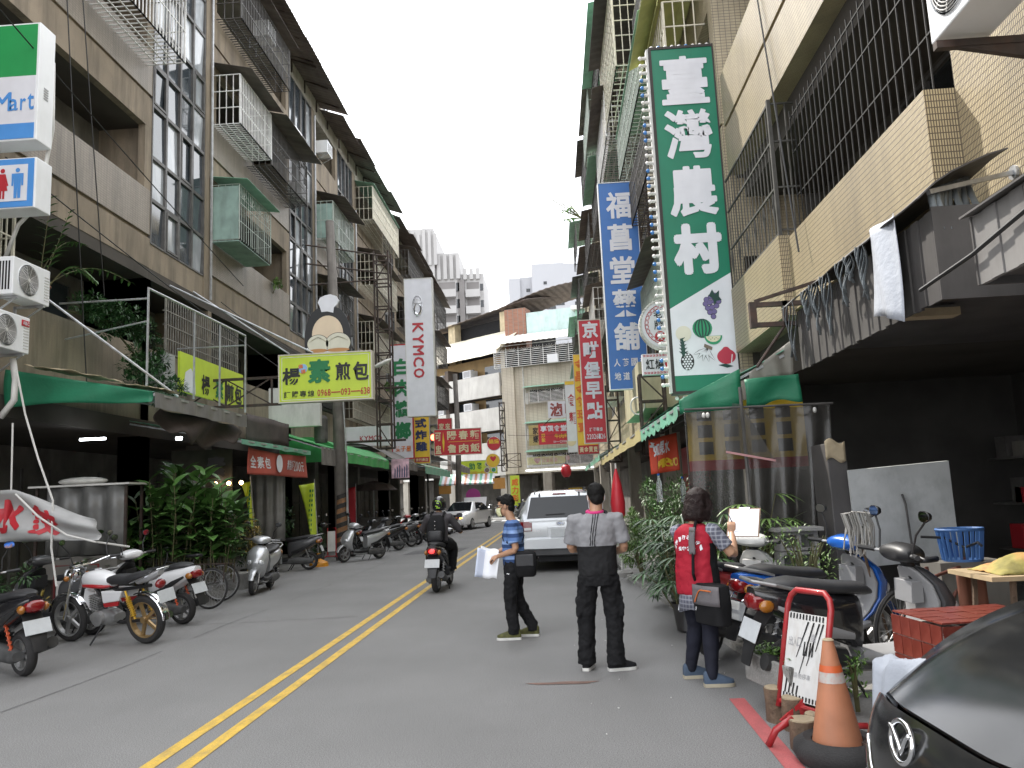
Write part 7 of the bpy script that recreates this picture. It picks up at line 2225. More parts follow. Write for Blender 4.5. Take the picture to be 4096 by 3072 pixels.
for k_ in (-1, 0, 1):
 m = MB().grid(lambda u, v, k_=k_: (-0.045 + k_ * 0.021 + 0.008 * (u - 0.5) + 0.05 * v ** 1.6, -0.15 + 0.08 * v ** 4, 1.118 + 0.285 * v), 1, 18)
 onto(m.build('shirt_stripe', CLK, pa), sh, 0.004)
m = MB()
rings_torso(m, [(0, 0, 0.93, .165, .12, 0), (0, 0, 0.84, .175, .128, 0), (0, 0, 0.76, .172, .122, 0)])
for q in (LR, LL):
 a, b, c = V(q[0]), V(q[1]), V(q[2])
 m.tube([a + V((0, 0, -0.02)), (a + b) / 2, b, (b + c) / 2, c + V((0, 0, 0.03)), c + V((0, 0, -0.035))], [0.096, 0.094, 0.083, 0.078, 0.082, 0.086], 14)
 m.obox((a + b) / 2 + V((math.copysign(0.085, a.x), 0.0, -0.10)), (0.04, 0.13, 0.17))
soft(m, 'cargo_trousers', CLK, pa, 0.010, 4, 0.034, 0.055)
shoe(pa, (LR[2][0], LR[2][1]), R(-75), CLK, OFFW)
shoe(pa, (LL[2][0], LL[2][1]), R(-14), CLK, OFFW)
m = MB().sphere(V(hc) + hr @ V((0, -0.02, 0.035)), (0.084, 0.094, 0.094), 20, 14, hr).sphere(V(hc) + hr @ V((0, -0.055, -0.03)), (0.066, 0.048, 0.06), 16, 10, hr)
soft(m, 'hair', HAIRB, pa, 0.008, 5, 0.016, 0.035)
m = MB()
for e in (-1, 1):
 m.tube([V(hc) + hr @ V(p) for p in ((e * 0.074, 0.02, 0.01), (e * 0.083, -0.025, 0.004), (e * 0.078, -0.02, -0.04), (e * 0.064, 0.05, -0.06))], 0.0028, 5)
m.build('mask_loop', PAPER, pa)
m = MB().grid(lambda u, v: V(hc) + hr @ V((-0.068 + 0.136 * u, 0.045 + 0.072 * math.sin(u * PI), -0.01 - 0.10 * v)), 12, 6, 0.003)
m.build('face_mask', PAPER, pa, smooth=True)
eyes(pa, hc, hr)
# ---------------------------------------------------------------- woman in the red vest
pb = thing('person', 'woman in red vest with white back lettering, writing on a clipboard', 'person', (1.17, 6.98, 0), R(-42), local=True)
hc = (0.03, 0.06, 1.47)
hr = Matrix.Rotation(R(-22), 3, 'Z') @ Matrix.Rotation(R(-14), 3, 'X')
m = MB()
head(m, hc, hr, 0.97)
m.tube([(0.0, -0.02, 1.24), (0.01, 0.01, 1.32), (0.025, 0.04, 1.43)], [0.060, 0.052, 0.050], 14)
rings_torso(m, [(0, 0, 0.80, .13, .09, 0), (0, 0, 1.0, .12, .09, 0), (0, -.01, 1.2, .14, .08, 0), (0, -.01, 1.28, .09, .06, 0)])
AR = ((0.175, 0.0, 1.25), (0.30, 0.09, 1.035), (0.20, 0.27, 1.20))
AL = ((-0.175, 0.0, 1.25), (-0.17, 0.16, 1.04), (0.04, 0.32, 1.10))
for q in (AR, AL):
 limb_mb(m, q[0], q[1], q[2], (0.050, 0.047, 0.042, 0.040, 0.025))
hand(m, AR[2], (-0.12, 0.25, 0.95), (-0.55, 0.8, 0.1), -1, 0.95, 0.92)
hand(m, AL[2], (0.7, 0.5, 0.3), (0.2, 0.4, 1), 1, 0.5, 0.92)
LR = ((0.088, 0, 0.80), (0.095, -0.02, 0.43), (0.13, -0.10, 0.08))
LL = ((-0.088, 0, 0.80), (-0.115, 0.09, 0.44), (-0.17, 0.06, 0.08))
for q in (LR, LL):
 limb_mb(m, q[0], q[1], q[2], (0.085, 0.072, 0.05, 0.048, 0.034))
soft(m, 'body', SKIN, pb, 0.0055, 4)
m = MB()
rings_torso(m, [(0, 0, 0.72, .188, .135, 0), (0, 0, 0.78, .192, .140, 0), (0, 0, 0.9, .186, .138, 0), (0, 0, 1.02, .178, .132, 0), (0, -.01, 1.15, .184, .124, 0), (0, -.012, 1.235, .178, .105, 0), (0, -.012, 1.275, .135, .088, 0), (0.0, -.005, 1.305, .072, .064, 0)])
vest = soft(m, 'vest', CLR, pb, 0.010, 5, 0.024, 0.075)
for s in (-1, 1):
 m = MB().grid(lambda u, v, s=s: (s * 0.20, -0.075 + 0.13 * u, 0.74 + 0.40 * v), 5, 14)
 onto(m.build('vest_side_panel', CLK, pb), vest, 0.004)
PLD = plaid('grey plaid cloth', (0.10, 0.105, 0.14), (0.30, 0.31, 0.34), (0.34, 0.35, 0.4))
for q in (AR, AL):
 a, b = V(q[0]), V(q[1])
 m = MB().tube([a + (V((0, 0, 1.23)) - a) * 0.2, a, a + (b - a) * 0.4, a + (b - a) * 0.68], [0.062, 0.066, 0.064, 0.066], 14)
 soft(m, 'sleeve', PLD, pb, 0.010, 4, 0.01, 0.06)
m = MB()
m.loft([[V((a * math.cos(q), b * math.sin(q), z + 0.02 * math.sin(3 * q))) for q in [2 * PI * j / 28 for j in range(28)]] for a, b, z in ((0.165, 0.118, 0.80), (0.182, 0.130, 0.70), (0.19, 0.136, 0.585))])
m.build('shirt_tail', PLD, pb, smooth=True)
m = MB()
rings_torso(m, [(0, 0, 0.84, .155, .115, 0), (0, 0, 0.78, .165, .125, 0), (0, 0, 0.71, .165, .12, 0)])
for q in (LR, LL):
 a, b, c = V(q[0]), V(q[1]), V(q[2])
 m.tube([a, (a + b) / 2, b, b + (c - b) * 0.35, (b + c) / 2, c + V((0, 0, 0.02)), c + V((0, 0, -0.02))], [0.098, 0.088, 0.068, 0.070, 0.060, 0.050, 0.050], 14)
soft(m, 'leggings', CLN, pb, 0.010, 5, 0.012, 0.06)
SHB = mat('slate blue canvas', (0.05, 0.075, 0.115), 0.8, var=0.2, vs=9, bump=0.2, bs=150)
SOLE = mat('beige rubber sole', (0.36, 0.32, 0.24), 0.8, var=0.15, vs=9)
shoe(pb, (LR[2][0], LR[2][1]), R(-46), SHB, SOLE, 0.25)
shoe(pb, (LL[2][0], LL[2][1]), R(-38), SHB, SOLE, 0.25)
m = MB().sphere(V(hc) + hr @ V((0, -0.02, 0.04)), (0.096, 0.104, 0.096), 20, 14, hr)
m.loft([[V(hc) + hr @ V((a * math.cos(q), -0.038 + b * math.sin(q), z)) for q in [2 * PI * j / 24 for j in range(24)]] for z, a, b in ((0.07, 0.092, 0.088), (0.0, 0.106, 0.092), (-0.07, 0.116, 0.092), (-0.135, 0.112, 0.086), (-0.165, 0.09, 0.07))])
for e in (-1, 1):
 m.sphere(V(hc) + hr @ V((e * 0.086, 0.035, -0.05)), (0.026, 0.045, 0.10), 12, 10, hr)
soft(m, 'hair', HAIRR, pb, 0.008, 5, 0.020, 0.04)
eyes(pb, hc, hr)
m = MB()
for i, c in enumerate('法務部行政執行署'):
 a = R(150 - i * 120 / 7)
 c0 = V((0.155 * math.cos(a), -0.16, 1.02 + 0.165 * math.sin(a)))
 ux = V((math.sin(a), 0, -math.cos(a))) * 0.036
 uz = V((math.cos(a), 0, math.sin(a))) * 0.040
 put(m, c, c0 - ux / 2, ux, uz, 0.02)
line(m, '臺中分署', (-0.09, -0.16, 1.085), X * 0.185, Z * 0.036, 0.2, 0.02)
onto(m.build('vest_lettering', PAPER, pb), vest, 0.005)
# shoulder strap with pad, shoulder bag (a thing of its own)
sb = thing('shoulder_bag', 'grey and black shoulder bag with an orange zip at the hip of the woman', 'bag', (1.17, 6.98, 0), R(-42), local=True)
BAGG = mat('grey bag cloth', (0.13, 0.12, 0.125), 0.8, var=0.15, vs=9, bump=0.3, bs=160)
Rb = Matrix.Rotation(R(-22), 3, 'Z')
TB = lambda p: V((0.20, -0.13, 0.66)) + Rb @ V(p)
m = MB().loft([[TB((wd / 2 * math.copysign(abs(math.cos(q)) ** 0.35, math.cos(q)), d / 2 * math.copysign(abs(math.sin(q)) ** 0.5, math.sin(q)), z)) for q in [2 * PI * (j + 0.5) / 24 for j in range(24)]] for z, wd, d in ((-0.16, 0.30, 0.10), (-0.15, 0.345, 0.14), (0.0, 0.36, 0.165), (0.15, 0.35, 0.14), (0.165, 0.32, 0.10))])
m.build('bag_body', CLK, sb, smooth=45)
MB().grid(lambda u, v: TB((-0.183 + 0.366 * u, -0.058 - 0.035 * math.sin(u * PI) - 0.008, 0.0 + 0.155 * v - 0.02 * math.sin(v * PI) * 0)), 10, 4, 0.008).build('flap', BAGG, sb, smooth=True)
MB().tube([TB((-0.09 + 0.22 * j / 12, -0.105, 0.02 + 0.10 * math.sin(min(1, j / 5) * PI / 2))) for j in range(13)], 0.006, 6).build('zip', mat('orange zip', (0.5, 0.13, 0.03), 0.6), sb)
MB().tube([TB((-0.17, -0.02, 0.14)), (0.07, -0.175, 0.90), (0.075, -0.165, 1.05), (0.07, -0.14, 1.20), (0.06, -0.06, 1.325)], 0.013, 6).tube([(0.06, -0.06, 1.325), (0.04, 0.06, 1.29), (0.02, 0.13, 1.1)], 0.013, 6).build('strap', CLK, sb)
MB().grid(lambda u, v: (0.045 + 0.055 * u + 0.0 * v, -0.165 + 0.055 * max(0, v - 0.45) ** 1.2 - 0.008, 1.06 + 0.22 * v), 3, 10, 0.012).build('strap_pad', BAGG, sb, smooth=True)
MB().obox((0.072, -0.148, 1.255), (0.05, 0.008, 0.032), Matrix.Rotation(R(-25), 3, 'X')).build('buckle', CHROME, sb)
MB().tube([TB((-0.10, -0.085, -0.02)), TB((-0.10, -0.088, -0.05))], 0.006, 6).build('zip_pull', CHROME, sb)
# clipboard and pen
cbt = thing('clipboard', 'clipboard with white paper held up by the woman in the red vest', 'clipboard', (1.17, 6.98, 0), R(-42), local=True)
bn = Matrix.Rotation(R(42), 3, 'Z') @ V((-0.30, -0.72, 0.62)).normalized()      # the paper looks back and up at her
bu = Matrix.Rotation(R(42), 3, 'Z') @ V((0.25, 0.55, 0.80))
bu = (bu - bn * bu.dot(bn)).normalized()
br_ = bu.cross(bn)
Rc = Matrix((br_, bu, bn)).transposed()
cc = V((0.27, 0.36, 1.29))
TCB = lambda p: cc + Rc @ V(p)
MB().obox(cc, (0.27, 0.30, 0.004), Rc).build('board', mat('brown clipboard', (0.20, 0.12, 0.07), 0.6), cbt)
MB().obox(TCB((0, -0.004, 0.004)), (0.25, 0.28, 0.003), Rc).build('paper', PAPER, cbt)
MB().obox(TCB((0, 0.14, 0.009)), (0.09, 0.02, 0.012), Rc).build('clip', CHROME, cbt)
m = MB()
for j in range(11):
 m.obox(TCB((-0.01, 0.10 - j * 0.02, 0.0062)), (0.15 - 0.03 * (j % 3), 0.0022, 0.0006), Rc)
m.build('print_lines', GREY, cbt)
pn = MB().tube([V(AR[2]) + V((-0.02, 0.075, 0.06)), V(AR[2]) + V((-0.015, 0.0, 0.16))], 0.0045, 8).build('pen', S_NAVY)
pn.location = (1.17, 6.98, 0); pn.rotation_euler = (0, 0, R(-42))
tag(pn, 'dark pen in the hand of the woman with the clipboard', 'pen')
# ---------------------------------------------------------------- man in the blue striped shirt
pc = thing('person', 'masked man in blue striped shirt, side on, holding loose papers', 'person', (-0.51, 9.38, 0), R(84), local=True)
hc = (0.0, 0.075, 1.495)
hr = Matrix.Rotation(R(-8), 3, 'X')
m = MB()
head(m, hc, hr)
m.tube([(0.0, -0.015, 1.27), (0.0, 0.02, 1.35), (0.0, 0.05, 1.45)], [0.060, 0.052, 0.052], 14)
rings_torso(m, [(0, 0, 0.84, .12, .085, 0), (0, 0, 1.05, .12, .085, 0), (0, 0.0, 1.24, .14, .085, 0), (0, .0, 1.31, .09, .06, 0)])
AL = ((-0.185, -0.02, 1.275), (-0.215, -0.06, 1.00), (-0.10, 0.17, 0.93))
AR = ((0.185, 0.0, 1.275), (0.22, 0.04, 1.02), (0.10, 0.24, 0.95))
for q in (AL, AR):
 limb_mb(m, q[0], q[1], q[2], (0.046, 0.043, 0.038, 0.036, 0.024))
hand(m, AL[2], (0.35, 0.85, -0.25), (0.5, -0.2, -0.9), 1, 0.9)
hand(m, AR[2], (-0.3, 0.85, -0.1), (-0.4, 0.0, -0.9), -1, 0.7)
LL = ((-0.09, 0.0, 0.84), (-0.10, 0.05, 0.46), (-0.10, 0.02, 0.085))
LR = ((0.09, 0.0, 0.84), (0.10, 0.0, 0.46), (0.11, -0.16, 0.085))
for q in (LR, LL):
 limb_mb(m, q[0], q[1], q[2], (0.075, 0.065, 0.048, 0.048, 0.034))
soft(m, 'body', SKIN, pc, 0.0055, 4)
m = MB()
rings_torso(m, [(0, 0, 0.80, .155, .125, 0), (0, 0, 0.9, .162, .130, 0), (0, 0.005, 1.0, .162, .125, 0), (0, 0, 1.13, .172, .122, 0), (0, -.005, 1.23, .180, .11, 0), (0, -.0, 1.29, .145, .088, 0), (0.0, .006, 1.33, .068, .064, 0)])
for q in (AR, AL):
 a, b = V(q[0]), V(q[1])
 m.tube([a + (V((0, 0, 1.25)) - a) * 0.35, a, a + (b - a) * 0.4, a + (b - a) * 0.72], [0.068, 0.070, 0.070, 0.076], 14)
B1, B2, B3 = (0.030, 0.062, 0.16), (0.10, 0.185, 0.40), (0.22, 0.33, 0.58)
tee = soft(m, 'striped_shirt', bands('blue striped cloth', [(0.78, B2), (0.83, B1), (0.89, B3), (0.93, B1), (0.98, B2), (1.02, B1), (1.06, B3), (1.10, B2), (1.14, B1), (1.185, B3), (1.22, B2), (1.26, B1), (1.30, B2)]), pc, 0.010, 5, 0.024, 0.075)
m = MB()
rings_torso(m, [(0, 0, 0.90, .15, .118, 0), (0, 0, 0.82, .16, .126, 0), (0, 0, 0.73, .155, .12, 0)])
for q in (LR, LL):
 a, b, c = V(q[0]), V(q[1]), V(q[2])
 m.tube([a, (a + b) / 2, b, (b + c) / 2, c + V((0, 0, 0.05)), c + V((0, 0, -0.02))], [0.095, 0.088, 0.074, 0.070, 0.066, 0.066], 14)
tr = soft(m, 'track_trousers', CLK, pc, 0.010, 4, 0.028, 0.055)
m = MB().poly([(-0.17, 0.03, 0.735), (-0.17, 0.055, 0.745), (-0.17, 0.075, 0.73), (-0.17, 0.055, 0.735), (-0.17, 0.04, 0.725)]).poly([(-0.17, 0.02, 0.742), (-0.17, 0.04, 0.738), (-0.17, 0.045, 0.728)])
onto(m.build('trouser_mark', PAPER, pc), tr, 0.004)
OLV = mat('olive trainer cloth', (0.075, 0.075, 0.02), 0.75, var=0.5, vs=18, bump=0.3, bs=120)
shoe(pc, (LL[2][0], LL[2][1]), R(4), OLV, OFFW, 0.28)
shoe(pc, (LR[2][0], LR[2][1]), R(-4), OLV, OFFW, 0.28)
m = MB().sphere(V(hc) + hr @ V((0, -0.026, 0.042)), (0.086, 0.092, 0.094), 20, 14, hr).sphere(V(hc) + hr @ V((0, -0.06, -0.025)), (0.068, 0.046, 0.06), 16, 10, hr).sphere(V(hc) + hr @ V((0, 0.05, 0.088)), (0.062, 0.04, 0.035), 14, 8, hr)
soft(m, 'hair', HAIRB, pc, 0.008, 5, 0.026, 0.03)
eyes(pc, hc, hr)
T_ = lambda p: V(hc) + hr @ V(p)
m = MB().grid(lambda u, v: T_(((u - 0.5) * 0.135, 0.048 + (0.066 - 0.014 * v) * math.sin(u * PI) ** 0.7 + 0.012 * math.sin(v * PI), -0.012 - 0.098 * v)), 14, 6, 0.003)
m.build('face_mask', mat('pale yellow mask', (0.62, 0.62, 0.36), 0.8, var=0.05), pc, smooth=True)
m = MB()
for e in (-1, 1):
 m.tube([T_((e * 0.036 + 0.026 * math.cos(a), 0.094, 0.012 + 0.019 * math.sin(a))) for a in [2 * PI * j / 16 for j in range(16)]], 0.0024, 5, True)
 m.tube([T_((e * 0.062, 0.093, 0.016)), T_((e * 0.078, 0.04, 0.018)), T_((e * 0.080, -0.01, 0.012))], 0.0024, 5)
 m.tube([T_((e * 0.066, 0.05, -0.03)), T_((e * 0.079, 0.0, 0.014))], 0.0016, 4)
m.tube([T_((-0.012, 0.097, 0.014)), T_((0.012, 0.097, 0.014))], 0.0024, 5)
m.build('glasses', BLACK, pc)
bgm = thing('messenger_bag', 'black messenger bag on the hip of the man in the striped shirt', 'bag', (-0.51, 9.38, 0), R(84), local=True)
m = MB().loft([[V((-0.185 + d / 2 * math.sin(q), -0.16 + wd / 2 * math.copysign(abs(math.cos(q)) ** 0.4, math.cos(q)), z)) for q in [2 * PI * (j + 0.5) / 20 for j in range(20)]] for z, wd, d in ((0.70, 0.18, 0.07), (0.72, 0.23, 0.11), (0.84, 0.26, 0.13), (0.96, 0.24, 0.10), (0.985, 0.19, 0.05))])
m.build('bag_body', CLK, bgm, smooth=45)
MB().box(-0.254, -0.26, 0.82, -0.238, -0.06, 0.95).build('flap', SEAT, bgm, bevel=0.01)
m = MB().grid(lambda u, v: (0.16 - 0.36 * v, 0.20 - 0.26 * v ** 1.2 + 0.0 * u, 1.31 - 0.33 * v + 0.035 * u), 2, 18)
onto(m.build('strap', CLK, bgm), tee, 0.006)
m = MB().grid(lambda u, v: (0.14 - 0.33 * v, -0.20, 1.30 - 0.30 * v + 0.035 * u), 2, 16)
onto(m.build('strap', CLK, bgm), tee, 0.006)
pp = thing('papers', 'loose white sheets hanging from the hands of the man in the striped shirt', 'paper', (-0.51, 9.38, 0), R(84), local=True)
for j, (dx, dz, tw) in enumerate(((0.0, 0.0, 0.0), (0.02, -0.015, 0.25), (-0.03, -0.03, -0.2))):
 MB().grid(lambda u, v: (-0.03 + dx + 0.07 * math.sin(u * 3 + tw * 4), 0.17 + 0.21 * u + 0.05 * v + tw * 0.12, 0.99 + 0.05 * u - 0.28 * v + dz - 0.05 * u * v + 0.01 * math.sin(u * 8)), 8, 8, 0.001).build('sheet', (PAPER, PAPERB, PAPER)[j], pp, smooth=True)
# ---------------------------------------------------------------- scooter rider
rs = scooter('moving black scooter with a lit tail lamp carrying the helmeted rider', (-2.12, 14.83, 0), R(-3), BLKP, BLACK, rail=False)
MB().sphere((0, -0.952, 0.725), (0.05, 0.012, 0.035), 12, 8).build('lit_tail_lamp', mat('lit red lamp', (1.0, 0.03, 0.03), 0.3, emit=1.6), rs, smooth=True)
pd = thing('person', 'scooter rider in black helmet and charcoal jacket wearing a backpack', 'person', (-2.12, 14.83, 0), R(-3), local=True)
m = MB()
hc = (0.0, -0.17, 1.51)
head(m, hc, I3)
m.tube([(0, -0.26, 1.28), (0, -0.2, 1.40), (0, -0.18, 1.48)], [0.06, 0.052, 0.052], 12)
rings_torso(m, [(0, -0.34, 0.88, .13, .10, -.15), (0, -0.32, 1.1, .13, .09, -.15), (0, -0.28, 1.28, .15, .085, -.15)])
AR = ((0.185, -0.25, 1.29), (0.33, -0.10, 1.08), (0.29, 0.17, 1.03))
AL = ((-0.185, -0.25, 1.29), (-0.33, -0.10, 1.08), (-0.29, 0.17, 1.03))
for q in (AR, AL):
 limb_mb(m, q[0], q[1], q[2], (0.046, 0.043, 0.038, 0.036, 0.025))
hand(m, AR[2], (0.1, 0.9, -0.1), (0, 0.2, -1), -1, 1.3)
hand(m, AL[2], (-0.1, 0.9, -0.1), (0, 0.2, -1), 1, 1.3)
LR = ((0.10, -0.32, 0.86), (0.19, 0.10, 0.74), (0.17, 0.10, 0.38))
LL = ((-0.10, -0.32, 0.86), (-0.19, 0.10, 0.74), (-0.17, 0.10, 0.38))
for q in (LR, LL):
 limb_mb(m, q[0], q[1], q[2], (0.06, 0.05, 0.04, 0.036, 0.03))
soft(m, 'body', SKIN, pd, 0.007, 4)
m = MB()
rings_torso(m, [(0, -0.34, 0.83, .17, .13, -.1), (0, -0.335, 0.95, .175, .13, -.1), (0, -0.32, 1.12, .182, .125, -.15), (0, -0.28, 1.27, .19, .11, -.2), (0, -0.25, 1.335, .13, .085, -.2), (0, -0.23, 1.37, .07, .065, -.2)])
for q in (AR, AL):
 a, b, c = V(q[0]), V(q[1]), V(q[2])
 m.tube([a + (V((0, -0.27, 1.27)) - a) * 0.3, a, (a + b) / 2, b, (b + c) / 2, c - (c - b) * 0.05], [0.07, 0.074, 0.068, 0.064, 0.054, 0.048], 14)
soft(m, 'jacket', CLG, pd, 0.011, 6, 0.02, 0.08)
m = MB()
rings_torso(m, [(0, -0.34, 0.90, .16, .12, 0), (0, -0.34, 0.83, .18, .14, 0)])
for q in (LR, LL):
 a, b, c = V(q[0]), V(q[1]), V(q[2])
 m.tube([a, (a + b) / 2, b + (a - b) * 0.15, b + (c - b) * 0.15, (b + c) / 2, c], [0.105, 0.098, 0.088, 0.085, 0.075, 0.07], 14)
soft(m, 'trousers', CLK, pd, 0.011, 5, 0.015, 0.07)
for q in (LR, LL):
 old = set(pd.children)
 shoe(pd, (q[2][0], q[2][1]), 0, CLK, CLK)
 for ch in set(pd.children) - old:
  ch.location.z += 0.315
hm = thing('helmet', 'black crash helmet with neon green flashes on the scooter rider', 'helmet', (-2.12, 14.83, 0), R(-3), local=True)
m = MB().sphere((0, -0.175, 1.535), (0.125, 0.145, 0.130), 24, 16).loft([ring((0, -0.175, z), a, b, 22, 2.2, 'xy') for z, a, b in ((1.50, 0.246, 0.28), (1.44, 0.235, 0.265), (1.405, 0.21, 0.24))])
hs = soft(m, 'shell', BLKP, hm, 0.009, 4)
NEON = mat('neon green print', (0.34, 0.60, 0.03), 0.4, var=0.1)
for x0, z0, x1, z1 in ((-0.06, 1.60, 0.02, 1.585), (0.02, 1.60, 0.07, 1.56), (-0.02, 1.545, 0.03, 1.53), (-0.05, 1.49, 0.01, 1.475), (-0.03, 1.455, 0.05, 1.45), (0.08, 1.55, 0.10, 1.48)):
 onto(MB().grid(lambda u, v: (x0 + (x1 - x0) * u, -0.335, z0 + (z1 - z0) * u + 0.016 * (v - 0.5)), 6, 1).build('flash', NEON, hm), hs, 0.003)
MB().grid(lambda u, v: (0.13 * math.sin((u - 0.5) * 2.6), -0.175 + 0.15 * math.cos((u - 0.5) * 2.6), 1.45 + 0.12 * v), 14, 4, 0.003).build('visor', CARGL, hm, smooth=True)
bp_ = thing('backpack', 'black backpack with silver studs on the scooter rider', 'backpack', (-2.12, 14.83, 0), R(-3), local=True)
m = MB().loft([[V((wd / 2 * math.copysign(abs(math.cos(q)) ** 0.5, math.cos(q)), yc + d / 2 * math.copysign(abs(math.sin(q)) ** 0.6, math.sin(q)), z)) for q in [2 * PI * (j + 0.5) / 22 for j in range(22)]] for z, wd, d, yc in ((0.85, 0.28, 0.14, -0.53), (0.88, 0.32, 0.19, -0.53), (1.05, 0.33, 0.20, -0.52), (1.22, 0.30, 0.17, -0.48), (1.31, 0.22, 0.12, -0.44), (1.33, 0.14, 0.06, -0.43))])
m.build('bag_body', CLK, bp_, smooth=50)
MB().loft([[V((wd / 2 * math.copysign(abs(math.cos(q)) ** 0.5, math.cos(q)), -0.62 + d / 2 * math.sin(q), z)) for q in [2 * PI * (j + 0.5) / 16 for j in range(16)]] for z, wd, d in ((0.88, 0.22, 0.05), (0.9, 0.26, 0.08), (1.04, 0.26, 0.08), (1.06, 0.2, 0.05))]).build('front_pocket', SEAT, bp_, smooth=50)
for s in (-1, 1):
 MB().tube([(s * 0.11, -0.42, 1.30), (s * 0.12, -0.30, 1.38), (s * 0.13, -0.16, 1.30), (s * 0.14, -0.15, 1.1)], 0.02, 8).build('strap', CLK, bp_)
for z in (1.22, 1.15, 1.09):
 MB().sphere((0.0, -0.61, z), 0.011, 8, 6).build('stud', CHROME, bp_)
# ================================================================ PLANTS
def blade(m, p, d, L, w, droop=0.5, seg=4, fold=0.25):
 """One folded, drooping leaf."""
 p = V(p)
 d = V(d).normalized()
 s = d.cross(V((0, 0, 1)))
 s = s.normalized() if s.length > 0.05 else V((1, 0, 0))
 pts = []
 q = p.copy()
 e = d.copy()
 for i in range(seg + 1):
  t = i / seg
  k = w * (math.sin(PI * (0.08 + 0.92 * t)) ** 0.8) * (1 - 0.25 * t) * 0.5
  up = s.cross(e).normalized()
  pts.append((q - s * k + up * k * fold, q.copy(), q + s * k + up * k * fold))
  e = (e + V((0, 0, -droop / seg))).normalized()
  q = q + e * (L / seg)
 o = len(m.v)
 for a in pts:
  m.v += list(a)
 for i in range(seg):
  b = o + 3 * i
  m.f += [(b, b + 1, b + 4, b + 3), (b + 1, b + 2, b + 5, b + 4)]
def rdir(up=0.3):
 a = rnd.uniform(0, 2 * PI)
 return V((math.cos(a), math.sin(a), up + rnd.uniform(-0.25, 0.35))).normalized()
def leafy(m, c, r, n, size, clumps=14, thick=0.55):
 """Small leaves in clumps through an uneven volume."""
 c = V(c)
 cl = []
 for i in range(clumps):
  d = V((rnd.gauss(0, 1), rnd.gauss(0, 1), rnd.gauss(0, 1))).normalized()
  k = rnd.uniform(0.35, 1.0)
  cl.append((c + V((d.x * r[0], d.y * r[1], d.z * r[2])) * k, rnd.uniform(0.22, 0.42)))
 for i in range(n):
  q, k = rnd.choice(cl)
  d = V((rnd.gauss(0, 1), rnd.gauss(0, 1), rnd.gauss(0, 1))).normalized()
  p = q + V((d.x * r[0], d.y * r[1], d.z * r[2])) * k * rnd.uniform(thick, 1.0)
  if p.z > 0.03:
   blade(m, p, (d + V((0, 0, 0.3))), size * rnd.uniform(0.7, 1.4), size * 0.5, 0.5, 2)
def pot(par, c, r, h, mt=POTB):
 MB().lathe([(r * 0.72, 0), (r, h), (r * 1.08, h), (r * 1.08, h * 0.9), (r * 0.9, h * 0.9)], c, 'z', 20).build('pot', mt, par, smooth=40)
 MB().lathe([(r * 0.93, h * 0.86), (r * 0.93, h * 0.92)], c, 'z', 16).build('soil', SOIL, par)
def cane_plant(label, x, y, z0, h, n, spread, lw=0.055, ll=0.34, mt=LEAF1, nm='ginger_plant', potr=0.0, per=9):
 t = thing(nm, label, 'plant', (x, y, z0))
 st = MB(); lf = MB()
 for i in range(n):
  a = rnd.uniform(0, 2 * PI); k = spread * math.sqrt(rnd.random())
  b = V((x + k * 0.7 * math.cos(a), y + k * 0.7 * math.sin(a), z0))
  hh = h * rnd.uniform(0.55, 1.0)
  tp = b + V((0.35 * k * math.cos(a), 0.35 * k * math.sin(a), hh)) + V((rnd.uniform(-.1, .1), rnd.uniform(-.1, .1), 0))
  st.tube([b, (b + tp) / 2 + V((rnd.uniform(-.03, .03), rnd.uniform(-.03, .03), 0)), tp], [0.012, 0.010, 0.006], 5)
  for j in range(per):
   u = 0.22 + 0.78 * j / (per - 1)
   p = b + (tp - b) * u
   blade(lf, p, rdir(0.5 + 0.7 * (u > 0.85)), ll * rnd.uniform(0.75, 1.2), lw * rnd.uniform(0.8, 1.2), 0.7)
 st.build('stem', STEM, t)
 stuff(lf.build('foliage', mt, t, smooth=None))
 if potr:
  pot(t, (x, y, 0.0 if z0 < 0.4 else z0 - 0.3), potr, 0.3)
 return t
def fan_palm(label, x, y, z0, h, n, mt=LEAF2, potr=0.16, group=None):
 t = thing('lady_palm', label, 'plant', (x, y, z0), 0, group)
 st = MB(); lf = MB()
 for i in range(n):
  b = V((x + rnd.uniform(-.12, .12), y + rnd.uniform(-.12, .12), z0 + 0.2))
  d = rdir(0.9)
  tp = b + V((d.x * 0.42, d.y * 0.42, h * rnd.uniform(0.25, 1.0)))
  st.tube([b, b + (tp - b) * 0.6 + V((0, 0, 0.06)), tp], [0.008, 0.006, 0.004], 5)
  f = (V((d.x, d.y, 0.1))).normalized()
  s = f.cross(V((0, 0, 1))).normalized()
  for j in range(8):
   a = (j - 3.5) / 3.5 * 1.45
   blade(lf, tp, f * math.cos(a) + s * math.sin(a) + V((0, 0, 0.1)), rnd.uniform(0.24, 0.36), 0.036, 0.9, 4)
 st.build('stem', STEM, t)
 stuff(lf.build('foliage', mt, t, smooth=None))
 if potr:
  pot(t, (x, y, z0), potr, 0.3)
 return t
def bush(label, x, y, c, r, n, size, mt=LEAF1, nm='shrub', twigs=10, clumps=16, potr=0.0):
 t = thing(nm, label, 'shrub', (x, y, 0.0 if c[2] - r[2] < 0.6 else c[2] - r[2]))
 st = MB(); lf = MB()
 z0 = max(0.02, c[2] - r[2])
 for i in range(twigs):
  d = rdir(0.8)
  e = V(c) + V((d.x * r[0], d.y * r[1], d.z * r[2])) * rnd.uniform(0.3, 0.95)
  st.tube([(x, y, z0 * 0.4), V((x, y, z0)) + (e - V((x, y, z0))) * 0.5 + V((0, 0, 0.05)), e], [0.016, 0.009, 0.004], 5)
 leafy(lf, c, r, n, size, clumps)
 st.build('stem', STEM, t)
 stuff(lf.build('foliage', mt, t, smooth=None))
 if potr:
  pot(t, (x, y, 0.0), potr, 0.28)
 return t
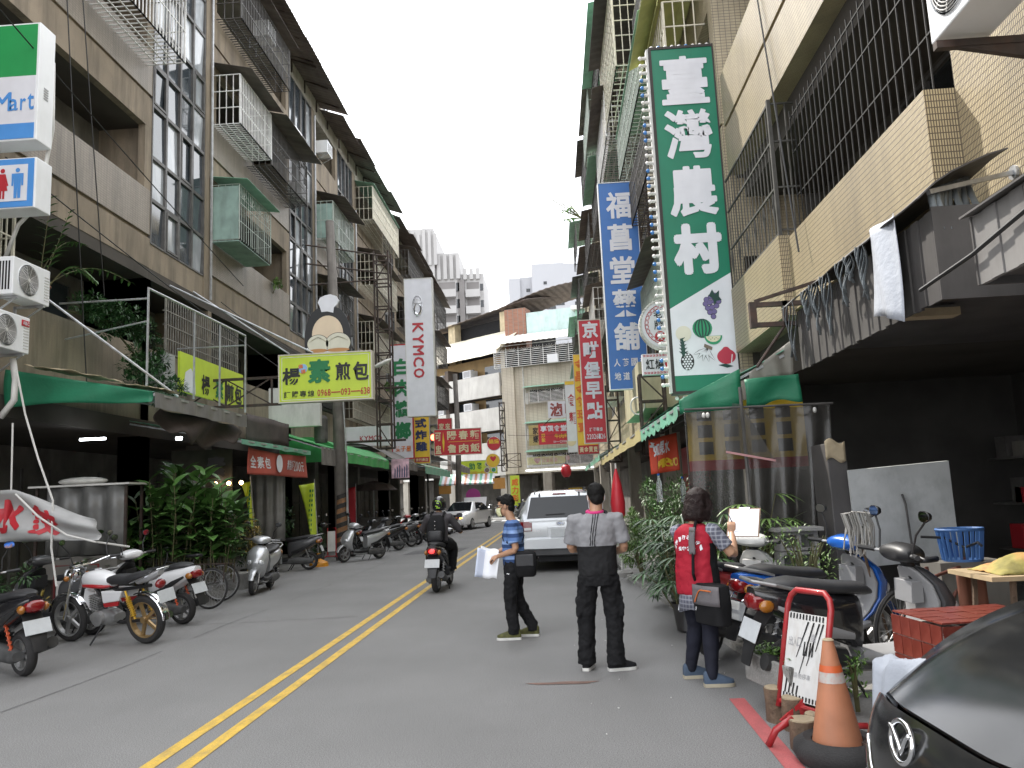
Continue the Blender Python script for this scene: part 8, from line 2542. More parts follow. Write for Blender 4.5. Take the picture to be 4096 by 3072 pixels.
# right kerb: hedge-like shrubs, lady palms in pots
bush('tall dense small-leaved shrub under the hanging red banner', 1.75, 13.0, (1.72, 13.2, 1.05), (0.50, 0.75, 0.85), 5200, 0.055, LEAF1, clumps=34)
bush('low bushy shrub nearest the silver car on the kerb', 1.45, 14.4, (1.38, 14.5, 0.80), (0.36, 0.7, 0.55), 2600, 0.055, LEAF3, clumps=22)
bush('dark shrub in the shade behind the red banner', 2.3, 12.2, (2.35, 12.3, 1.35), (0.45, 0.7, 0.75), 2600, 0.06, LEAF2, clumps=20)
bush('small low shrub at the foot of the lady palms', 1.55, 11.2, (1.52, 11.2, 0.42), (0.32, 0.6, 0.32), 1500, 0.06, LEAF2, clumps=14)
fan_palm('big dark lady palm in a black pot, left of the woman', 1.42, 9.4, 0.02, 1.0, 26)
fan_palm('lady palm in the larger black pot close behind the woman', 1.55, 8.95, 0.12, 1.05, 24)
fan_palm('lady palm at the back against the shrubs', 1.55, 10.4, 0.1, 1.15, 26)
fan_palm('pale leaved lady palm right of the clipboard', 2.1, 9.0, 0.12, 1.2, 14, LEAF3)
cane_plant('clump of long grassy leaves above the clipboard', 2.12, 8.85, 0.3, 0.75, 9, 0.12, 0.035, 0.5, LEAF3, 'spider_plant', 0.13, 5)
t = bush('young thin branched tree in front of the concrete blocks', 2.3, 7.75, (2.3, 7.8, 0.92), (0.42, 0.3, 0.36), 420, 0.045, LEAF3, 'sapling', 16, 20)
bush('small weed tuft beside the red notice stand', 1.95, 5.7, (1.95, 5.7, 0.32), (0.10, 0.12, 0.14), 160, 0.04, LEAFG, 'weed', 4, 6)
# herb trough on the pavement edge
tr_ = thing('planter_trough', 'stone trough full of low green herbs beside the scooter tail', 'planter', (1.60, 6.0, 0.13))
Rt = Matrix.Rotation(R(14), 3, 'Z')
TQ = lambda p: V((1.60, 6.0, 0.12)) + Rt @ (V(p) - V((1.72, 6.6, 0)))
for c, s_ in (((1.72, 6.6, 0.07), (0.34, 0.62, 0.02)), ((1.56, 6.6, 0.16), (0.03, 0.66, 0.2)), ((1.88, 6.6, 0.16), (0.03, 0.66, 0.2)), ((1.72, 6.285, 0.16), (0.35, 0.03, 0.2)), ((1.72, 6.915, 0.16), (0.35, 0.03, 0.2))):
 MB().obox(TQ(c), s_, Rt).build('side', KERB, tr_, bevel=0.006)
MB().obox(TQ((1.72, 6.6, 0.2)), (0.29, 0.58, 0.03), Rt).build('soil', SOIL, tr_)
lf = MB()
for i in range(900):
 blade(lf, TQ((1.72 + rnd.uniform(-.15, .15), 6.6 + rnd.uniform(-.3, .3), 0.21 + rnd.random() * 0.1)), rdir(0.9), rnd.uniform(0.03, 0.06), 0.022, 0.6, 2)
h_ = lf.build('herbs', LEAFG, smooth=None)
h_['kind'] = 'stuff'
# left kerb greenery
cane_plant('large clump of tall glossy leaves behind the bicycles', -6.75, 13.9, 0.55, 1.75, 40, 0.75, 0.20, 0.42, LEAF1, per=11)
cane_plant('tall leafy clump at the right of the big plant', -6.15, 14.3, 0.5, 1.65, 30, 0.5, 0.19, 0.40, LEAF1, per=11)
cane_plant('dark leafy clump low at the front of the big plant', -7.3, 13.3, 0.3, 1.3, 22, 0.45, 0.17, 0.40, LEAF1, per=10)
bush('small bright potted plant by the white bucket', -6.1, 14.9, (-6.1, 14.9, 1.0), (0.22, 0.22, 0.2), 420, 0.05, LEAF3, 'potted_plant', 6, 9)
bush('reddish straggly plant beside the silver scooter', -6.35, 16.9, (-6.35, 16.8, 0.85), (0.28, 0.35, 0.55), 520, 0.06, LEAFY, 'potted_plant', 10, 12, 0.16)
bush('dark green plant behind the silver scooter', -6.8, 17.6, (-6.8, 17.5, 0.95), (0.28, 0.4, 0.6), 800, 0.07, LEAF2, 'potted_plant', 8, 12, 0.18)
bush('yellow leaved weed by the motorcycle front wheel', -6.65, 9.9, (-6.65, 10.0, 0.42), (0.28, 0.28, 0.2), 260, 0.08, LEAFY, 'potted_plant', 6, 8, 0.14)
bush('low green plants under the white banner', -7.1, 10.0, (-7.1, 10.0, 0.62), (0.5, 0.4, 0.32), 900, 0.07, LEAF2, 'potted_plant', 8, 12, 0.2)
bush('leafy pot plant by the pole foot', -6.65, 22.4, (-6.65, 22.3, 0.55), (0.25, 0.3, 0.4), 500, 0.07, LEAF2, 'potted_plant', 6, 10, 0.15)
bush('dark plant behind the yellow flag', -7.0, 20.2, (-7.0, 20.2, 1.4), (0.3, 0.4, 0.7), 700, 0.08, LEAF2, 'potted_plant', 8, 12)
# balcony creeper, palm fronds, hanging weeds
t = thing('creeper', 'dark green creeper tumbling from the second-floor balcony onto the green awning', 'plant', (-8.0, 14.5, 4.0))
lf = MB(); st = MB()
for c, r, n in (((-8.15, 13.6, 5.35), (0.25, 0.7, 0.28), 900), ((-8.1, 14.5, 5.25), (0.28, 0.8, 0.38), 1300), ((-8.0, 15.2, 4.75), (0.3, 0.75, 0.55), 1600), ((-7.9, 14.9, 4.25), (0.35, 0.6, 0.4), 1000), ((-7.8, 15.7, 4.1), (0.35, 0.6, 0.3), 700)):
 leafy(lf, c, r, n, 0.085, 14)
st.tube([(-8.5, 13.2, 5.2), (-8.2, 14.2, 5.2), (-8.1, 15.2, 4.6), (-8.0, 15.2, 4.0)], 0.02, 5)
st.build('stem', STEM, t)
stuff(lf.build('foliage', LEAF2, t, smooth=None))
t = thing('palm', 'potted palm with arching fronds on the balcony beside the air conditioners', 'plant', (-8.3, 12.3, 5.0))
st = MB(); lf = MB()
for a, tip in (((-8.3, 12.2, 5.2), (-7.85, 14.3, 5.95)), ((-8.3, 12.3, 5.2), (-8.05, 12.7, 6.75)), ((-8.3, 12.3, 5.2), (-8.2, 12.4, 6.9)), ((-8.3, 12.4, 5.2), (-7.7, 12.9, 5.6)), ((-8.35, 12.2, 5.2), (-8.2, 13.3, 6.4))):
 a, b = V(a), V(tip)
 pts = [a + (b - a) * q + V((0, 0, 0.35 * math.sin(q * PI) * (b.y - a.y > 0.4))) for q in [i / 12 for i in range(13)]]
 st.tube(pts, [0.012 - 0.008 * i / 12 for i in range(13)], 5)
 for i in range(4, 13):
  for s in (-1, 1):
   d = (pts[i] - pts[i - 1]).normalized()
   sd = d.cross(V((0, 0, 1)))
   sd = sd.normalized() if sd.length > 0.1 else V((1, 0, 0))
   blade(lf, pts[i], d * 0.7 + sd * s * 0.8, 0.34 * (1.15 - i / 16), 0.05, 0.7)
st.build('stem', STEM, t)
stuff(lf.build('frond', LEAF1, t, smooth=None))
pot(t, (-8.3, 12.3, 5.15), 0.18, 0.22, POTT)
for (x, y, z, n, lab) in ((-8.5, 24.2, 8.6, 160, 'weeds trailing from a balcony under the green barred cage'), (-7.3, 35.5, 6.8, 420, 'leafy weed growing beside the steel sign lattice'), (-8.4, 32.6, 12.1, 90, 'small weed on a ledge high on the left row')):
 t = thing('weed', lab, 'plant', (x, y, z))
 lf = MB()
 leafy(lf, (x + 0.05, y, z), (0.3, 0.5, 0.35) if n > 200 else (0.12, 0.25, 0.25), n, 0.10, 6)
 stuff(lf.build('foliage', LEAF3, t, smooth=None))
 MB().tube([(x - 0.1, y, z - 0.3), (x, y, z), (x + 0.1, y + 0.1, z + 0.2)], 0.012, 5).build('stem', STEM, t)
t = thing('weed', 'spindly weed sprouting from the roof edge of the sunny row against the sky', 'plant', (1.9, 43.5, 18.0))
st = MB(); lf = MB()
for i in range(9):
 d = V((-1.0 + rnd.uniform(-.3, .5), rnd.uniform(-.4, .4), 0.4 + rnd.uniform(-.5, .8)))
 e = V((2.3, 43.5, 17.0)) + d * rnd.uniform(0.5, 1.3)
 st.tube([(2.4, 43.5, 16.8), (2.3, 43.5, 17.0), e], 0.03, 4)
 if i % 2:
  for j in range(9):
   blade(lf, e, rdir(-0.3), 0.42, 0.12, 0.8, 3)
st.build('stem', STEM, t)
lf.build('foliage', LEAF3, t, smooth=None)
# ================================================================ LEFT KERB AND ARCADE FRONT
def awning(label, ya, yb, xw, zw, xe, ze, drop, mt, n=10, scallop=0.0, end=None, sag=0.05, nm='awning', round_=0.0):
 """A sloping sheet from the wall (xw, zw) out to the edge (xe, ze) with a valance."""
 t = thing(nm, label, 'awning', ((xw + xe) / 2, (ya + yb) / 2, ze))
 def fn(u, v):
  z = zw + (ze - zw) * v - sag * math.sin(PI * v) * abs(math.sin(u * n * PI * 0.5)) + round_ * math.sin(PI * v)
  return (xw + (xe - xw) * v, ya + (yb - ya) * u, z + 0.02 * mnoise.noise(V((u * 8, v * 3, ya))))
 MB().grid(fn, 24, 8, 0.008).build('cover', mt, t, smooth=50)
 if drop:
  s = 1 if xe > xw else -1
  MB().grid(lambda u, v: (xe + s * (0.012 + 0.015 * math.sin(u * 40)) , ya + (yb - ya) * u, ze - drop * v - scallop * v * abs(math.sin(u * 14 * PI)) + 0.02 * mnoise.noise(V((u * 6, v, 2)))), 60, 3, 0.004).build('valance', end or mt, t)
 m = MB()
 for i in range(4):
  y = ya + 0.03 + (yb - ya - 0.06) * i / 3
  m.bar((xw, y, zw - 0.06), (xe, y, ze - 0.05), 0.03)
 m.bar((xe, ya, ze - 0.03), (xe, yb, ze - 0.03), 0.03)
 m.build('frame', GALV, t)
 return t
a1 = awning('dark green tarpaulin awning with torn tan covers, over the left arcade', 12.0, 15.7, -8.55, 3.92, -6.15, 3.46, 0.24, TARPM, end=SHEETG)
def fn(u, v):
 x = -8.55 + 2.38 * u
 zt = 3.94 - 0.47 * u
 return (x, 11.98 - 0.03 * math.sin(u * 9 + v * 4), zt - (zt - 3.33 - 0.03 * math.sin(u * 5)) * v)
MB().grid(fn, 30, 8, 0.006).build('end_curtain', TARPG, a1, smooth=True)
for y0, x0, x1, z, k_ in ((11.9, -8.2, -7.0, 3.95, 1), (12.0, -6.9, -6.1, 3.62, 2)):
 MB().grid(lambda u, v: (x0 + (x1 - x0) * u, y0 + 0.75 * v, z - 0.25 * (u if k_ == 1 else 0.55 * u) + 0.06 * mnoise.noise(V((u * 4, v * 4, k_ * 7))) + 0.05), 16, 10, 0.006).build('torn_cover', TARPO, a1, smooth=True)
MB().grid(lambda u, v: (-6.35 - 0.12 * math.sin(v * 3 + u * 9), 12.6 + 3.1 * u, 3.28 - (0.28 + 0.22 * math.sin(u * PI) + 0.06 * math.sin(u * 23)) * v), 40, 8, 0.006).build('hanging_tarp', TARPB, a1, smooth=True)
a2 = awning('mint awning edge above the red cloth banner', 15.6, 20.1, -8.5, 3.45, -6.2, 2.98, 0.10, TARPM)
rb = thing('cloth_banner', 'faded red cloth banner with white characters under the mint awning', 'banner', (-6.3, 18.1, 2.3))
cl = MB().grid(lambda u, v: (-6.28 - 0.03 * math.sin(u * 8 + v * 2) - 0.02 * math.sin(u * 17), 16.2 + 3.85 * u, 2.86 - 0.05 * math.sin(u * PI) * (1 - v) - 0.56 * v), 40, 10, 0.003).build('sheet', flat('faded red cloth', (0.40, 0.075, 0.05), 0.8, dirt=0.3), rb, smooth=True)
m = MB()
line(m, '全素包', (-6.2, 16.4, 2.45), V((0, 1.0, 0)), Z * 0.25, 0.15, 0.02)
line(m, '素糕多種200元', (-6.2, 18.5, 2.45), V((0, 1.35, 0)), Z * 0.24, 0.15, 0.02)
onto(m.build('cloth_lettering', S_LET, rb), cl, 0.006)
MB().lathe([(0.2, 0), (0.2, 0.004)], (-6.235, 17.95, 2.58), 'x', 20).build('white_disc', S_LET, rb)
tb = thing('brown_tarpaulin', 'dark brown tarpaulin wall above the mint awning', 'tarpaulin', (-7.2, 20, 3.2))
MB().grid(lambda u, v: (-7.2 - 0.03 * math.sin(u * 9), 18.4 + 3.1 * u, 3.84 - (0.66 + 0.05 * math.sin(u * 6)) * v), 24, 4, 0.006).build('sheet', TARPB, tb, smooth=True)
a3 = awning('plain green awning left of the concrete pole', 21.6, 24.2, -8.5, 3.95, -6.35, 3.2, 0.5, TARPGB, end=TARPGR)
a4 = awning('bright green rounded awning right of the concrete pole', 24.5, 31.0, -8.5, 3.5, -6.45, 3.2, 0.32, TARPGB, round_=0.35)
MB().grid(lambda u, v: (-8.5 + 2.05 * u, 24.48, 3.5 - 0.3 * u + 0.35 * math.sin(PI * u) - (0.62 + 0.3 * math.sin(PI * u) - 0.3 * u) * v), 16, 4, 0.006).build('end_curtain', TARPGB, a4)
a5 = awning('dusty grey rounded awning in front of the betel nut sign', 31.2, 37.0, -8.5, 3.9, -6.35, 3.3, 0.35, TARPGR, round_=0.3)
a6 = awning('long mint awning running to the traffic light', 37.2, 46.0, -8.5, 3.7, -6.0, 3.2, 0.35, TARPM, round_=0.15)
a7 = awning('grey awning end near the traffic light', 46.2, 56.0, -8.5, 4.2, -5.9, 3.7, 0.4, TARPGR, round_=0.3)
t = thing('awning', 'green white and pink striped awning below the yellow buffet board', 'awning', (-6.3, 60, 2.8))
for i in range(22):
 x0 = -8.5 + i * 0.186
 MB().add([(x0, 60.1, 3.45), (x0 + 0.186, 60.1, 3.45), (x0 + 0.186, 58.7, 2.72), (x0, 58.7, 2.72), (x0 + 0.186, 58.7, 2.6), (x0, 58.7, 2.6)], [(0, 1, 2, 3), (3, 2, 4, 5)]).build('stripe', (TARPM, S_LET, flat('pink stripe', (0.5, 0.22, 0.16)), S_LET)[i % 4], t)
MB().box(-8.5, 58.75, 2.0, -7.6, 58.8, 2.62).box(-4.5, 58.75, 2.2, -3.6, 58.8, 3.0).build('orange_curtain', flat('orange vinyl', (0.5, 0.25, 0.06)), t)
# white dumpling banner on ropes
wb_ = thing('cloth_banner', 'sagging white vinyl banner with red dumpling characters tied on ropes', 'banner', (-7, 10.5, 1.2))
def fn(u, v):
 x = -8.6 + 2.45 * u
 top = 1.95 - (0.38 * max(0, (u - 0.55) / 0.45) ** 1.0) - 0.04 * math.sin(u * 9)
 bot = 1.30 - 0.06 * max(0, u - 0.5)
 return (x + 0.05 * v * u, 10.5 + 0.05 * math.sin(u * 11 + v * 5) + 0.05 * math.sin((u - v) * 9), top + (bot - top) * v)
ws_ = MB().grid(fn, 40, 12, 0.003).build('sheet', flat('white vinyl', (0.36, 0.36, 0.355), 0.5, dirt=0.4), wb_, smooth=True)
m = MB()
put(m, '水', (0.40, 0, 0.16), X * 0.18, Z * 0.66, 0.05); put(m, '餃', (0.61, 0, 0.16), X * 0.18, Z * 0.66, 0.05)
m.warp(lambda p: V(fn(p.x, 1 - p.z)) - V((0, 0.012 - p.y, 0))).build('lettering', S_DRD, wb_)
m = MB().tube([(-7.2, 10.3, 3.6), (-7.12, 10.4, 3.0), (-6.95, 10.45, 2.4), (-6.74, 10.48, 1.82), (-6.72, 10.45, 1.2), (-6.6, 10.4, 0.7)], 0.014, 6)
m.tube([(-7.36, 10.5, 2.9), (-7.34, 10.5, 1.94)], 0.012, 6).tube([(-7.25, 10.46, 1.93), (-6.9, 10.42, 1.62), (-6.5, 10.42, 1.36), (-6.15, 10.5, 1.25), (-5.9, 10.9, 1.15)], 0.014, 6)
m.build('rope', OFFW, wb_)
# stalls, curtains, notice frame behind the bikes
t = thing('food_stall', 'dim food stall with a grey cloth and white bag on its roof in the arcade', 'stall', (-7.8, 13, 0.1))
MB().box(-8.6, 12.7, 2.08, -6.9, 13.4, 2.11).build('roof_sheet', OFFW, t)
m = MB()
for x in (-8.5, -7.0):
 for y in (12.8, 13.3):
  m.bar((x, y, 0.1), (x, y, 2.08), 0.04)
m.build('frame', STEEL, t)
MB().grid(lambda u, v: (-8.3 + 1.3 * u, 12.75 + 0.05 * math.sin(u * 20), 2.07 - 1.1 * v), 40, 3, 0.004).build('curtain', mat('grey plastic sheet', (0.12, 0.12, 0.115), 0.35, var=0.2, vs=6), t, smooth=True)
MB().sphere((-7.85, 13.0, 2.17), (0.42, 0.2, 0.07), 16, 8).build('bag', OFFW, t, smooth=True)
MB().box(-8.4, 12.75, 0.6, -7.1, 13.3, 0.95).build('counter', SHADEW, t)
t = thing('notice_stand', 'dark red tube frame with a white and red notice behind the motorcycle', 'notice', (-7.3, 12, 0.0))
MB().tube([(-7.65, 12.0, 0.05), (-7.65, 12.0, 0.86), (-7.0, 12.05, 0.86), (-7.0, 12.05, 0.05)], 0.018, 6).build('frame', flat('dark red paint', (0.13, 0.015, 0.015)), t)
MB().box(-7.62, 12.0, 0.3, -7.03, 12.03, 0.72).build('board', OFFW, t)
m = MB(); line(m, '請勿停車', (-7.55, 11.996, 0.42), X * 0.46, Z * 0.16, 0.1, 0.03)
m.build('lettering', S_DRD, t)
cu = thing('plastic_curtain', 'grey plastic sheet hanging behind the first silver scooter', 'curtain', (-6.9, 19, 1.0))
MB().grid(lambda u, v: (-7.33 + 0.86 * u, 19 + 0.03 * math.sin(u * 22), 2.7 - 1.9 * v), 30, 3, 0.004).build('sheet', mat('pale plastic sheet', (0.23, 0.225, 0.21), 0.3, var=0.2, vs=3, dirt=0.3), cu, smooth=True)
cz = thing('plastic_curtain', 'dark clear curtain printed with black characters, edged by warm bulbs', 'curtain', (-7.6, 17, 0.6))
MB().grid(lambda u, v: (-8.3 + 1.35 * u, 17 + 0.02 * math.sin(u * 15), 2.9 - 2.2 * v), 24, 3, 0.004).build('sheet', mat('smoky plastic', (0.06, 0.055, 0.045), 0.3, var=0.3, vs=3), cz, smooth=True)
m = MB(); column(m, '素食包', (-7.5, 16.95, 2.75), X * 0.42, Z * 1.5, 0.12, 0.05)
m.build('lettering', S_BLK, cz)
for i, x in enumerate((-7.23, -6.94, -6.67)):
 b = MB().sphere((x, 16.8, 2.15), 0.045, 10, 8).build('light_bulb', BULBON, smooth=True)
 tag(b, ('warm lit bulb in front of the black characters', 'warm lit bulb in the middle of the row of three', 'warm lit bulb nearest the narrow lime flag')[i], 'bulb', 'warm bulbs in the arcade')
t = MB().box(-8.55, 14, 2.95, -8.08, 14.04, 2.99).build('tube_light', TUBEON)
tag(t, 'lit white tube lamp under the green awning', 'lamp')
t = MB().box(-7.05, 14.6, 2.93, -6.95, 14.64, 2.99).build('tube_light', TUBEON)
tag(t, 'small lit lamp farther along under the awning', 'lamp')
# flags on stands
def flag(label, x, y, zt, zb, w0, w1, base=None, lean=0.1):
 t = thing('feather_flag', label, 'flag', (x, y, 0))
 MB().tube([(x, y, 0.05), (x - lean * 0.3, y, zb), (x - lean, y, zt + 0.1)], 0.012, 6).build('pole', GALV, t)
 s = MB().grid(lambda u, v: (x - lean * (0.3 + 0.7 * v) - (w0 + (w1 - w0) * v) * u - 0.10 * math.sin(v * PI) * 0 - 0.12 * u * v * v * 0, y + 0.05 * math.sin(u * 4 + v * 6), zb + (zt - zb) * v - 0.05 * u), 6, 16, 0.003).build('sheet', S_LIM, t, smooth=True)
 m = MB()
 for j in range(9):
  zz = zb + (zt - zb) * (0.12 + 0.09 * j)
  for i_ in (0.35, 0.7):
   xx = x - lean * 0.6 - (w0 + (w1 - w0) * 0.5) * i_
   m.quad((xx - 0.025, y - 0.1, zz), (xx + 0.025, y - 0.1, zz), (xx + 0.025, y - 0.1, zz + 0.07), (xx - 0.025, y - 0.1, zz + 0.07))
 onto(m.build('small_print', S_DGR, t), s, 0.004)
 if base:
  m = MB().loft([ring((x, y, z), a, b, 18, 2.6, 'xy') for z, a, b in ((0.0, 0.50, 0.42), (0.10, 0.48, 0.40), (0.15, 0.30, 0.26), (0.19, 0.12, 0.12), (0.34, 0.09, 0.09))])
  m.build('base', base, t, smooth=50)
 return t
flag('lime feather flag standing on an orange base at the left kerb', -6.32, 21.2, 2.2, 0.75, 0.14, 0.42, mat('orange plastic', (0.58, 0.24, 0.015), 0.45, var=0.1))
flag('narrow lime feather flag nearer, behind the silver scooter', -6.62, 17.5, 2.2, 1.2, 0.05, 0.20, None, 0.12)
fr_ = thing('feather_flag', 'dark red flag in the shade of the arcade behind the pole', 'flag', (-7.2, 28, 0))
MB().tube([(-7.0, 28, 0.1), (-7.0, 28, 2.3)], 0.012, 6).build('pole', GALV, fr_)
MB().grid(lambda u, v: (-7.0 - (0.15 + 0.28 * v) * u, 28 + 0.04 * math.sin(5 * v), 0.6 + 1.6 * v - 0.1 * u), 5, 10, 0.003).build('sheet', S_DRD, fr_, smooth=True)
pp_ = thing('poster', 'pink poster with figures hung from the grey awning edge', 'poster', (-5.8, 30, 2.4))
MB().box(-6.12, 30, 2.48, -5.45, 30.02, 3.2).build('sheet', mat('pink print', (0.55, 0.36, 0.42), 0.5, var=0.5, vs=4), pp_)
m = MB()
for i in range(6):
 m.poly([(-6.02 + 0.09 * i, 29.995, 2.5), (-5.97 + 0.09 * i, 29.995, 2.5), (-5.96 + 0.09 * i, 29.995, 2.8 + 0.06 * (i % 3)), (-6.0 + 0.09 * i, 29.995, 2.88 + 0.06 * (i % 3))])
m.build('figure_print', flat('dark blue print', (0.06, 0.07, 0.14)), pp_)
ns = thing('notice_stand', 'small white parking notice on a red tube stand at the pole foot', 'notice', (-6.32, 22.5, 0))
MB().tube([(-6.45, 22.5, 0.2), (-6.45, 22.5, 0.95), (-6.2, 22.45, 0.95), (-6.2, 22.45, 0.2)], 0.016, 6).tube([(-6.65, 22.3, 0.0), (-6.5, 22.5, 0.17), (-6.2, 22.5, 0.17), (-6.0, 22.3, 0.0)], 0.016, 6).build('frame', REDPT, ns)
MB().box(-6.44, 22.46, 0.3, -6.21, 22.48, 0.86).build('board', OFFW, ns)
# bucket, boxes along the kerb
for i, (x, y, w_, d, h, mt, lab) in enumerate(((-6.75, 14.85, 0.3, 0.3, 0.6, OFFW, 'white box under the small bright plant'), (-7.2, 15.6, 0.5, 0.5, 0.5, GREY, 'grey box behind the bicycles'), (-6.45, 16.2, 0.4, 0.6, 0.32, KERB, 'mossy concrete planter by the silver scooter wheel'), (-7.3, 9.2, 0.5, 0.4, 0.55, SHADEW, 'old box under the white banner'), (-7.0, 11.6, 0.5, 0.4, 0.5, BARD, 'dark crate behind the motorcycle'))):
 tag(MB().loft([ring((x, y, z), w_ * k_, d * k_, 12, 6, 'xy') for z, k_ in ((0.0, 0.92), (h * 0.98, 1.0), (h, 0.97))]).build('box', mt, smooth=30), lab, 'box')
# far food cart
t = thing('food_cart', 'dark food cart with a brown umbrella top in the arcade shade', 'cart', (-7.4, 33, 0))
MB().box(-8.2, 32.5, 0.3, -6.9, 33.6, 1.0).build('counter', BARD, t)
MB().lathe([(1.0, 2.1), (0.7, 2.35), (0.05, 2.5)], (-7.5, 33, 0), 'z', 10).build('umbrella', TARPB, t)
MB().tube([(-7.5, 33, 0.3), (-7.5, 33, 2.48)], 0.02, 6).build('pole', GALV, t)
# ---------------------------------------------------------------- poles, lamps, wires
up = thing('utility_pole', 'old concrete pole with peeling orange and black hazard stripes', 'pole', (-6.22, 23.2, 0))
MB().tube([(-6.22, 23.2, 0), (-6.30, 23.2, 5), (-6.47, 23.2, 10.2)], [0.185, 0.16, 0.13], 16).build('shaft', POLEC, up, smooth=True)
m = MB(); m2 = MB()
for i in range(5):
 for mb, o in ((m, 0.0), (m2, 0.13)):
  z0 = 0.45 + i * 0.27 + o
  mb.grid(lambda u, v: (-6.225 + 0.187 * math.cos(-PI + PI * 1.3 * u), 23.2 + 0.187 * math.sin(-PI + PI * 1.3 * u), z0 + 0.22 * u + 0.132 * v), 12, 1)
m.build('hazard_band', mat('peeling orange band', (0.25, 0.125, 0.055), 0.8, var=0.35, vs=7, dirt=0.6, dcol=(0.06, 0.05, 0.045), dscale=(8, 8, 3)), up)
m2.build('hazard_band', mat('peeling black band', (0.03, 0.028, 0.026), 0.8, var=0.35, vs=7), up)
MB().tube([(-6.0, 23.1, 0.1), (-6.03, 23.1, 3.0), (-6.15, 23.1, 5.5)], 0.022, 6).tube([(-6.02, 23.05, 1.3), (-6.01, 23.05, 3.0)], 0.03, 6).build('conduit', GALV, up)
MB().lathe([(0.17, 3.4), (0.2, 3.5), (0.2, 4.1), (0.15, 4.2)], (-6.75, 23.0, 0), 'z', 14).build('junction_box', BARD, up)
sl = thing('street_lamp', 'pale street lamp head on an arm from the concrete pole', 'lamp', (-6.3, 23, 5.0))
MB().tube([(-6.3, 23.1, 4.9), (-5.4, 22.0, 5.12), (-4.72, 21.05, 5.22)], 0.03, 8).build('arm', GALV, sl)
MB().loft([[V((-4.72, 21.05, 5.22)) + V((0.45, -0.04, 0.17)) * u + V((0, a * math.cos(q), b * math.sin(q))) for q in [2 * PI * j / 12 for j in range(12)]] for u, a, b in ((0, 0.04, 0.04), (0.3, 0.09, 0.06), (0.8, 0.11, 0.06), (1.1, 0.05, 0.03))]).build('lamp_head', OFFW, sl, smooth=True)
p2 = thing('utility_pole', 'second concrete pole at the junction behind the noodle sign', 'pole', (-5.75, 47, 0))
MB().tube([(-5.75, 47.5, 0), (-5.62, 47.5, 5), (-5.68, 47.5, 9.1)], [0.18, 0.16, 0.14], 14).build('shaft', POLEC, p2, smooth=True)
MB().lathe([(0.185, 0.5), (0.18, 1.2)], (-5.74, 47.5, 0), 'z', 14).build('yellow_band', mat('dull yellow band', (0.4, 0.3, 0.1), 0.7), p2)
tl = thing('traffic_light', 'traffic signal showing red in front of the fried chicken sign', 'traffic light', (-6.57, 44, 0))
MB().box(-6.78, 44.0, 4.32, -6.36, 44.25, 5.78).build('housing', BARD, tl, bevel=0.03)
for z, mt in ((5.52, mat('dim lens', (0.45, 0.42, 0.28), 0.4)), (5.05, mat('lit red signal', (1.0, 0.09, 0.04), 0.3, emit=7.0)), (4.58, MATS['dim lens'])):
 MB().lathe([(0.17, 0), (0.17, 0.012)], (-6.57, 43.985, z), 'y', 22).build('lens', mt, tl)
 MB().grid(lambda u, v: (-6.57 + 0.19 * math.cos(PI * u), 44.0 - 0.2 * v, z + 0.19 * math.sin(PI * u)), 12, 2, 0.008).build('visor', BARD, tl)
MB().tube([(-7.0, 44.2, 0), (-7.0, 44.2, 5.9)], 0.06, 10).tube([(-7.0, 44.2, 5.0), (-6.75, 44.15, 5.0)], 0.04, 8).build('post', BARD, tl)
rp = MB().lathe([(0.45, 0), (0.45, 0.03)], (-5.0, 49, 1.75), 'y', 24).build('round_sign', flat('magenta sign', (0.32, 0.03, 0.2)))
tag(rp, 'magenta round sign by the far pavement left of the white car', 'sign')
ln_ = thing('paper_lantern', 'red paper lantern hanging at the corner of the sunny row', 'lantern', (0.74, 48, 2.6))
MB().lathe([(0.16, 2.6), (0.28, 2.75), (0.32, 2.97), (0.28, 3.2), (0.16, 3.34)], (0.74, 48, 0), 'z', 16).build('shade', S_RED, ln_, smooth=True)
MB().lathe([(0.13, 2.54), (0.13, 2.6)], (0.74, 48, 0), 'z', 12).lathe([(0.13, 3.34), (0.13, 3.4)], (0.74, 48, 0), 'z', 12).build('cap', BLACK, ln_)
MB().tube([(0.74, 48, 3.38), (0.74, 48, 3.9), (1.8, 48, 4.0)], 0.01, 4).build('cord', CABLE, ln_)
wires = [((-7.4, 8.5, 8.95), (-7.9, 20, 7.4), 0.05, 'long sagging black cable across the first glazed stair'), ((-8.0, 11, 7.0), (-7.2, 22, 5.2), 0.1, 'second black cable below it'), ((-8.3, 12.7, 11.5), (-8.0, 13.3, 3.6), 0.02, 'thin cable dropping beside the store sign'), ((-8.3, 13.2, 11.5), (-8.1, 13.9, 5.6), 0.02, 'second thin cable dropping beside the store sign'),
   ((-8.5, 20, 7.0), (-6.4, 23.2, 5.5), 0.15, 'cable running to the concrete pole'), ((-6.45, 23.2, 9.6), (-8.4, 34, 9.0), 0.3, 'cable from the pole top into the row'), ((-6.4, 23.3, 6.4), (-6.9, 44, 5.6), 0.4, 'cable strung along the left signs'),
   ((2.98, 10.0, 9.0), (2.9, 8.9, 4.2), 0.02, 'thin wire hanging down the yellow balcony'), ((2.5, 12.6, 2.9), (1.6, 30, 3.2), 0.25, 'wire above the right awnings'), ((-2.6, 47, 5.2), (2.6, 50, 5.4), 0.1, 'wire crossing to the corner block')]
for a, b, sg, lab in wires:
 a, b = V(a), V(b)
 o = MB().tube([a + (b - a) * (i / 12) - Z * (sg * 4 * (i / 12) * (1 - i / 12)) for i in range(13)], 0.011, 5).build('cable', CABLE)
 tag(o, lab, 'cable')
ac_box('air_conditioner', 'upper white outdoor unit with round fan by the balcony palm', (-7.78, 11.15, 4.80), R(90), 0.84, 0.56, 0.34)
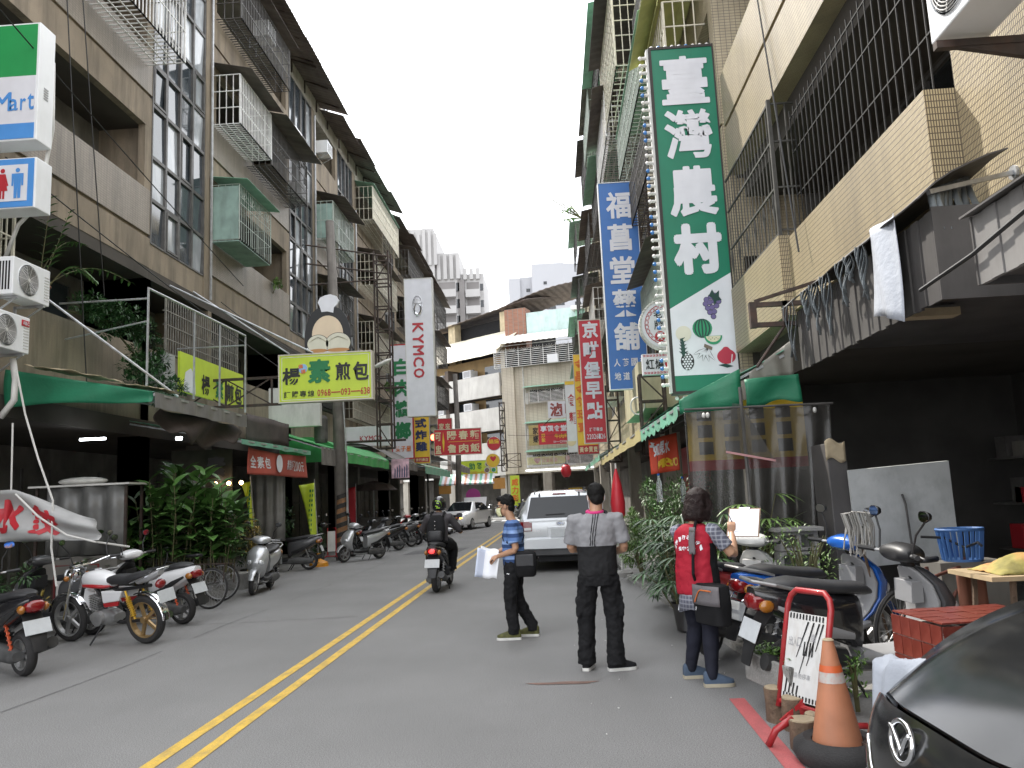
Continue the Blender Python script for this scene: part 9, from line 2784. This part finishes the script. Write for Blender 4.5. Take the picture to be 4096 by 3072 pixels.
ac_box('air_conditioner', 'lower white outdoor unit with a red label, below the other one', (-7.78, 10.72, 3.98), R(90), 0.84, 0.54, 0.34, logo='ABC')
for (x, y, z, lab) in ((-8.2, 22.4, 15.8, 'old box air conditioner high under the eave of the left row'), (-8.35, 26.0, 12.1, 'grey box air conditioner in a balcony opening beside the glazed stair'), (-8.4, 29.4, 15.2, 'dark air conditioner set in an upper balcony'), (-8.2, 24.9, 13.6, 'white box unit on a bracket under the sheet hood'), (-8.3, 42.6, 8.2, 'white box unit behind the motorcycle shop sign')):
 ac_box('air_conditioner', lab, (x, y, z), R(90), 0.7, 0.5, 0.5, split=False, group='box air conditioners of the left row')
tag(MB().tube([(-7.75, 11.0, 3.9), (-7.7, 11.0, 3.6), (-7.72, 11.02, 3.3), (-7.9, 11.0, 3.05)], 0.045, 8).build('drain_hose', PIPEW, smooth=True), 'white hose hanging under the lower outdoor unit', 'hose')
tag(MB().tube([(-8.2, 11.3, 5.4), (-7.9, 11.2, 6.0), (-7.6, 11.2, 6.3), (-7.42, 11.2, 7.5), (-7.45, 11.2, 8.6)], 0.03, 8).build('conduit', PIPEW, smooth=True), 'white conduit curving up the edge of the store sign', 'conduit')
# ================================================================ RIGHT KERB
# awning end, tarpaulins and clear curtain at the fruit shop
aw = awning('mint awning with scalloped edge below the big green sign', 9.3, 13.2, 2.75, 3.15, 1.48, 2.56, 0.12, TARPM, scallop=0.05)
MB().grid(lambda u, v: (1.49 + 0.72 * u, 9.27 - 0.02 * math.sin(u * 9), 2.62 + 0.33 * u - (0.16 + 0.30 * u) * v), 12, 3, 0.006).build('end_curtain', TARPG, aw, smooth=True)
t = thing('green_tarpaulin', 'green tarpaulin panel with a grey sheet above it, right of the sign foot', 'tarpaulin', (2.5, 9.1, 2.5))
MB().grid(lambda u, v: (2.22 + 0.62 * u, 9.12 - 0.03 * math.sin(u * 5 + v * 3), 2.80 + 0.04 * u - (0.30 + 0.03 * math.sin(u * 8)) * v), 16, 6, 0.006).build('panel', TARPG, t, smooth=True)
MB().grid(lambda u, v: (2.32 + 0.52 * u, 9.3 - 0.03 * math.sin(u * 12 + v * 2), 2.82 + (0.08 + 0.36 * u) * v), 16, 5, 0.006).build('grey_sheet', mat('grey brown sheet', (0.22, 0.21, 0.18), 0.6, var=0.2, vs=4, dirt=0.3), t, smooth=True)
CLEAR = mat('smoky clear plastic', (0.075, 0.072, 0.066), 0.2, var=0.35, vs=3, alpha=0.5, dirt=0.2, dscale=(4, 4, 0.7))
cu = thing('plastic_curtain', 'tall smoky clear plastic curtain hanging in folds behind the plants', 'curtain', (2.3, 9, 0.9))
MB().grid(lambda u, v: (1.50 + (1.62 - 0.10 * v) * u, 9.05 + (0.015 + 0.12 * v * (0.25 + u)) * math.sin(u * 34 + 2 * v) + 0.03 * math.sin(u * 11), 2.46 - 1.95 * v), 90, 10, 0.002).build('sheet', CLEAR, cu, smooth=True)
m = MB()
m.add([(2.02, 8.93, 2.52), (2.12, 8.93, 2.5), (2.42, 8.9, 1.88), (1.92, 8.9, 1.98)], [(0, 1, 2, 3)])
m.build('torn_flap', CLEAR, cu)
MB().bar((1.9, 8.88, 1.98), (2.42, 8.86, 1.86), 0.022).build('flap_rod', flat('pink rod', (0.4, 0.2, 0.2)), cu)
MB().tube([(2.13, 8.98, 2.7), (2.14, 8.98, 0.95)], 0.02, 8).tube([(1.5, 9.0, 2.48), (3.14, 9.0, 2.47)], 0.014, 6).build('post', BARD, cu)
gb = MB().sphere((0, 0, 0), (0.022, 0.022, 0.032), 8, 6).mesh('clip', OFFW, smooth=True)
for x in (1.70, 1.745, 2.92):
 part('clip', gb, cu, (x, 8.95, 2.40))
ys = thing('menu_board', 'yellow board with black price squares and red foot behind the curtain', 'sign', (2.2, 9.6, 1.9))
MB().box(1.62, 9.6, 1.92, 3.0, 9.63, 2.62).build('board', S_YEL, ys)
MB().box(1.62, 9.594, 1.80, 3.0, 9.636, 1.92).build('red_foot', S_DRD, ys)
for i in range(12):
 x = 1.74 + 0.31 * (i % 4); z = 2.39 - 0.2 * (i // 4)
 MB().box(x, 9.594, z, x + 0.17, 9.599, z + 0.15).build('price_square', S_BLK, ys)
rb2 = thing('cloth_banner', 'red orange cloth banner with white and yellow brush characters by the shrub', 'banner', (1.77, 12.9, 1.86))
cl = MB().grid(lambda u, v: (1.54 + 0.46 * u + 0.01 * v, 12.9 + 0.02 * math.sin(u * 8 + v * 3), 2.40 + 0.10 * u - (0.55 + 0.05 * u) * v), 16, 10, 0.003).build('sheet', flat('orange red cloth', (0.55, 0.06, 0.025), 0.7), rb2, smooth=True)
m = MB(); line(m, '如果水', (1.58, 12.8, 2.13), X * 0.32 + Z * 0.05, Z * 0.22, 0.05, 0.03)
onto(m.build('brush_lettering', S_LET, rb2), cl, 0.005)
m = MB(); line(m, '特一80', (1.66, 12.8, 1.93), X * 0.30 + Z * 0.05, Z * 0.14, 0.05, 0.03)
onto(m.build('brush_lettering', S_YEL, rb2), cl, 0.005)
for i, (x, y, z, lab) in enumerate(((1.99, 12.6, 1.36, 'clear water bottle with a blue cap hung by the red banner'), (1.60, 12.4, 1.42, 'second clear water bottle hung in front of the shrub'))):
 b = thing('water_bottle', lab, 'bottle', (x, y, z))
 MB().lathe([(0.04, 0), (0.045, 0.05), (0.045, 0.28), (0.02, 0.36), (0.018, 0.4)], (x, y, z), 'z', 14).build('bottle', mat('clear bottle', (0.75, 0.8, 0.82), 0.08, trans=0.85, var=0.02), b, smooth=True)
 MB().lathe([(0.022, 0.4), (0.022, 0.43)], (x, y, z), 'z', 10).build('cap', BLUP, b)
 MB().tube([(x, y, z + 0.43), (x, y, z + 0.75)], 0.003, 4).build('string', CABLE, b)
aw2 = awning('green and tan awning farther along the right kerb, behind the red lantern', 14.6, 27.0, 2.9, 3.5, 1.62, 2.72, 0.22, TARPG, end=flat('tan valance', (0.42, 0.36, 0.17), 0.6))
aw3 = awning('faded green awning at the far right, under the red breakfast sign', 27.5, 40.0, 2.9, 3.5, 1.6, 2.9, 0.2, TARPM)
um = thing('parasol', 'folded red parasol standing beside the silver car', 'umbrella', (1.17, 15.6, 0))
MB().lathe([(0.03, 0.95), (0.13, 1.15), (0.14, 1.4), (0.09, 1.75), (0.015, 2.05)], (1.2, 15.6, 0), 'z', 10).build('folded_cloth', S_RED, um, smooth=50)
MB().tube([(1.2, 15.6, 0.0), (1.2, 15.6, 2.15)], 0.016, 8).build('pole', OFFW, um)
MB().lathe([(0.2, 0.0), (0.2, 0.08), (0.04, 0.12)], (1.2, 15.6, 0), 'z', 16).build('base', KERB, um)
lt_ = lattice(None, 2.05, 2.6, 18.0, 18.3, 2.4, 4.2, 0.6, 0.05, 'steel_lattice')
tag(lt_, 'rusty steel lattice below the blue sign', 'frame')
bx_ = thing('awning_box', 'yellowed translucent shelter hung under the blue sign', 'shelter', (2.4, 20, 3.4))
MB().box(2.1, 18.6, 3.5, 2.98, 22.5, 4.6).build('shelter_panel', mat('yellowed sheet', (0.50, 0.46, 0.30), 0.5, var=0.15, vs=2, dirt=0.4), bx_)
MB().tube([(2.02 + 0.16 * math.cos(a), 18.5, 3.55 + 0.2 * math.sin(a)) for a in [2 * PI * j / 24 for j in range(24)]], 0.018, 6, True).build('hoop', OFFW, bx_)
for i, (y0, y1, mt) in enumerate(((13, 20, SHADEW), (22, 30, S_DRD), (31, 40, SHADEW), (42, 52, SHADEW))):
 h_ = (rB, rC, rD, rE)[i]
 MB().box(4.2, y0, 0.12, 4.25, y1, 2.9).build('shop_front', mt, h_)
# shop interior
wbd = MB().obox((3.5, 8.35, 1.25), (1.0, 0.04, 0.98), Matrix.Rotation(R(-3), 3, 'Y') @ Matrix.Rotation(R(6), 3, 'X')).build('white_board', mat('scuffed white board', (0.44, 0.45, 0.44), 0.6, var=0.12, vs=3, dirt=0.35, dcol=(0.2, 0.2, 0.19), dscale=(9, 9, 6)))
tag(wbd, 'scuffed white sheet of board leaning in the dark shop', 'board')
MB().tube([(3.48, 8.28, 1.45), (3.50, 8.27, 1.35), (3.52, 8.27, 0.85)], 0.012, 6).build('hanging_strap', BARD, wbd)
cbn = thing('steel_cabinet', 'tall grey cabinet edge beside the white board', 'cabinet', (2.98, 8.6, 0.1))
MB().box(2.82, 8.4, 0.12, 3.02, 8.9, 2.0).build('side', SHEETB, cbn, bevel=0.01)
MB().grid(lambda u, v: (2.80 + 0.2 * u, 8.38, 2.02 - 0.2 * v + 0.03 * math.sin(u * 6)), 8, 4, 0.004).build('cloth', TARPO, cbn, smooth=True)
bs = thing('laundry_basket', 'blue plastic basket in the shop behind the scooters', 'basket', (3.62, 7.5, 0.8))
m = MB()
for i in range(22):
 a = 2 * PI * i / 22
 m.bar((3.62 + 0.16 * math.cos(a), 7.5 + 0.13 * math.sin(a), 0.86), (3.62 + 0.19 * math.cos(a), 7.5 + 0.16 * math.sin(a), 1.12), 0.022, 0.008)
m.lathe([(0.155, 0.85), (0.155, 0.87)], (3.62, 7.5, 0), 'z', 22)
BLB = flat('blue basket plastic', (0.05, 0.13, 0.32), 0.5)
m.build('basket_wall', BLB, bs)
MB().tube([(3.62 + 0.195 * math.cos(a), 7.5 + 0.165 * math.sin(a), 1.13) for a in [2 * PI * j / 22 for j in range(22)]], 0.014, 6, True).build('rim', BLB, bs)
MB().box(3.35, 7.35, 0.05, 3.95, 7.75, 0.85).build('crate', DARKW, bs)
tbl = thing('folding_table', 'plank table with a bundle of coloured cloth on it, at the shop front', 'table', (3.2, 5.9, 0.05))
MB().box(2.85, 5.55, 0.90, 3.7, 6.15, 0.93).build('table_top', mat('plywood', (0.36, 0.27, 0.16), 0.7, var=0.15, vs=6), tbl)
for x, y in ((2.95, 5.6), (3.6, 5.6), (2.95, 6.1), (3.6, 6.1)):
 MB().bar((x, y, 0.05), (x + 0.06 * (1 if x < 3.2 else -1), y, 0.90), 0.03).build('leg', BARK, tbl)
MB().grid(lambda u, v: (2.92 + 0.2 * u, 6.18 - 0.02 * math.sin(u * 8), 0.93 - 0.45 * v), 8, 5, 0.004).build('hanging_cloth', flat('rust cloth', (0.16, 0.06, 0.035), 0.85), tbl, smooth=True)
def cloth_fn(u, v):
 return (2.95 + 0.6 * u, 5.62 + 0.45 * v, 0.935 + 0.11 * math.sin(u * PI) * math.sin(v * PI) + 0.03 * abs(mnoise.noise(V((u * 5, v * 5, 1)))))
cm = mat('patterned cloth', (0.30, 0.26, 0.07), 0.8, var=0.5, vs=6, dirt=0.7, dcol=(0.42, 0.06, 0.05), dscale=(6, 6, 6), bump=0.4, bs=20)
tag(MB().grid(cloth_fn, 20, 16, 0.006).build('cloth_bundle', cm, smooth=True), 'crumpled yellow green and red cloth lying on the plank table', 'cloth')
mp_ = thing('string_mop', 'grey string mop head hung over the bicycle handlebar', 'mop', (2.6, 7.2, 1.0))
m = MB()
for i in range(46):
 x = 2.48 + 0.26 * rnd.random(); y = 7.2 + rnd.uniform(-.05, .05)
 m.tube([(2.6, 7.22, 1.33), (x, y, 1.34 - abs(x - 2.6) * 0.2), (x + 0.03, y, 1.2), (x + rnd.uniform(-.03, .05), y, 1.0 + rnd.uniform(-.06, .1))], 0.006, 4)
stuff(m.build('mop_string', mat('grey mop yarn', (0.30, 0.29, 0.27), 0.9, var=0.2), mp_))
MB().tube([(2.6, 7.25, 1.32), (3.0, 7.7, 0.06)], 0.012, 6).build('handle', BARK, mp_)
sh = thing('shop_shelf', 'dim steel shelf of boxes and bottles deep inside the dark shop', 'shelf', (6.3, 9.5, 0.05))
for z in (0.6, 1.2, 1.8):
 MB().box(6.0, 7.4, z, 6.6, 11.4, z + 0.03).build('shelf_board', BARD, sh)
for i in range(26):
 y = 7.5 + rnd.random() * 3.7; z = rnd.choice((0.63, 1.23, 1.83)); h = rnd.uniform(0.15, 0.38)
 MB().box(6.05, y, z, 6.3, y + rnd.uniform(0.1, 0.3), z + h).build('carton', rnd.choice((S_DRD, SHADEW, BARK, DARKW, BARD)), sh)
# hollow concrete blocks
cb0 = None
for i, (x, y, z, a) in enumerate(((2.45, 8.55, 0.12, 6), (2.46, 8.56, 0.32, 3), (2.43, 8.55, 0.52, 8), (2.46, 8.55, 0.72, 2), (2.47, 8.56, 0.92, 5))):
 lab = ('bottom hollow concrete block of the stack by the sapling', 'second hollow block from the ground in the stack', 'middle hollow block of the stack', 'fourth hollow block up, with open cells facing the street', 'top hollow block under the flat slab')[i]
 if cb0 is None:
  cb0 = thing('concrete_block', lab, 'block', (x, y, z), R(a), 'stacked concrete blocks', local=True)
  m = MB()
  for bx in ((-.2, -.095, 0, .2, .095, .03), (-.2, -.095, .16, .2, .095, .19)):
   m.box(*bx)
  for cx in (-.18, 0, .18):
   m.box(cx - .02, -.095, .03, cx + .02, .095, .16)
  m.box(-.16, .06, .03, -.02, .064, .16).box(.02, .06, .03, .16, .064, .16)
  m.build('shell', KERB, cb0)
 else:
  again(cb0, lab, (x, y, z), R(a))
tag(MB().box(2.22, 8.4, 1.115, 2.72, 8.7, 1.155).build('stone_slab', KERB, bevel=0.006), 'flat concrete slab lying on top of the hollow blocks', 'slab')
# red tiled planter box: every tile is a piece
pb_ = thing('tiled_planter', 'low box faced with red brick tiles behind the black car', 'planter', (2.4, 5.0, 0.05))
P0 = V((2.16, 5.50, 0)); e1 = V((0.06, -0.56, 0)); e2 = V((0.72, 0.10, 0))
MB().prism([P0 + Z * 0.05, P0 + e1 + Z * 0.05, P0 + e1 + e2 + Z * 0.05, P0 + e2 + Z * 0.05], (0, 0, 0.63)).build('core', KERB, pb_)
TL = mat('red glazed tile', (0.125, 0.024, 0.017), 0.28, var=0.3, vs=5, dirt=0.2, dcol=(0.25, 0.12, 0.09), dscale=(9, 9, 9))
def tiles(o, u, nrm, up, nu, nv, gap=0.007, th=0.010, name='tile'):
 L = u.length / nu; H = up.length / nv
 ud, vd = u.normalized(), up.normalized()
 me = MB()
 ps = [V((0, 0, 0)), ud * (L - gap), ud * (L - gap) + vd * (H - gap), vd * (H - gap)]
 me = MB().prism(ps, nrm * th).mesh(name, TL)
 for i in range(nu):
  for j in range(nv):
   q = part(name, me, pb_, o + ud * (L * i + gap / 2) + vd * (H * j + gap / 2) + nrm * rnd.uniform(-0.002, 0.001))
tiles(P0 + Z * 0.125, e1, V((-1, -0.1, 0)).normalized(), Z * 0.61, 5, 5)
tiles(P0 + e1 + Z * 0.125, e2, V((0.14, -1, 0)).normalized(), Z * 0.61, 6, 5)
tiles(P0 + Z * 0.745, e1, Z, e2, 5, 6)
# log edging
for i, (x, y, h, r, lab) in enumerate(((1.44, 5.80, 0.22, 0.075, 'farthest cut log of the edging, beside the trough'), (1.50, 5.60, 0.20, 0.075, 'mossy log second from the trough'), (1.44, 5.20, 0.17, 0.085, 'cut log with a pale split top under the notice board'), (1.58, 5.38, 0.15, 0.075, 'low log behind the curved red foot'), (1.68, 5.62, 0.26, 0.08, 'tall log behind the notice board'))):
 t = thing('log_stump', lab, 'log', (x, y, 0), 0, 'logs edging the pavement')
 m = MB().lathe([(r, 0), (r * 1.03, h * 0.5), (r * 0.97, h)], (x, y, 0), 'z', 14)
 m.v = [v + V((0.012 * mnoise.noise(v * 12), 0.012 * mnoise.noise(v * 12 + V((5, 0, 0))), 0)) for v in m.v]
 m.build('bark', BARK, t, smooth=40)
 MB().lathe([(r * 0.95, h - 0.002), (r * 0.93, h + 0.008)], (x, y, 0), 'z', 14).build('cut_top', WOODC, t)
tag(MB().prism([(1.52, 5.9, 0.0), (1.85, 5.75, 0.0), (1.88, 6.25, 0.0), (1.5, 6.25, 0.0)], (0, 0, 0.24)).build('concrete_step', KERB, bevel=0.02), 'rough concrete lump between the trough and the logs', 'concrete')
# red tube notice stand
nb = thing('notice_stand', 'white notice with black stripes and scrawl in a leaning red tube frame', 'notice', (1.6, 5.55, 0))
ua = V((0.20, -0.42, 0)).normalized()
la = V((0.22, 0.10, 1.0)).normalized()
Q = V((1.41, 5.72, 0.0))
W_ = 0.40
c = lambda a, h: Q + ua * a + la * h
REDF = mat('worn red enamel', (0.34, 0.018, 0.022), 0.4, var=0.15, vs=8, dirt=0.25, dcol=(0.2, 0.12, 0.10), dscale=(12, 12, 12), coat=0.3)
MB().tube([c(0, 0.12), c(0, 0.80), c(0.02, 0.86), c(0.07, 0.90), c(W_ - 0.07, 0.90), c(W_ - 0.02, 0.86), c(W_, 0.80), c(W_, 0.12)], 0.021, 10).build('frame', REDF, nb, smooth=True)
MB().tube([c(0, 0.16), c(W_, 0.16)], 0.016, 8).tube([c(W_ * 0.5 - 0.1, 0.14), c(W_ * 0.5, 0.05), c(W_, 0.12)], 0.016, 8).build('cross_bar', REDF, nb)
nn = ua.cross(la)
nn = nn if nn.x < 0 else -nn
MB().prism([c(0.025, 0.19), c(W_ - 0.025, 0.19), c(W_ - 0.025, 0.75), c(0.025, 0.75)], nn * 0.006).build('board', mat('dirty white panel', (0.60, 0.60, 0.585), 0.5, var=0.08, vs=6, dirt=0.3, dcol=(0.35, 0.28, 0.2), dscale=(14, 14, 2)), nb)
m = MB()
k_ = lambda a, h: c(a, h) + nn * 0.009
for i in range(11):
 a = 0.04 + i * 0.03
 m.quad(k_(a, 0.71), k_(a + 0.014, 0.71), k_(a + 0.014, 0.745), k_(a, 0.745))
 m.quad(k_(a, 0.195), k_(a + 0.014, 0.195), k_(a + 0.014, 0.225), k_(a, 0.225))
for i in range(4):
 a = 0.05 + i * 0.035
 m.quad(k_(a, 0.225), k_(a + 0.014, 0.225), k_(a + 0.022, 0.32 - 0.012 * i), k_(a + 0.008, 0.32 - 0.012 * i))
for (a0, h0, a1, h1) in ((0.26, 0.70, 0.17, 0.36), (0.31, 0.70, 0.23, 0.42), (0.21, 0.70, 0.13, 0.46), (0.345, 0.70, 0.30, 0.52)):
 m.quad(k_(a0, h0), k_(a0 + 0.016, h0), k_(a1 + 0.006, h1), k_(a1, h1))
for i in range(4):
 a = 0.19 + i * 0.026
 m.quad(k_(a, 0.48), k_(a + 0.012, 0.48), k_(a + 0.018, 0.57), k_(a + 0.006, 0.57))
m.build('stripe_print', S_BLK, nb)
m = MB()
line(m, '出入口', k_(0.05, 0.53), ua * 0.12, la * 0.06, 0.1, 0.0); line(m, '請勿停車', k_(0.12, 0.33), ua * 0.16, la * 0.035, 0.1, 0.0); line(m, '車', k_(0.25, 0.57), ua * 0.05, la * 0.06, 0.1, 0.0)
m.build('lettering', GREY, nb)
b0 = c(W_ * 0.55, 0.06)
MB().tube([b0, b0 + V((-0.08, -0.06, 0.05)), V((1.37, 5.20, 0.17)), V((1.28, 5.22, 0.11)), V((1.235, 5.25, 0.012))], 0.022, 10).tube([b0, V((1.78, 5.42, 0.06)), V((1.9, 5.4, 0.012 + 0.05))], 0.022, 10).build('curved_foot', REDF, nb, smooth=True)
MB().prism([b0 + V((-0.13, 0, 0.02)), b0 + V((0.03, 0.0, 0.15)), b0 + V((0.07, 0, -0.02))], (0.0, 0.02, 0)).build('gusset', REDF, nb)
# traffic cone in a tyre
co = thing('traffic_cone', 'faded orange traffic cone with a worn white band', 'cone', (1.56, 4.95, 0.02))
CONE = mat('faded orange plastic', (0.41, 0.165, 0.085), 0.6, var=0.16, vs=6, dirt=0.3, dcol=(0.30, 0.17, 0.11), dscale=(10, 10, 3))
zc = lambda f: 0.10 + 0.58 * f
rc = lambda f: 0.142 - 0.112 * f
def cseg(f0, f1, o=0.0):
 return MB().lathe([(rc(f0) + o, zc(f0)), (rc(f1) + o, zc(f1))], (1.56, 4.95, 0), 'z', 28, caps=(o == 0.0))
cseg(0, 1).build('body', CONE, co, smooth=40)
MB().lathe([(0.028, 0.676), (0.034, 0.682), (0.022, 0.69)], (1.56, 4.95, 0), 'z', 16).build('top_cap', WOODC, co)
cseg(0.60, 0.73, 0.0015).build('white_band', mat('worn white tape', (0.42, 0.41, 0.38), 0.5, var=0.1, vs=8, dirt=0.75, dcol=(0.55, 0.10, 0.03), dscale=(16, 16, 10)), co, smooth=True)
cseg(0.70, 0.765, 0.0025).build('orange_band', mat('fresh orange tape', (0.62, 0.12, 0.03), 0.5, var=0.1, dirt=0.2, dscale=(12, 12, 12)), co, smooth=True)
ty = MB().lathe([(0.135, 0.035), (0.15, 0.0), (0.23, 0.0), (0.262, 0.05), (0.255, 0.10), (0.20, 0.135), (0.155, 0.12), (0.135, 0.06)], (1.57, 4.95, 0.005), 'z', 36, caps=False).build('tyre', RUB, smooth=50)
tag(ty, 'old black tyre lying flat round the foot of the orange cone', 'tyre')
dg = thing('drain_grate', 'rusty drain grating on the pavement between the cone and the car', 'grate', (1.78, 4.75, 0.12))
for i in range(8):
 MB().obox((1.70 + 0.035 * i, 4.72, 0.126), (0.015, 0.36, 0.012), Matrix.Rotation(R(12), 3, 'Z')).build('slat', STEEL, dg)
for s in (-1, 1):
 MB().obox((1.82, 4.72 + s * 0.18, 0.126), (0.29, 0.018, 0.014), Matrix.Rotation(R(12), 3, 'Z')).build('frame_bar', STEEL, dg)
